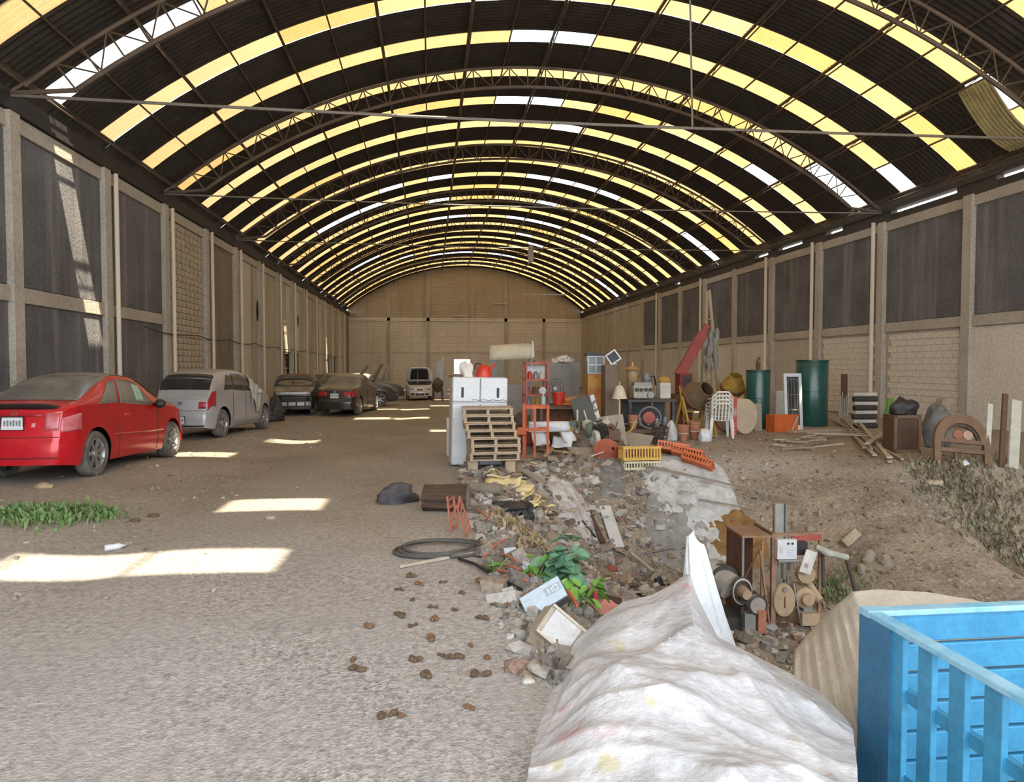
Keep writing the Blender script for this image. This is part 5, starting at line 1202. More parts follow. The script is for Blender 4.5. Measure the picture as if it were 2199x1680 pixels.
for sd, lab in ((-1, 'thick timber bearer under the left side of the pallet stack'), (1, 'thick timber bearer under the right side of the pallet stack')):
    x = P0.x + .02 + sd * .3; z0 = min(Zg(x, P0.y + d_) for d_ in (0, .3, .6)); thing1('timber_bearer', lab, 'timber', (x, P0.y + .32, z0 - .01), MB().box((0, 0, (P0.z - z0) / 2), (.16, .62, P0.z - z0 + .005)), PALW, bevel=.006)
# mounds laid on the slope
def mound(name, label, cat, px, py, rx, ry, h, mat, seed=0, rz=0.0, kind=None, amp=1.0):
    c = hit(px, py); m = MB(); n = 26
    def fn(a, b):
        r = a; th = 2 * math.pi * b; k = 1 + .22 * nz(math.cos(th) * 1.5 + seed, math.sin(th) * 1.5, seed)
        lx, ly = r * rx * k * math.cos(th), r * ry * k * math.sin(th); x = c.x + lx * math.cos(rz) - ly * math.sin(rz); y = c.y + lx * math.sin(rz) + ly * math.cos(rz)
        z = Zg(x, y) + h * (1 - r ** 2.2) + amp * (.05 * nz(x * 6, y * 6, seed) + .03 * nz(x * 14, y * 14, seed)) * (1 - r ** 4) + .012 - .05 * sm((r - .9) / .1)
        return Vector((x, y, z)) - c
    m.grid(fn, n, 40); o = m.build(name, mat, None, smooth=70); o.location = c; return tag(o, label, cat, kind=kind)
mound('lime_mound', 'whitish spill of lime powder on the back slope below the orange crates', 'lime', 1492, 1062, .85, 1.35, .10, M('lime_white', (0.60, .615, .61), .95, col2=(0.36, .365, .36), scale=5, bmp=.5), 3, 0, None, 1.6)
mound('ash_mound', 'grey ash spilling lower down below the white lime', 'ash', 1470, 1130, .7, .9, .06, M('ash_grey', (0.34, .335, .32), .95, col2=(0.20, .19, .175), scale=5, bmp=.5), 5)
mound('plaster_heap', 'pale heap of crushed plaster in the middle of the rubble slope', 'plaster', 1228, 1085, .42, .75, .10, M('plaster_pale', (0.55, .53, .51), .95, col2=(0.38, .36, .34), scale=6, bmp=.4), 8, 0, None, 1.5)
mound('cinder_heap', 'dark cinder heap on the pit rim beside the red funnel', 'cinders', 1315, 1020, .28, .75, .10, M('cinder_dark', (0.15, .145, .14), .95, col2=(0.28, .26, .24), scale=9, bmp=.5), 9, R_(-20))
mound('straw_heap', 'brown straw heap beside the rusty machine', 'straw', 1585, 1162, .50, .55, .16, M('straw_brown', (0.30, .17, .06), .95, col2=(0.18, .10, .04), scale=7, bmp=.5), 11, 0, None, 2)
def fL():
    c_ = hit(1485, 1085); return c_.x + rg.gauss(0, .55), c_.y + rg.gauss(0, .75)
scatter('lime_crumbs', 'pale crumbs and lumps of lime strewn over the white spill', 'lime', 900, fL, island_mat('lime_mix', [(.5, .5, .49), (.4, .4, .39), (.58, .58, .57), (.26, .25, .24)]), .012, .06, .2)
# ---- crates on the rim
def crate(name, label, mat, w, d, h, nsl=9):
    t = T(name, label, 'crate')
    for sy in (-1, 1):
        for z in (.03, h - .02): MB().box((0, sy * d / 2, z), (w, .02, .035)).build('rail', mat, t)
        for q in range(nsl): MB().box((lerp(-w / 2 + .02, w / 2 - .02, q / (nsl - 1)), sy * d / 2, h / 2), (.022, .016, h)).build('slat', mat, t)
    for sx in (-1, 1):
        for z in (.03, h - .02): MB().box((sx * w / 2, 0, z), (.02, d, .035)).build('rail', mat, t)
        for q in range(5): MB().box((sx * w / 2, lerp(-d / 2 + .03, d / 2 - .03, q / 4), h / 2), (.016, .022, h)).build('slat', mat, t)
    MB().box((0, 0, .012), (w, d, .02)).build('bottom', mat, t); return t
YC = M('crate_yellow', (0.66, .42, .08), .5, col2=(0.5, .30, .05), scale=6); OC = M('crate_orange', (0.60, .15, .05), .5, col2=(0.44, .10, .04), scale=6); WC2 = M('crate_cream', (0.62, .57, .38), .6, scale=6)
c1 = hit(1378, 1008); s = ppm(c1); w_ = 80 / s
t = crate('cream_crate', 'cream plastic crate under the yellow crate at the pit rim', WC2, w_, .34, .16, 13); place(t, (c1.x, c1.y + .12, c1.z - .02), R_(3), rot=(R_(-4), 0, R_(3)))
t = crate('yellow_crate', 'yellow slatted plastic crate stacked at the pit rim', YC, w_ * 1.04, .34, .25, 13); place(t, (c1.x, c1.y + .14, c1.z + .15), rot=(R_(-4), 0, R_(2)))
t = crate('orange_crate_open', 'orange plastic crate lying behind the yellow crate', OC, w_ * .98, .34, .22, 12); place(t, (c1.x - .02, c1.y + .52, c1.z + .14), rot=(R_(-8), 0, R_(4)))
for q, (px, py, rx, ry, rz, lab) in enumerate(((1445, 985, -18, 8, -20, 'orange slatted crate tipped over right of the yellow crate'), (1478, 996, -28, 10, -32, 'orange slatted crate in the middle of the tumbled orange crates'), (1498, 1012, -38, 14, -42, 'orange slatted crate lowest on the slope'))):
    p = hit(px, py); t = crate('orange_slat_crate', lab, OC, .56, .42, .15, 11)
    for qq in range(11): MB().box((lerp(-.26, .26, qq / 10), 0, .15), (.026, .42, .02)).build('deck_slat', OC, t)
    t['group'] = 'tumbled orange crates'; place(t, (p.x, p.y + .05, p.z + .05 + .03 * (2 - q)), rot=(R_(rx), R_(ry), R_(rz)))
p = hit(1306, 985); m = MB().lathe([(.26, 0), (.27, .01), (.14, .2), (.04, .34), (.035, .34), (.13, .19), (.25, 0)], 20, cap=False)
thing1('red_funnel', 'faded red plastic funnel lying at the pit rim left of the yellow crate', 'funnel', (p.x, p.y + .08, p.z + .10), m, M('faded_red', (0.50, .14, .09), .6, scale=5), rot=(R_(70), R_(15), 0), smooth=True)
# ---- grey boards and panels behind rim
for i, (px, py, w_, h_, rx, ry, rz, mt, lab) in enumerate(((1318, 966, .56, .74, -30, -8, -14, GREYB, 'large grey board propped up left of the lamp'), (1354, 962, .72, .52, -64, 6, -30, GREYB, 'grey board lying nearly flat behind the red funnel'), (1276, 972, .70, .46, -60, -6, 8, GREYB, 'grey board lying flat below the dark panel'), (1262, 982, .55, .32, -68, 4, 20, SCR[1], 'weathered board lying at the rim beside the white panels'))):
    p = hit(px, py); thing1('grey_board', lab, 'board', (p.x, p.y, p.z + .02), MB().box((0, 0, h_ / 2), (w_, .03, h_)), mt, rot=(R_(rx), R_(ry), R_(rz)), bevel=.004)
p = at_y(1268, 922, 14.1); dp = T('dark_panel_sign', 'dark leaning panel with a black and white patterned strip', 'panel', p, rot=(R_(-20), R_(-14), R_(-8)))
MB().box((0, 0, .36), (.50, .04, .72)).build('board', M('dark_green_grey', (0.085, .085, .075), .6), dp); MB().box((.21, -.025, .36), (.09, .015, .68)).build('strip', M('black_white_strip', (0.6, .6, .58), .6, col2=(0.05, .05, .05), scale=9, lo=.48, hi=.52), dp)
for i, (px0, py0, px1, py1, w_, lf) in enumerate(((1172, 985, 1255, 908, .09, .5), (1220, 990, 1262, 912, .08, .42), (1195, 940, 1290, 975, .10, .15), (1150, 970, 1240, 985, .08, .10), (1240, 1000, 1300, 960, .07, .2))):
    plank(px0, py0, px1, py1, w_, .04, SCR[i % 3], ('long grey plank sticking up behind the pit rim', 'second grey plank crossing the raised one', 'grey plank lying across the white panels', 'short plank below the white panels', 'plank lying at the rim beneath the dark panel')[i], .05, lf)
for i, (px, py, w_, h_, rx, rz, lab) in enumerate(((1180, 930, .80, .20, -10, 3, 'long white enamel panel standing behind the trestle'), (1165, 957, .34, .34, -35, 20, 'dented white metal sheet left of the scrap heap'), (1205, 962, .40, .26, -50, -25, 'bent white metal tray in the scrap heap'), (1228, 950, .30, .30, -40, 35, 'small white metal panel right of the bent tray'))):
    p = at_y(px, py, 13.15); m = MB().grid(lambda a, b: Vector((lerp(-w_ / 2, w_ / 2, a), .02 * math.sin(a * 7) + .03 * math.sin(b * 5 + a * 3), b * h_)), 8, 5); thing1('enamel_sheet', lab, 'panel', (p.x, p.y, p.z + .02), m, WHITE, rot=(R_(rx), 0, R_(rz)), smooth=True, solid=.015)
p = hit(1152, 950); m = MB().lathe([(.10, -.06), (.19, -.07), (.20, 0), (.19, .07), (.10, .06), (.10, -.06)], 24, cap=False, axis='x'); thing1('scrap_tyre', 'small old tyre leaning beside the dented white sheet', 'tyre', (p.x, p.y, p.z + .19), m, TYRE, R_(50), smooth=True)
# ---- path edge things
o = crumple('black_bag', M('black_bundle', (0.05, .048, .055), .55, col2=(0.11, .10, .115), scale=7, bmp=.6), .26, 41, (1, .6, .62), .45); place(o, hit(852, 1079)); tag(o, 'dark crumpled bag lying alone on the path', 'bag')
p = hit(958, 1096); m = MB(); n = 28
def stump(a, b):
    th = 2 * math.pi * b; r = .17 * (1 + .10 * math.sin(th * 9) + .08 * nz(a * 4, th * 2)) * (1 + .12 * a); return Vector((lerp(-.26, .26, a), r * math.cos(th), r * .85 * math.sin(th) + .14))
m.grid(stump, 14, 40); BARK = M('dark_bark', (0.085, .055, .038), .95, col2=(0.16, .10, .06), scale=5, stretch=(1, 8, 8), bmp=.8); t = T('tree_stump', 'dark fibrous stump lying at the edge of the rubble', 'stump', p, R_(-12)); m.build('bark', BARK, t, 60)
for x in (-.26, .26): MB().lathe([(.001, x), (.165, x)], 20, (0, 0, .14), 'x', False).build('cut_end', M('stump_end', (0.27, .25, .23), .9, scale=6), t)
# hose
p = hit(945, 1185); m = MB(); pts = []
for q in range(110):
    a = q * .17; r = .46 - .0016 * q; pts.append((r * 1.0 * math.cos(a) + .02 * math.sin(a * .7), r * .72 * math.sin(a) + .03 * math.sin(q * .3), .022 + .012 * (q // 37)))
e = hit(1035, 1165) - p; pts += [(lerp(pts[-1][0], e.x, k / 8), lerp(pts[-1][1], e.y, k / 8), .04) for k in range(1, 9)]
m.tube(pts, .014, 6); thing1('hose', 'coiled dark rubber hose on the gravel at the edge of the rubble', 'hose', p, m, M('hose_rubber', (0.09, .085, .075), .7), smooth=True)
plank(858, 1222, 1020, 1192, .03, .025, LUM[1], 'thin pale stick lying beside the coiled hose', .02, .02)
m = MB(); a, b = hit(985, 1205), hit(1120, 1275); m.tube([Vector((0, 0, .02)), (b - a) * .3 + Vector((0, .06, .03)), (b - a) * .65 + Vector((0, -.02, .03)), b - a + Vector((0, 0, .03))], .014, 6)
thing1('cable', 'dark cable trailing from the hose down to the metal case', 'cable', a, m, BLKP, smooth=True)
IRN = M('red_oxide', (0.50, .16, .10), .8, col2=(0.36, .12, .08), scale=9)
for i, (px, py, rz, sc2, lab) in enumerate(((975, 1140, 60, 1.0, 'small red oxide lattice bracket standing beside the stump'), (1008, 1150, 75, 1.15, 'larger red oxide lattice bracket nearest the hose'))):
    p = hit(px, py); t = T('lattice_bracket', lab, 'bracket', p, rot=(R_(-12), R_(10 - 30 * i), R_(rz)))
    for x in (-.07, .07): MB().box((x * sc2, 0, .17 * sc2), (.016, .016, .36 * sc2)).build('upright', IRN, t)
    for q in range(5): MB().beam((-.07 * sc2, 0, (.02 + .07 * q) * sc2), (.07 * sc2, 0, (.07 + .07 * q) * sc2), .012, .012).build('lacing', IRN, t)
for i, (x0, y0, x1, y1, lf) in enumerate(((1035, 1205, 1085, 1180, .1), (1048, 1225, 1132, 1265, .06), (1060, 1215, 1145, 1258, .08), (1010, 1090, 1050, 1140, .12), (1070, 1195, 1110, 1232, .1))):
    a, b = hit(x0, y0, .02), hit(x1, y1, lf); m = MB().tube([(0, 0, 0), (b - a) * .5 + Vector((0, 0, .02)), b - a], .010, 6); thing1('iron_rod', ('shortest reddish iron rod above the metal case', 'long reddish iron rod lowest by the metal case', 'reddish iron rod just above the lowest one', 'reddish iron rod beside the stump', 'reddish iron rod beside the small plant')[i], 'rod', a, m, IRN)
p = hit(1098, 1205); thing1('blue_grey_tile', 'pale blue-grey tile fragment beside the iron rods', 'tile', (p.x, p.y, p.z + .02), MB().box((0, 0, .05), (.11, .02, .10)), M('pale_tile', (0.46, .50, .54), .6), rot=(R_(-35), 0, R_(10)), bevel=.004)
# yellow foam sheets
for i in range(12):
    t_ = i / 11; px = lerp(1062, 1168, t_) + rg.uniform(-14, 14); py = lerp(1030, 1105, t_ ** 1.2) + rg.uniform(-10, 8); p = hit(px, py); l = rg.uniform(.10, .26) * (1.2 - .5 * t_)
    m = MB().grid(lambda a, b: Vector((lerp(-l, l, a), lerp(-l * .5, l * .5, b), .03 * math.sin(a * 5 + i) + .02 * math.sin(b * 6 + i * 2))), 6, 5); thing1('foam_sheet', 'crumpled yellow foam sheet in the streak below the pallets', 'foam', (p.x, p.y, p.z + .06), m, M('yellow_foam', (0.72, .56, .24), .85, col2=(0.70, .62, .42), scale=6), rot=(rg.uniform(-.7, -.1), rg.uniform(-.4, .4), rg.uniform(0, 3)), group='yellow foam sheets', smooth=True, solid=.014)
for i, (px, py, r, sq, lab) in enumerate(((1090, 1100, .20, (1.3, .7, .45), 'flat black plastic bag below the yellow foam'), (1128, 1118, .16, (.7, .8, 1.0), 'hanging black plastic sheet at the end of the yellow foam'))):
    o = crumple('plastic_bag', BLACKB, r, 50 + i, sq, .6); place(o, hit(px, py)); tag(o, lab, 'bag')
p = hit(1040, 1065); thing1('burlap_roll', 'grey-brown cloth roll lying above the black plastic', 'roll', (p.x, p.y, p.z + .05), MB().lathe([(.001, -.24), (.075, -.24), (.085, 0), (.07, .24), (.001, .24)], 14, (0, 0, .04), 'x', False), M('burlap', (0.26, .22, .17), .95, bmp=.5, scale=9), R_(-25), smooth=True)
# white slab and neighbours on the slope
def slab(px0, py0, px1, py1, w_, t_, mat, label, lift=.06, nm='slab', cat='slab'):
    a, b = hit(px0, py0, lift), hit(px1, py1, lift); o = MB().beam((0, 0, 0), b - a, w_, t_).build(nm, mat, None, bevel=.006); o.location = a; return tag(o, label, cat)
slab(1298, 1100, 1328, 1190, .20, .03, M('pale_slab', (0.56, .545, .53), .8, scale=4), 'long pale grey slab lying down the rubble slope', .10)
slab(1262, 1110, 1296, 1180, .10, .03, BARK, 'dark charred board left of the pale slab', .09, 'charred_board', 'board')
slab(1250, 1130, 1278, 1165, .09, .03, BLKP, 'short black board below the charred one', .08, 'black_board', 'board')
slab(1355, 1195, 1402, 1235, .035, .03, SCR[2], 'pale wooden batten at the foot of the slope', .06, 'batten', 'batten')
slab(1318, 1190, 1345, 1205, .06, .02, SCR[0], 'tan piece of wood at the end of the pale slab', .1, 'wood_piece', 'wood')
slab(1242, 1215, 1340, 1310, .03, .025, LUM[0], 'thin bent stick running down to the white tarp', .1, 'stick', 'stick')
slab(1385, 1018, 1720, 1096, .03, .03, LUM[2], 'long thin pole crossing the slope above the machine', .16, 'pole', 'pole')
slab(1500, 1090, 1625, 1112, .025, .025, LUM[2], 'short thin pole below the long one', .14, 'pole', 'pole')
slab(1240, 1290, 1420, 1330, .16, .12, BARK, 'dark charred log lying behind the white tarp', .05, 'log', 'log')
def clump(px, py, r, mat, name, label, cat, sq=(1, .8, .7), seed=0): o = crumple(name, mat, r, seed, sq, .6); place(o, hit(px, py)); return tag(o, label, cat)
clump(1240, 1088, .06, M('purple_cloth', (0.22, .10, .38), .8), 'purple_rag', 'small purple rag on the pale plaster heap', 'rag', seed=61)
clump(1258, 1102, .05, WHITE, 'paper_scrap', 'white paper scrap beside the purple rag', 'paper', seed=62)
clump(1275, 1160, .05, WHITE, 'paper_scrap', 'white paper scrap left of the pale slab', 'paper', seed=63)
clump(1290, 1213, .055, WHITE, 'paper_cup', 'crushed white cup above the red rag', 'cup', seed=64)
clump(1275, 1040, .11, M('plaster_lump', (0.55, .52, .46), .95, bmp=.5), 'plaster_lump', 'pale plaster lump at the top of the rubble slope', 'lump', (1, .9, .9), 65)
clump(1308, 1228, .10, M('red_brown_rag', (0.33, .08, .055), .9, bmp=.5), 'red_rag', 'dark red rag above the green plant side', 'rag', (1, .8, .7), 66)
clump(1262, 1292, .085, M('crimson_cloth', (0.42, .04, .06), .8), 'crimson_cloth', 'crimson cloth bundle right of the green plant', 'cloth', (1, .7, .8), 67)
clump(1300, 1330, .12, M('salmon_cloth', (0.55, .22, .17), .9), 'salmon_cloth', 'salmon pink cloth tucked behind the white tarp', 'cloth', (1.1, .8, .8), 68)
clump(1385, 1275, .09, M('grey_paper', (0.45, .46, .42), .9), 'grey_wrapper', 'crumpled greenish grey wrapper above the white tarp', 'wrapper', (1, .8, 1), 69)
clump(1405, 1245, .09, M('cream_paper', (0.58, .53, .38), .9), 'cream_wrapper', 'cream cardboard piece at the foot of the slope', 'cardboard', (1.2, .9, .5), 70)
clump(1130, 1232, .06, WHITE, 'paper_scrap', 'white crumpled paper above the metal case', 'paper', (.6, .8, 1.3), 71)
clump(1415, 1262, .10, BLACKB, 'black_sack', 'small black sack right of the cream cardboard', 'sack', (.8, .7, 1), 72)
# ---- weeds and plant
def leaf_mesh(nm, mat, l=.1, w=.05, bend=.25):
    m = MB(); m.grid(lambda a, b: Vector(((b - .5) * w * 2 * math.sin(math.pi * min(1, a * .92 + .04)) ** .7, a * l, -bend * l * a * a + .25 * w * abs(b - .5) * 2)), 6, 4); return m.mesh(nm, mat, True)
def leafm(name, c):
    m = M(name, c, .6, col2=tuple(x * .7 for x in c), scale=20, bmp=.05); b = m.node_tree.nodes['Principled BSDF']; b.inputs['Subsurface Weight'].default_value = 0.0; return m
LF1 = leaf_mesh('broad_leaf', leafm('bluish_leaf', (0.16, .33, .20)), .13, .05); LF2 = leaf_mesh('bright_leaf', leafm('bright_leaf', (0.20, .42, .07)), .11, .035); LF3 = leaf_mesh('weed_leaf', leafm('weed_leaf', (0.10, .26, .035)), .07, .016, .3)
def plant(px, py, h, n, lf, label, lean=(0, 0), name='leafy_plant', ls=1.0, spread=.10):
    p = hit(px, py); t = T(name, label, 'plant', p); st_ = []
    for k in range(3):
        a = k * 2.1; ex = Vector((lean[0] + .12 * math.cos(a), lean[1] + .12 * math.sin(a), h * (1 - .12 * k)))
        m = MB(); m.tube([(0, 0, 0), ex * .5 + Vector((.02, 0, .04)), ex], [.008, .006, .003], 6); m.build('stem', M('stem_green', (0.22, .30, .12)), t); st_.append(ex)
    for i in range(n):
        ex = st_[i % 3]; f = rg.uniform(.25, 1.0); q = ex * f + Vector((rg.gauss(0, spread * .4), rg.gauss(0, spread * .4), rg.uniform(-.02, .03))); s_ = rg.uniform(.7, 1.3) * ls
        link_part('leaf', lf, t, q, (rg.uniform(-.9, .3), rg.uniform(-.4, .4), rg.uniform(0, 6.28)), (s_, s_, s_))
    return t
plant(1215, 1275, .48, 60, LF1, 'bluish green broad-leaved plant growing from the rubble above the metal case', (-.06, 0), ls=1.0, spread=.16)
plant(1245, 1318, .28, 34, LF2, 'bright green plant just below the broad-leaved one', (0.02, 0), ls=.85, spread=.10)
plant(1150, 1250, .22, 24, LF3, 'small green weed left of the broad-leaved plant', (0, 0), 'weed', 1.2, .08); plant(1062, 1235, .14, 16, LF3, 'small green weed among the iron rods', (0, 0), 'weed', 1.0, .06)
def weeds(name, label, spots, n, hmin, hmax, mat, cat='weeds'):
    m = MB()
    for (px, py, rx, ry, k) in spots:
        c = hit(px, py)
        for _ in range(int(n * k)):
            x, y = c.x + rg.gauss(0, rx), c.y + rg.gauss(0, ry); z = Zg(x, y); h = rg.uniform(hmin, hmax); a = rg.uniform(0, 6.28); ln_ = rg.uniform(.2, .9) * h; w_ = h * rg.uniform(.08, .22); d = Vector((math.cos(a), math.sin(a), 0)); sdv = Vector((-d.y, d.x, 0)) * w_
            b0_ = Vector((x, y, z - .01)); p1 = b0_ + d * ln_ * .4 + Vector((0, 0, h * .7)); p2 = b0_ + d * ln_ + Vector((0, 0, h))
            m.add([b0_ - sdv * .3, b0_ + sdv * .3, p1 + sdv, p1 - sdv, p2], [(0, 1, 2, 3), (3, 2, 4)])
    o = m.build(name, mat); return tag(o, label, cat, kind='stuff')
weeds('grass', 'patch of short green weeds on the ground at the left edge', ((85, 1110, .22, .20, 1.0), (150, 1105, .22, .18, 1.0), (205, 1108, .12, .14, .5), (20, 1115, .25, .2, .8)), 330, .03, .13, island_mat('grass_mix', [(.08, .22, .03), (.12, .30, .05), (.16, .34, .08), (.20, .27, .10)]), 'grass')
weeds('bank_weeds', 'dry brown and green weeds covering the bank below the wooden arch', ((2050, 1050, .4, .4, 1), (2110, 1090, .4, .4, 1), (2140, 1150, .3, .4, 1), (2190, 1080, .5, .5, 1), (2010, 1035, .3, .2, .5)), 420, .04, .16, island_mat('bank_mix', [(.20, .15, .08), (.14, .17, .07), (.28, .21, .12), (.11, .12, .06), (.33, .29, .2)]))
weeds('pit_weeds', 'green weeds growing at the bottom of the pit behind the machine', ((1790, 1268, .25, .25, 1), (1760, 1285, .25, .2, .8)), 320, .04, .12, island_mat('pit_grass', [(.09, .17, .05), (.13, .22, .07), (.2, .2, .1)]))
weeds('dry_grass', 'dry straw-coloured grass on the rubble beside the small weeds', ((1110, 1140, .12, .22, 1), (1150, 1185, .1, .15, .7)), 380, .04, .14, island_mat('dry_mix', [(.42, .29, .12), (.33, .22, .09), (.46, .36, .2), (.25, .2, .09)]))

# ---- assorted machine scrap among the stored junk
SP = [RUSTY, DMET, GMET, M('scrap_red', (0.33, .09, .06), .8, scale=7), M('scrap_green', (0.12, .17, .13), .7, scale=7), OFFW, WOODD, YELL]
rs = random.Random(77)
def part_mesh(k):
    m = MB()
    if k == 0: m.lathe([(.05, -.05), (.16, -.05), (.17, 0), (.16, .05), (.05, .05), (.05, -.05)], 18, (0, 0, .17), 'y', False)
    elif k == 1: m.box((0, 0, .12), (.30, .2, .24)); m.box((.05, 0, .27), (.14, .12, .08))
    elif k == 2: m.tube([(-.3, 0, .03), (-.05, .05, .12), (.12, 0, .30), (.15, 0, .55)], .022, 7)
    elif k == 3: m.lathe([(.001, 0), (.10, 0), (.11, .02), (.11, .26), (.07, .31), (.04, .31), (.04, .36), (.001, .36)], 14, (0, 0, 0), 'z', False)
    elif k == 4: m.beam((-.25, 0, .02), (.2, .05, .48), .07, .05); m.beam((.05, 0, .3), (.28, .1, .02), .05, .04); m.box((.0, 0, .06), (.3, .18, .12))
    else: m.rock((0, 0, .10), .17, k, (1.2, .8, .8), 2, .6)
    return m
PMS = {}
HEAPS = (((3.15, 13.85), (.85, .42), .46, 7), ((1.75, 13.7), (.45, .35), .30, 13))
for hi_, ((hx, hy), (rx_, ry_), hh_, sd_) in enumerate(HEAPS):
    m = MB(); c_ = gz(hx, hy)
    def hf(a, b):
        th = 2 * math.pi * b; x, y = hx + a * rx_ * 1.15 * math.cos(th), hy + a * ry_ * 1.15 * math.sin(th)
        return Vector((x, y, Zg(x, y) + hh_ * (1 - a ** 2) + .05 * nz(x * 7, y * 7, sd_) - .03 * a)) - c_
    m.grid(hf, 12, 30); o = m.build('scrap_heap', M('dark_scrap_soil', (0.12, .095, .075), .9, col2=(0.22, .18, .14), scale=9, bmp=.6), None, 60); o.location = c_
    tag(o, ('dark heap of scrap and dirt in front of the painted cabinet', 'small dark heap of scrap behind the orange trestle')[hi_], 'scrap heap')
for q in range(56):
    (hx, hy), (rx_, ry_), hh_, sd_ = HEAPS[0 if q % 4 else 1]; a = math.sqrt(rs.random()) * .95; th = rs.uniform(0, 6.28); x, y = hx + a * rx_ * math.cos(th), hy + a * ry_ * math.sin(th)
    k = rs.randrange(6); mi = rs.randrange(len(SP)); key = (k, mi)
    if key not in PMS: PMS[key] = part_mesh(k).mesh('scrap_mesh', SP[mi], 40)
    o = bpy.data.objects.new('machine_scrap', PMS[key]); COL.objects.link(o); s_ = rs.uniform(.45, .95); o.location = (x, y, Zg(x, y) + hh_ * (1 - a * a * .75) - .04); o.scale = (s_, s_, s_); o.rotation_euler = (rs.uniform(-.5, .5), rs.uniform(-.5, .5), rs.uniform(0, 6.28))
    tag(o, 'odd piece of machine scrap on the ' + ('dark heap before the painted cabinet' if q % 4 else 'small heap behind the trestle'), 'scrap', 'machine scrap on the heaps')
# ================================================================== FOREGROUND: case, old set, tarps, machine, blue bed
p = hit(1128, 1322); mc = T('metal_case', 'pale blue-grey metal instrument case with a switch panel lying at the path edge', 'case', p + Vector((.135, .06, .10)), rot=(R_(-38), R_(-31), R_(-6)))
BLG = M('pale_blue_metal', (0.50, .58, .66), .45, .3, col2=(0.43, .50, .57), scale=5, bmp=.05)
MB().box((0, 0, 0), (.31, .03, .155)).build('face', BLG, mc, bevel=.004); MB().box((0, .07, -.002), (.30, .12, .145)).build('shell', M('case_dark', (0.16, .17, .18), .5, .4), mc)
MB().box((.085, -.017, .012), (.12, .006, .055)).build('switch_plate', M('case_grey', (0.36, .40, .45), .5), mc)
for x in (.052, .078): MB().box((x, -.021, .008), (.008, .004, .042)).build('switch_mark', M('mark_white', (0.72, .75, .78)), mc)
for c, dd in (((.107, -.021, .027), (.034, .004, .006)), ((.107, -.021, -.009), (.034, .004, .006)), ((.092, -.021, .009), (.006, .004, .04)), ((.122, -.021, .009), (.006, .004, .04))): MB().box(c, dd).build('switch_mark', M('mark_white', (0.72, .75, .78)), mc)
MB().lathe([(.001, -.022), (.012, -.022), (.012, -.014)], 14, (-.115, 0, -.045), 'y', False).build('knob_hole', BLKP, mc)
# old wooden radio-like cabinet beneath
p = hit(1195, 1405); oc = T('old_cabinet', 'broken old cabinet with a pale front and slatted end tipped into the pit edge', 'cabinet', p + Vector((.10, .06, .06)), rot=(R_(-30), R_(40), R_(-10)))
MB().box((0, .09, 0), (.42, .18, .20)).build('body', M('old_veneer', (0.42, .36, .28), .7, scale=6, bmp=.2), oc, bevel=.01)
MB().box((-.08, -.006, 0), (.20, .012, .165)).build('front_panel', M('pale_front', (0.58, .57, .55), .6), oc)
for q in range(6): MB().box((.055 + .026 * q, -.008, 0), (.012, .014, .165)).build('slat', SCR[0] if q % 2 else SCR[2], oc)
for z in (-.092, .092): MB().box((0, -.01, z), (.42, .02, .016)).build('edge_trim', SCR[2], oc)
slab(1215, 1275, 1290, 1352, .03, .02, SCR[0], 'tan wooden strip leaning over the old cabinet', .12, 'wood_strip', 'strip')
slab(1220, 1310, 1240, 1345, .025, .02, M('orange_red_strip', (0.60, .13, .06), .5), 'orange-red plastic strip beside the old cabinet', .14, 'plastic_strip', 'strip')
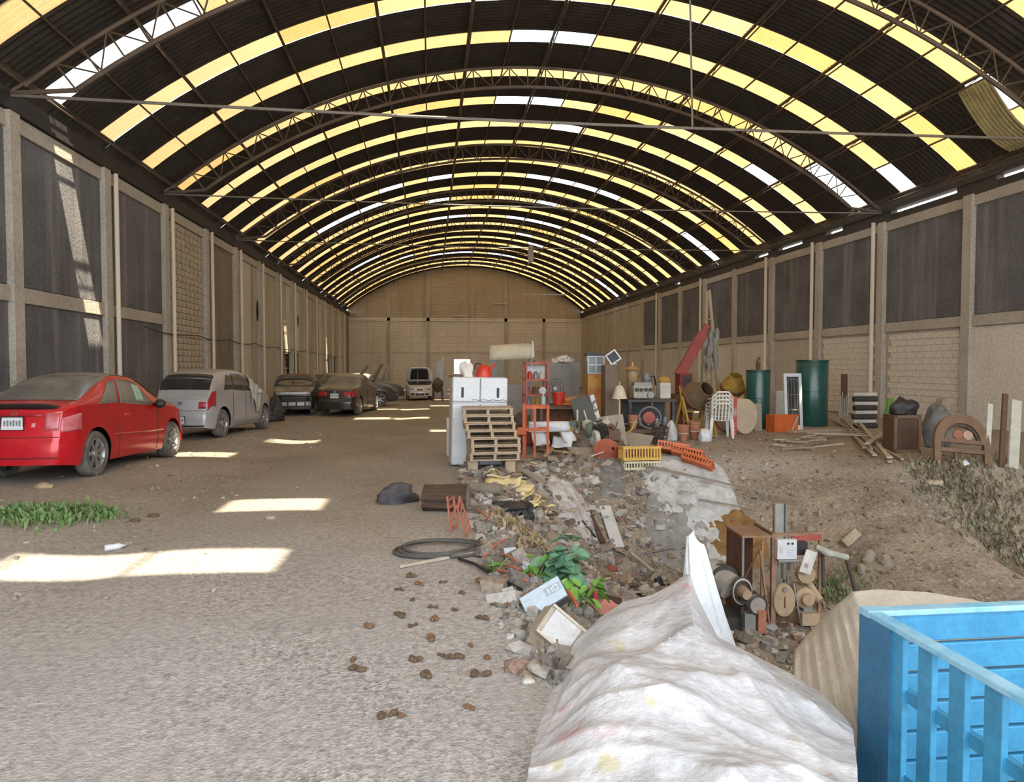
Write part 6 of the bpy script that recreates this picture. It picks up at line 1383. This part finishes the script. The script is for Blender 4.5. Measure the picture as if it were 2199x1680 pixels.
# ---- white tarp heap
TARP = M('white_tarp', (0.70, .70, .71), .6, col2=(0.60, .60, .62), scale=3, bmp=.12, spec=.3)
def tarp_mat():
    m, nt, b = _nodes('printed_tarp')
    c = mixcol(nt, noise_fac(nt, 3.0, 5, None, .35, .65), (0.44, .44, .47), (0.62, .62, .64))
    c = mixcol(nt, noise_fac(nt, 2.6, 3, (1, 1, 1), .60, .70), c, (0.58, .26, .28)); c = mixcol(nt, noise_fac(nt, 3.7, 3, (1.4, 1, .7), .66, .74), c, (0.55, .50, .30))
    c = mixcol(nt, .22, c, mixcol(nt, noise_fac(nt, 22, 4), (0.35, .34, .34), (.8, .8, .8))); nt.links.new(c, b.inputs['Base Color']); b.inputs['Roughness'].default_value = .55; bump(nt, b, noise_fac(nt, 7, 5), .35, .03); return m
def drape(name, label, cat, outline, zb, bpx, bpy_, mat, bulge=.12, back=.45, wr=.03, seed=0, nu=90, nv=60, pleat=None):
    pts = outline; n = len(pts) - 1
    def ol(u):
        f = u * n; i = min(int(f), n - 1); t = f - i; a, b = pts[i], pts[i + 1]; return [lerp(a[k], b[k], t) for k in range(3)]
    def ols(u): 
        a_ = [ol(clamp(u + d_)) for d_ in (-.16, -.11, -.06, -.02, .02, .06, .11, .16)]; return [sum(q_[k_] for q_ in a_) / 8 for k_ in range(3)]
    org = on_z(*ol(.5)[:2], ol(.5)[2]); m = MB()
    def fn(u, v):
        px, py, z = ol(u); c = on_z(px, py, z)
        if v < .25:     # back skirt falling away from the viewer to the ground
            k = 1 - v / .25; aw = Vector((c.x, c.y, 0)).normalized(); q = c + aw * back * k; g = Zg(q.x, q.y, False) - .03; q.z = lerp(c.z, min(g, c.z), k ** 1.6); return q - org
        k = (v - .25) / .75; so_ = ols(u); kk_ = sm(k * 3.2); py, z = lerp(py, so_[1], kk_), lerp(z, so_[2], kk_); bx = lerp(bpx[0], bpx[1], u); qx, qy = lerp(px, bx, k), lerp(py, bpy_, k); zz = lerp(z, zb, k) + bulge * math.sin(math.pi * k) * min(1, 4 * u, 6 * (1 - u))
        q = on_z(qx, qy, zz); w_ = wr * min(1, k * 6)
        q.z += w_ * (nz(q.x * 2.2 + seed, q.y * 1.8, seed) * 1.3 + .10 * nz(q.x * 8, q.y * 8, seed))
        for (ca, cb, fr, am, sd_) in ((.8, .6, 1.5, .8, 1), (-.5, .86, 2.2, .6, 7), (.97, -.25, 3.1, .4, 13)):
            aa_, pp_ = q.x * ca + q.y * cb, -q.x * cb + q.y * ca; rd_ = 1 - abs(nz(pp_ * fr + .5 * nz(aa_ * .9, pp_ * .6, sd_), aa_ * .6, sd_ + seed)) * 2.6
            if rd_ > 0: q.z += w_ * am * rd_ * rd_
        if pleat: q.z += pleat(u, k)
        return q - org
    m.grid(fn, nu, nv); o = m.build(name, mat, None, smooth=True, solid=.006); o.location = org; return tag(o, label, cat)
drape('printed_tarp', 'large crumpled white plastic tarp with faded red and yellow print in the foreground', 'tarp',
      [(1150, 1640, .0), (1180, 1560, .02), (1214, 1450, .02), (1238, 1388, .05), (1288, 1332, .14), (1340, 1294, .20), (1400, 1280, .24), (1440, 1258, .29), (1478, 1232, .34), (1500, 1290, .22), (1540, 1370, .08), (1640, 1420, .02), (1700, 1450, .0), (1770, 1495, -.05), (1828, 1560, -.1)], .16, (1120, 1850), 1790, tarp_mat(), .06, .5, .06, 3, 150, 110)
# upright white sack at the heap's right end
p = on_z(1545, 1385, -.1); m = MB()
def ups(a, b):
    th = 2 * math.pi * b; k = a; k2 = min(1, k / .93); r = lerp(.27, .065, k2 ** .62) * (1 + .16 * math.sin(th * 3 + 2 * k) + .09 * math.sin(th * 7 + 5 * k)) * (math.sqrt(max(0, 1 - ((k - .93) / .07) ** 2)) if k > .93 else 1); return Vector((r * math.cos(th) * 1.0 - .13 * k ** .8, r * .7 * math.sin(th) * (1 - .3 * k), lerp(-.3, .68, k) + .04 * k * math.cos(th + 2.6)))
m.grid(ups, 30, 44); thing1('white_sack', 'tall white plastic sack standing upright at the right end of the tarp', 'sack', p + Vector((0, .12, 0)), m, M('bright_white_plastic', (0.70, .72, .74), .5, col2=(0.60, .62, .65), scale=3, bmp=.25), smooth=True)
# ---- cream canvas
drape('canvas_cover', 'cream canvas sheet draped over a load behind the blue truck bed', 'canvas',
      [(1705, 1400, -.25), (1745, 1352, -.12), (1790, 1306, .08), (1832, 1272, .22), (1885, 1267, .24), (1990, 1273, .25), (2080, 1288, .24), (2150, 1301, .23), (2230, 1318, .22), (2300, 1340, .2)], -.35, (1700, 2420), 1620, M('cream_canvas', (0.56, .51, .43), .9, col2=(0.47, .42, .35), scale=4, bmp=.2), .05, .8, .02, 9, 110, 40,
      lambda u, k: (.016 * math.sin(u * 130) * sm((.42 - u) / .2) * min(1, k * 5)))
# ---- blue truck bed
BL1 = M('blue_paint', (0.055, .30, .52), .45, col2=(0.035, .22, .40), scale=5, bmp=.08); BL2 = M('light_blue_paint', (0.36, .58, .72), .45, col2=(0.10, .40, .62), scale=3, bmp=.05)
C = on_z(1850, 1311, .475); bd = T('truck_bed', 'blue steel truck bed with slatted sides in the lower right corner', 'truck bed', (C.x, C.y, C.z - 1.0), 0); LX, LY = 2.3, 2.2
MB().box((LX / 2, -.03, 1.0), (LX, .07, .03)).build('top_rail', BL2, bd, bevel=.006); MB().box((.03, -LY / 2, 1.0), (.07, LY, .03)).build('top_rail', BL2, bd, bevel=.006)
MB().box((LX - .03, -LY / 2, 1.0), (.07, LY, .03)).build('top_rail', BL2, bd)
MB().box((.03, -.03, 1.001), (.075, .075, .034)).build('rail_corner', BL2, bd)
for q in range(6): MB().box((LX / 2, -.03, .915 - .15 * q), (LX - .04, .035, .135)).build('end_board', BL1, bd, bevel=.006)
for q in range(12): MB().box((.03, -.06 - (LY - .14) * q / 11, .5), (.03, .09, .98)).build('side_slat', BL1, bd, bevel=.004); MB().box((LX - .03, -.06 - (LY - .14) * q / 11, .5), (.03, .09, .98)).build('side_slat', BL1, bd)
for z in (.3, .7): MB().box((.05, -LY / 2, z), (.03, LY, .06)).build('side_rail', BL1, bd)
MB().box((.012, -.10, .5), (.02, .24, .98)).build('corner_plate', M('deep_blue_paint', (0.04, .17, .32), .5, scale=5), bd)
for q in range(8): MB().box((LX / 2, -.14 - .27 * q, .03), (LX - .1, .25, .03)).build('floor_board', GMET if q % 2 else WOOD, bd)
for x in (.3, LX - .3): MB().box((x, -LY / 2, -.12), (.1, LY, .25)).build('chassis_beam', DMET, bd)
for x in (.2, LX - .2):
    z0 = Zg(C.x + x, C.y - LY / 2, False) - (C.z - 1.0); MB().lathe([(.1, -.1), (.34, -.1), (.36, 0), (.34, .1), (.1, .1)], 22, (x, -LY / 2, z0 + .36), 'x').build('wheel', TYRE, bd, True)
# ---- rusty machine in the pit
p = hit(1682, 1350); s = ppm(p); mcn = T('rusty_machine', 'rusty open-framed machine with a white control panel standing in the pit', 'machine', p, R_(-4))
def U(px, py): return ((px - 1682) / s, (1350 - py) / s)
RST = M('rust_brown', (0.17, .085, .055), .85, .15, col2=(0.10, .05, .035), scale=6, bmp=.35); RSL = M('rust_light', (0.32, .19, .12), .85, col2=(0.22, .12, .075), scale=6, bmp=.3); DSTY = M('dusty_tan_metal', (0.42, .31, .20), .8, col2=(0.31, .22, .14), scale=5, bmp=.15)
def post(x0, y0, x1, y1, yy0, yy1, w_, mat, nm='post'): a, b = U(x0, y0), U(x1, y1); return MB().beam((a[0], yy0, a[1]), (b[0], yy1, b[1]), w_, w_).build(nm, mat, mcn)
# left cabinet
a, b = U(1592, 1345), U(1650, 1150)
MB().box(((a[0] + b[0]) / 2, .55, (a[1] + b[1]) / 2), (b[0] - a[0], .02, b[1] - a[1])).build('cabinet_back', RST, mcn)
MB().box((a[0], .28, (a[1] + b[1]) / 2), (.02, .56, b[1] - a[1])).build('cabinet_side', RST, mcn)
m = MB().box(((a[0] + b[0]) / 2, .28, b[1]), (b[0] - a[0] + .04, .60, .025)); m.build('cabinet_top', RSL, mcn)
post(1634, 1350, 1634, 1158, 0, 0, .03, RSL); post(1592, 1345, 1592, 1150, 0, 0, .025, GMET); post(1628, 1180, 1650, 1350, -.02, -.05, .02, RSL, 'brace'); post(1610, 1270, 1635, 1180, .3, .1, .015, RSL, 'brace')
post(1658, 1350, 1658, 1145, 0, 0, .055, RSL); post(1768, 1340, 1768, 1150, .1, .1, .035, RSL); post(1655, 1148, 1775, 1148, 0, .1, .04, RSL, 'top_rail'); post(1655, 1345, 1770, 1345, 0, .05, .05, RST, 'bottom_rail')
post(1658, 1148, 1658, 1148.01, .0, .6, .04, RST, 'top_rail'); post(1658, 1345, 1658, 1345.01, 0, .6, .04, RST, 'bottom_rail'); post(1768, 1345, 1768, 1345.01, .1, .6, .04, RST, 'bottom_rail')
post(1700, 1250, 1718, 1350, -.04, -.06, .018, GMET, 'brace')
def plateb(x0, y0, x1, y1, yy, th, mat, nm, rot=None): a, b = U(x0, y1), U(x1, y0); return MB().box(((a[0] + b[0]) / 2, yy, (a[1] + b[1]) / 2), (b[0] - a[0], th, b[1] - a[1]), rot).build(nm, mat, mcn, bevel=.004)
cp = plateb(1660, 1154, 1702, 1196, -.06, .07, M('control_white', (0.62, .63, .66), .5, col2=(0.54, .54, .56), scale=7), 'control_panel')
for x in (1683, 1692): c = U(x, 1162); MB().lathe([(.001, -.105), (.014, -.105), (.014, -.09)], 12, (c[0], 0, c[1]), 'y', False).build('knob', BLKP, cp)
for q in range(3): c = U(1688, 1176 + q * 6); MB().box((c[0], -.097, c[1]), (.09, .004, .012)).build('panel_strip', M('panel_blue', (0.45, .52, .66)), cp)
c = U(1668, 1176); MB().box((c[0], -.097, c[1]), (.04, .004, .10)).build('panel_mark', M('panel_grey_mark', (0.48, .44, .42), .6, col2=(.62, .6, .6), scale=30), cp)
plateb(1662, 1197, 1706, 1202, -.05, .10, GMET, 'shelf_plate'); plateb(1704, 1162, 1730, 1190, .0, .08, BLKP, 'motor_box'); plateb(1700, 1150, 1766, 1162, .05, .02, DRED, 'red_panel')
wp = plateb(1712, 1176, 1737, 1226, -.12, .012, M('white_card', (0.64, .62, .58), .6), 'tilted_panel', (0, R_(18), 0)); c = U(1720, 1208); MB().box((c[0], -.13, c[1]), (.045, .004, .05), (0, R_(18), 0)).build('panel_mark', M('card_brown', (0.40, .31, .28)), wp)
c = U(1680, 1290); dk_ = MB().lathe([(.001, -.04), (.22, -.035), (.235, 0), (.22, .035), (.001, .04)], 34, (0, 0, 0), 'y', False).build('flywheel', DSTY, mcn, 30); dk_.location = (c[0], -.02, c[1] + .02); dk_.scale = (.62, 1, .92)
MB().box((c[0], -.065, c[1]), (.012, .01, .14)).build('flywheel_slot', RST, mcn); c2 = U(1680, 1262); MB().lathe([(.001, -.08), (.03, -.08), (.035, 0)], 14, (c2[0], 0, c2[1]), 'y', False).build('flywheel_hub', GMET, mcn)
for (x, y0, y1, r) in ((1679, 1206, 1240, .035), (1694, 1204, 1222, .04), (1688, 1236, 1262, .018), (1668, 1203, 1212, .02)): a, b = U(x, y1), U(x, y0); bar('fitting', (a[0], -.03, a[1]), (b[0], -.03, b[1]), r, CHROME, mcn, 10)
c = U(1728, 1232); w2 = MB().lathe([(.001, -.05), (.11, -.05), (.12, 0), (.11, .05), (.001, .05)], 24, (c[0], .0, c[1]), 'y', False).build('pulley', DSTY, mcn, 30)
c = U(1726, 1282); mo = MB().lathe([(.001, -.18), (.07, -.18), (.08, -.12), (.13, -.10), (.13, .16), (.001, .18)], 22, (c[0], .05, c[1]), 'y', False).build('motor', DSTY, mcn, 30)
for q in range(8): an = q * .785; MB().box((c[0] + .135 * math.cos(an), .08, c[1] + .135 * math.sin(an)), (.015, .22, .015)).build('motor_fin', DSTY, mo)
a, b = U(1740, 1248), U(1757, 1288); MB().tube([(a[0], .18, a[1]), (b[0], -.06, b[1])], .05, 14).build('roller', DSTY, mcn, 40)
plateb(1714, 1312, 1752, 1338, -.02, .2, DSTY, 'base_block'); plateb(1722, 1300, 1742, 1314, 0, .1, GMET, 'motor_foot')
a, b, c = U(1748, 1172), U(1770, 1185), U(1815, 1195); MB().tube([(a[0], -.02, a[1]), (b[0], -.04, b[1]), (c[0], -.06, c[1])], [.035, .05, .04], 12).build('pipe_arm', M('grey_clad_pipe', (0.42, .42, .38), .7, col2=(0.28, .27, .22), scale=10, bmp=.4), mcn, True)
a, b = U(1812, 1196), U(1830, 1266); bar('arm_leg', (a[0], -.05, a[1]), (b[0], -.1, b[1]), .02, DMET, mcn, 8)
post(1768, 1260, 1768, 1185, .0, .02, .03, DMET, 'pipe_support')
p2 = at_y(1672, 1145, p.y + .75); p2b = gz(p2.x, p2.y); top = at_y(1672, 1082, p.y + .75).z
gpst = T('grey_post', 'weathered grey metal post rising behind the rusty machine', 'post', p2b, R_(3)); MB().box((0, 0, (top - p2b.z) / 2), (.14, .03, top - p2b.z)).build('web', M('weathered_zinc', (0.36, .37, .34), .6, .2, col2=(0.25, .25, .22), scale=5), gpst); MB().box((.085, -.02, (top - p2b.z) / 2), (.02, .05, top - p2b.z)).build('flange', GMET, gpst); MB().box((-.075, -.01, (top - p2b.z) / 2), (.02, .04, top - p2b.z)).build('flange', RSL, gpst)
# belt drums left of the machine
p = hit(1590, 1352); s = ppm(p); bdm = T('belt_drums', 'dusty motor with ringed pulleys left of the rusty machine', 'machine', p, R_(0))
def V(px, py): return ((px - 1590) / s, (1352 - py) / s)
GD = M('dusty_grey_drum', (0.26, .235, .21), .8, col2=(0.36, .31, .25), scale=6, bmp=.2)
a, b = V(1552, 1248), V(1570, 1262); MB().tube([(a[0] - .06, .35, a[1] + .06), (b[0], .05, b[1])], .17, 20).build('motor', GD, bdm, 40)
for q in range(3): MB().lathe([(.17, 0), (.18, .01), (.18, .03), (.17, .04)], 24, (a[0] + .03 * q, .25 - .08 * q, a[1]), 'y').build('motor_band', DMET, bdm, 40)
c = V(1590, 1268); 
for r, mt in ((.175, DMET), (.155, OFFW), (.135, DMET)): MB().tube([(c[0] + r * .75 * math.cos(2 * math.pi * q / 28), -.02 - (.175 - r), c[1] + r * math.sin(2 * math.pi * q / 28)) for q in range(29)], .012, 6).build('pulley_ring', mt, bdm, True)
MB().lathe([(.06, -.12), (.08, 0), (.1, .1)], 18, (c[0] + .03, 0, c[1] - .02), 'y').build('pulley_hub', DSTY, bdm, True)
c = V(1616, 1292); MB().lathe([(.001, -.08), (.10, -.08), (.11, 0), (.10, .06), (.001, .06)], 22, (c[0], -.08, c[1]), 'y', False).build('small_pulley', GD, bdm, 30)
MB().tube([(c[0] + .115 * math.cos(2 * math.pi * q / 24), -.15, c[1] + .115 * math.sin(2 * math.pi * q / 24)) for q in range(25)], .012, 6).build('pulley_ring', DMET, bdm, True)
a, b = V(1624, 1352), V(1624, 1302); MB().box((a[0], -.14, b[1] / 2), (.10, .08, b[1])).build('red_stand', M('orange_rust', (0.42, .16, .10), .8, scale=7), bdm)
a = V(1600, 1352); MB().box((a[0], -.1, .12), (.14, .1, .25)).build('grey_stand', GMET, bdm); MB().box((-.12, .2, .08), (.5, .5, .17)).build('base', DMET, bdm)
# slope pieces on the far bank
p = hit(1830, 1165); thing1('stone_block', 'tan cut stone block lodged in the back slope of the pit', 'block', (p.x, p.y, p.z + .02), MB().box((0, 0, .05), (.30, .16, .14)), M('tan_stone', (0.40, .32, .23), .9, bmp=.3), rot=(R_(-30), R_(-35), R_(10)), bevel=.012)
p = hit(2006, 1042); thing1('log_piece', 'short weathered log piece at the top of the weedy bank', 'log', (p.x, p.y, p.z + .04), MB().lathe([(.001, -.13), (.05, -.13), (.055, .13), (.001, .13)], 12, (0, 0, 0), 'x', False), LUM[1], R_(-35), smooth=True)
for q, (px, py, r) in enumerate(((1795, 1088, .07), (1760, 1105, .06), (1900, 1210, .10), (1868, 1205, .12), (1850, 1225, .09), (1705, 1130, .07), (1740, 1140, .08), (1630, 1060, .06), (1980, 1120, .04), (1935, 1095, .03))):
    pz_ = hit(px, py); o = MB().rock((0, 0, 0), r, q + 80, (1, .7, 1.1), 2, .35).build('bank_stone', M('bank_stone_mat', (0.33, .285, .22), .9, col2=(0.25, .21, .16), scale=8, bmp=.4)); place(o, (pz_.x, pz_.y, pz_.z + r * .2), q); tag(o, 'earthy stone embedded in the back slope of the pit', 'stone', 'stones in the back slope')
# ================================================================== SMALL THINGS ON THE PATH AND HIGH UP
DUNG = M('dry_dung', (0.17, .115, .065), .95, col2=(0.10, .065, .04), scale=18, bmp=.5); DUNG2 = M('rusty_dung', (0.26, .14, .075), .95, col2=(0.16, .09, .05), scale=18, bmp=.5)
dm_ = []
for q in range(5):
    m = MB(); r5 = random.Random(q)
    for k in range(8): m.rock((clamp(r5.gauss(0, .03), -.05, .05), clamp(r5.gauss(0, .02), -.035, .035), .012 + .008 * r5.random()), r5.uniform(.018, .032), k + q * 9, (1.2, .9, .8), 1, .4)
    dm_.append(m.mesh('clump_mesh%d' % q, (DUNG, DUNG2, DUNG)[q % 3], 60))
spots = [(765, 1440), (760, 1420), (858, 1324), (886, 1291), (932, 1332), (928, 1306), (928, 1374), (948, 1410), (916, 1455), (1045, 1415), (1028, 1452), (1012, 1388), (1035, 1330), (993, 1276), (1028, 1250), (950, 1252), (902, 1256), (856, 1268), (885, 1240), (860, 1540), (828, 1540), (1010, 1522), (975, 1415), (978, 1312), (790, 1348), (885, 1346), (1098, 1304), (1060, 1300), (895, 1420), (1138, 1345)]
for i, (px, py) in enumerate(spots):
    o = bpy.data.objects.new('dung_clump', dm_[i % 5]); COL.objects.link(o); o.location = hit(px, py); o.rotation_euler = (0, 0, i * 1.3); k = (.72, .52, .8, .45)[i % 4]; o.scale = (k, k, k)
    tag(o, 'crumbled brown dung clump on the foreground gravel', 'dung', 'dung clumps on the gravel')
p = hit(243, 1182); bt_ = T('plastic_bottle', 'small white plastic bottle lying on the path near the weeds', 'bottle', p + Vector((0, 0, .03)), R_(35))
MB().lathe([(.001, -.07), (.03, -.07), (.032, -.02), (.028, 0), (.032, .02), (.03, .055), (.014, .075), (.014, .085)], 14, (0, 0, 0), 'x', False).build('body', WHITE, bt_, True); MB().lathe([(.016, .085), (.016, .10), (.001, .10)], 10, (0, 0, 0), 'x', False).build('cap', M('bottle_cap_blue', (0.3, .42, .55)), bt_)
for i, (px, py, lab) in enumerate(((582, 1115, 'flat pinkish stone in the middle of the path'), (1135, 1468, 'small pale pebble near the old cabinet'), (1120, 1290, 'small pale pebble beside the metal case'), (95, 1048, 'broken tan brick lying behind the red car'), (330, 1110, 'dark stone right of the weeds'), (290, 1120, 'dark clod between the weeds and the path'))):
    p = hit(px, py); o = MB().rock((0, 0, 0), (.05, .03, .02, .09, .05, .045)[i], i, (1.3, .9, .6), 2, .25).build('pebble', (M('pink_stone', (0.40, .31, .28)), M('pale_pebble', (0.6, .58, .54)), M('pale_pebble', (0.6, .58, .54)), SCR[0], DUNG, DUNG)[i]); place(o, p + Vector((0, 0, .012))); tag(o, lab, 'stone')
# dark car parts between the silver and stripped cars
p = hit(592, 898); o = crumple('engine_part', M('black_scrap', (0.03, .03, .03), .5, col2=(.12, .115, .11), scale=12, bmp=.4), .32, 91, (.7, .9, 1.5), .5); place(o, (p.x, p.y, p.z)); tag(o, 'heap of dark car parts between the silver and the stripped car', 'car parts')
p = hit(585, 908); thing1('loose_bumper', 'scuffed loose bumper lying in front of the dark car parts', 'bumper', (p.x, p.y, p.z + .02), MB().grid(lambda a, b: Vector((lerp(-.35, .35, a), -.12 * (1 - (2 * a - 1) ** 2), .02 + .20 * b)), 12, 4), BLKP, R_(20), smooth=True, solid=.03)
# things by the far wall
p = hit(940, 862); en = T('engine_stand', 'rusty engine on a stand by the bright far corner', 'engine', p, R_(10))
MB().rock((0, 0, .85), .34, 5, (.9, .8, 1), 2, .5).build('engine', M('oily_engine', (0.17, .12, .075), .6, .3, col2=(0.08, .06, .045), scale=9, bmp=.5), en)
for x in (-.25, .25):
    for y in (-.2, .2): bar('leg', (x, y, 0), (x * .8, y * .8, .65), .03, RUSTY, en, 6)
o = crumple('plastic_sheet', M('hazy_plastic', (0.55, .58, .58), .5, col2=(0.44, .46, .46), scale=3, bmp=.3), .55, 33, (.85, .5, 2.9), .45); place(o, at_gy(945, 42)); tag(o, 'tall bundle of hazy white plastic sheeting by the far wall', 'plastic sheet')
o = crumple('white_sheet', M('white_cloth', (0.72, .70, .64), .8, scale=3, bmp=.3), .5, 37, (.9, .5, 2.5), .5); place(o, at_gy(1000, 40)); tag(o, 'bright white cloth heap behind the refrigerator', 'cloth')
# loose sheets, lamps and cable at the roof
q0 = at_y(1140, 528, 50.0); thing1('hanging_sheet', 'torn pale sheet hanging down from the far roof', 'sheet', q0, MB().grid(lambda a, b: Vector((lerp(-.22, .22, a) * (1 - .5 * abs(b - .5)), .05 * math.sin(a * 6), -1.3 * b + .12 * a)), 6, 8), M('pale_roof_sheet', (0.5, .5, .46), .7), smooth=True, solid=.01)
yy, aa = roof_hit(2128, 215); q0 = roofpt(aa, yy, -.10); cm = MB()
cm.grid(lambda a, b: Vector((lerp(-.5, 1.0, a), .02 * math.cos(b * 60) + lerp(-.55, .45, b) , -lerp(-.5, 1.0, a) * .95 - .25 * math.sin(math.pi * a) - .05 + .03 * math.cos(b * 56))), 8, 60)
thing1('bent_roof_sheet', 'bent yellowish corrugated sheet sagging from the roof at the upper right', 'roof sheet', q0, cm, M('yellowed_sheet', (0.50, .42, .20), .6, col2=(0.34, .29, .14), scale=3), smooth=True, solid=.006)
for i, (px0, px1, py, yv, lab) in enumerate(((1120, 1215, 632, 60.0, 'long fluorescent tube fitting hanging before the far gable'), (1058, 1090, 652, 69.18, 'short fluorescent fitting on the far gable'), (975, 1005, 678, 69.15, 'small lamp fitting on the beam of the far gable'))):
    a, b = at_y(px0, py, yv), at_y(px1, py, yv); t = T('tube_lamp', lab, 'lamp', (a + b) / 2); w_ = (b - a).length
    MB().box((0, 0, 0), (w_, .14, .05)).build('housing', WHITE, t); bar('tube', (-w_ * .46, 0, -.05), (w_ * .46, 0, -.05), .025, M('tube_white', (0.8, .8, .78), .3), t, 8)
    rz_ = ZC + math.sqrt(RAD ** 2 - ((a.x + b.x) / 2 - XC) ** 2)
    if yv < 65:
        for sx in (-.4, .4): bar('cable', (w_ * sx, 0, .02), (w_ * sx, 0, ZC + math.sqrt(RAD ** 2 - ((a.x + b.x) / 2 + w_ * sx - XC) ** 2) - a.z - .35), .008, BLKP, t, 4)
for i, (px, y, l, lab) in enumerate(((1043, 52.0, 2.2, 'thin cable dangling from the roof near the far gable'), (1010, 40.0, 1.2, 'thin cable dangling from the middle of the roof'))):
    p = at_y(px, 400, y); z1 = ZC + math.sqrt(RAD ** 2 - (p.x - XC) ** 2) - .05; thing1('hanging_cable', lab, 'cable', (p.x, y, z1 - l), MB().tube([(0, 0, 0), (.03, 0, l * .5), (0, 0, l)], .012, 5), BLKP)
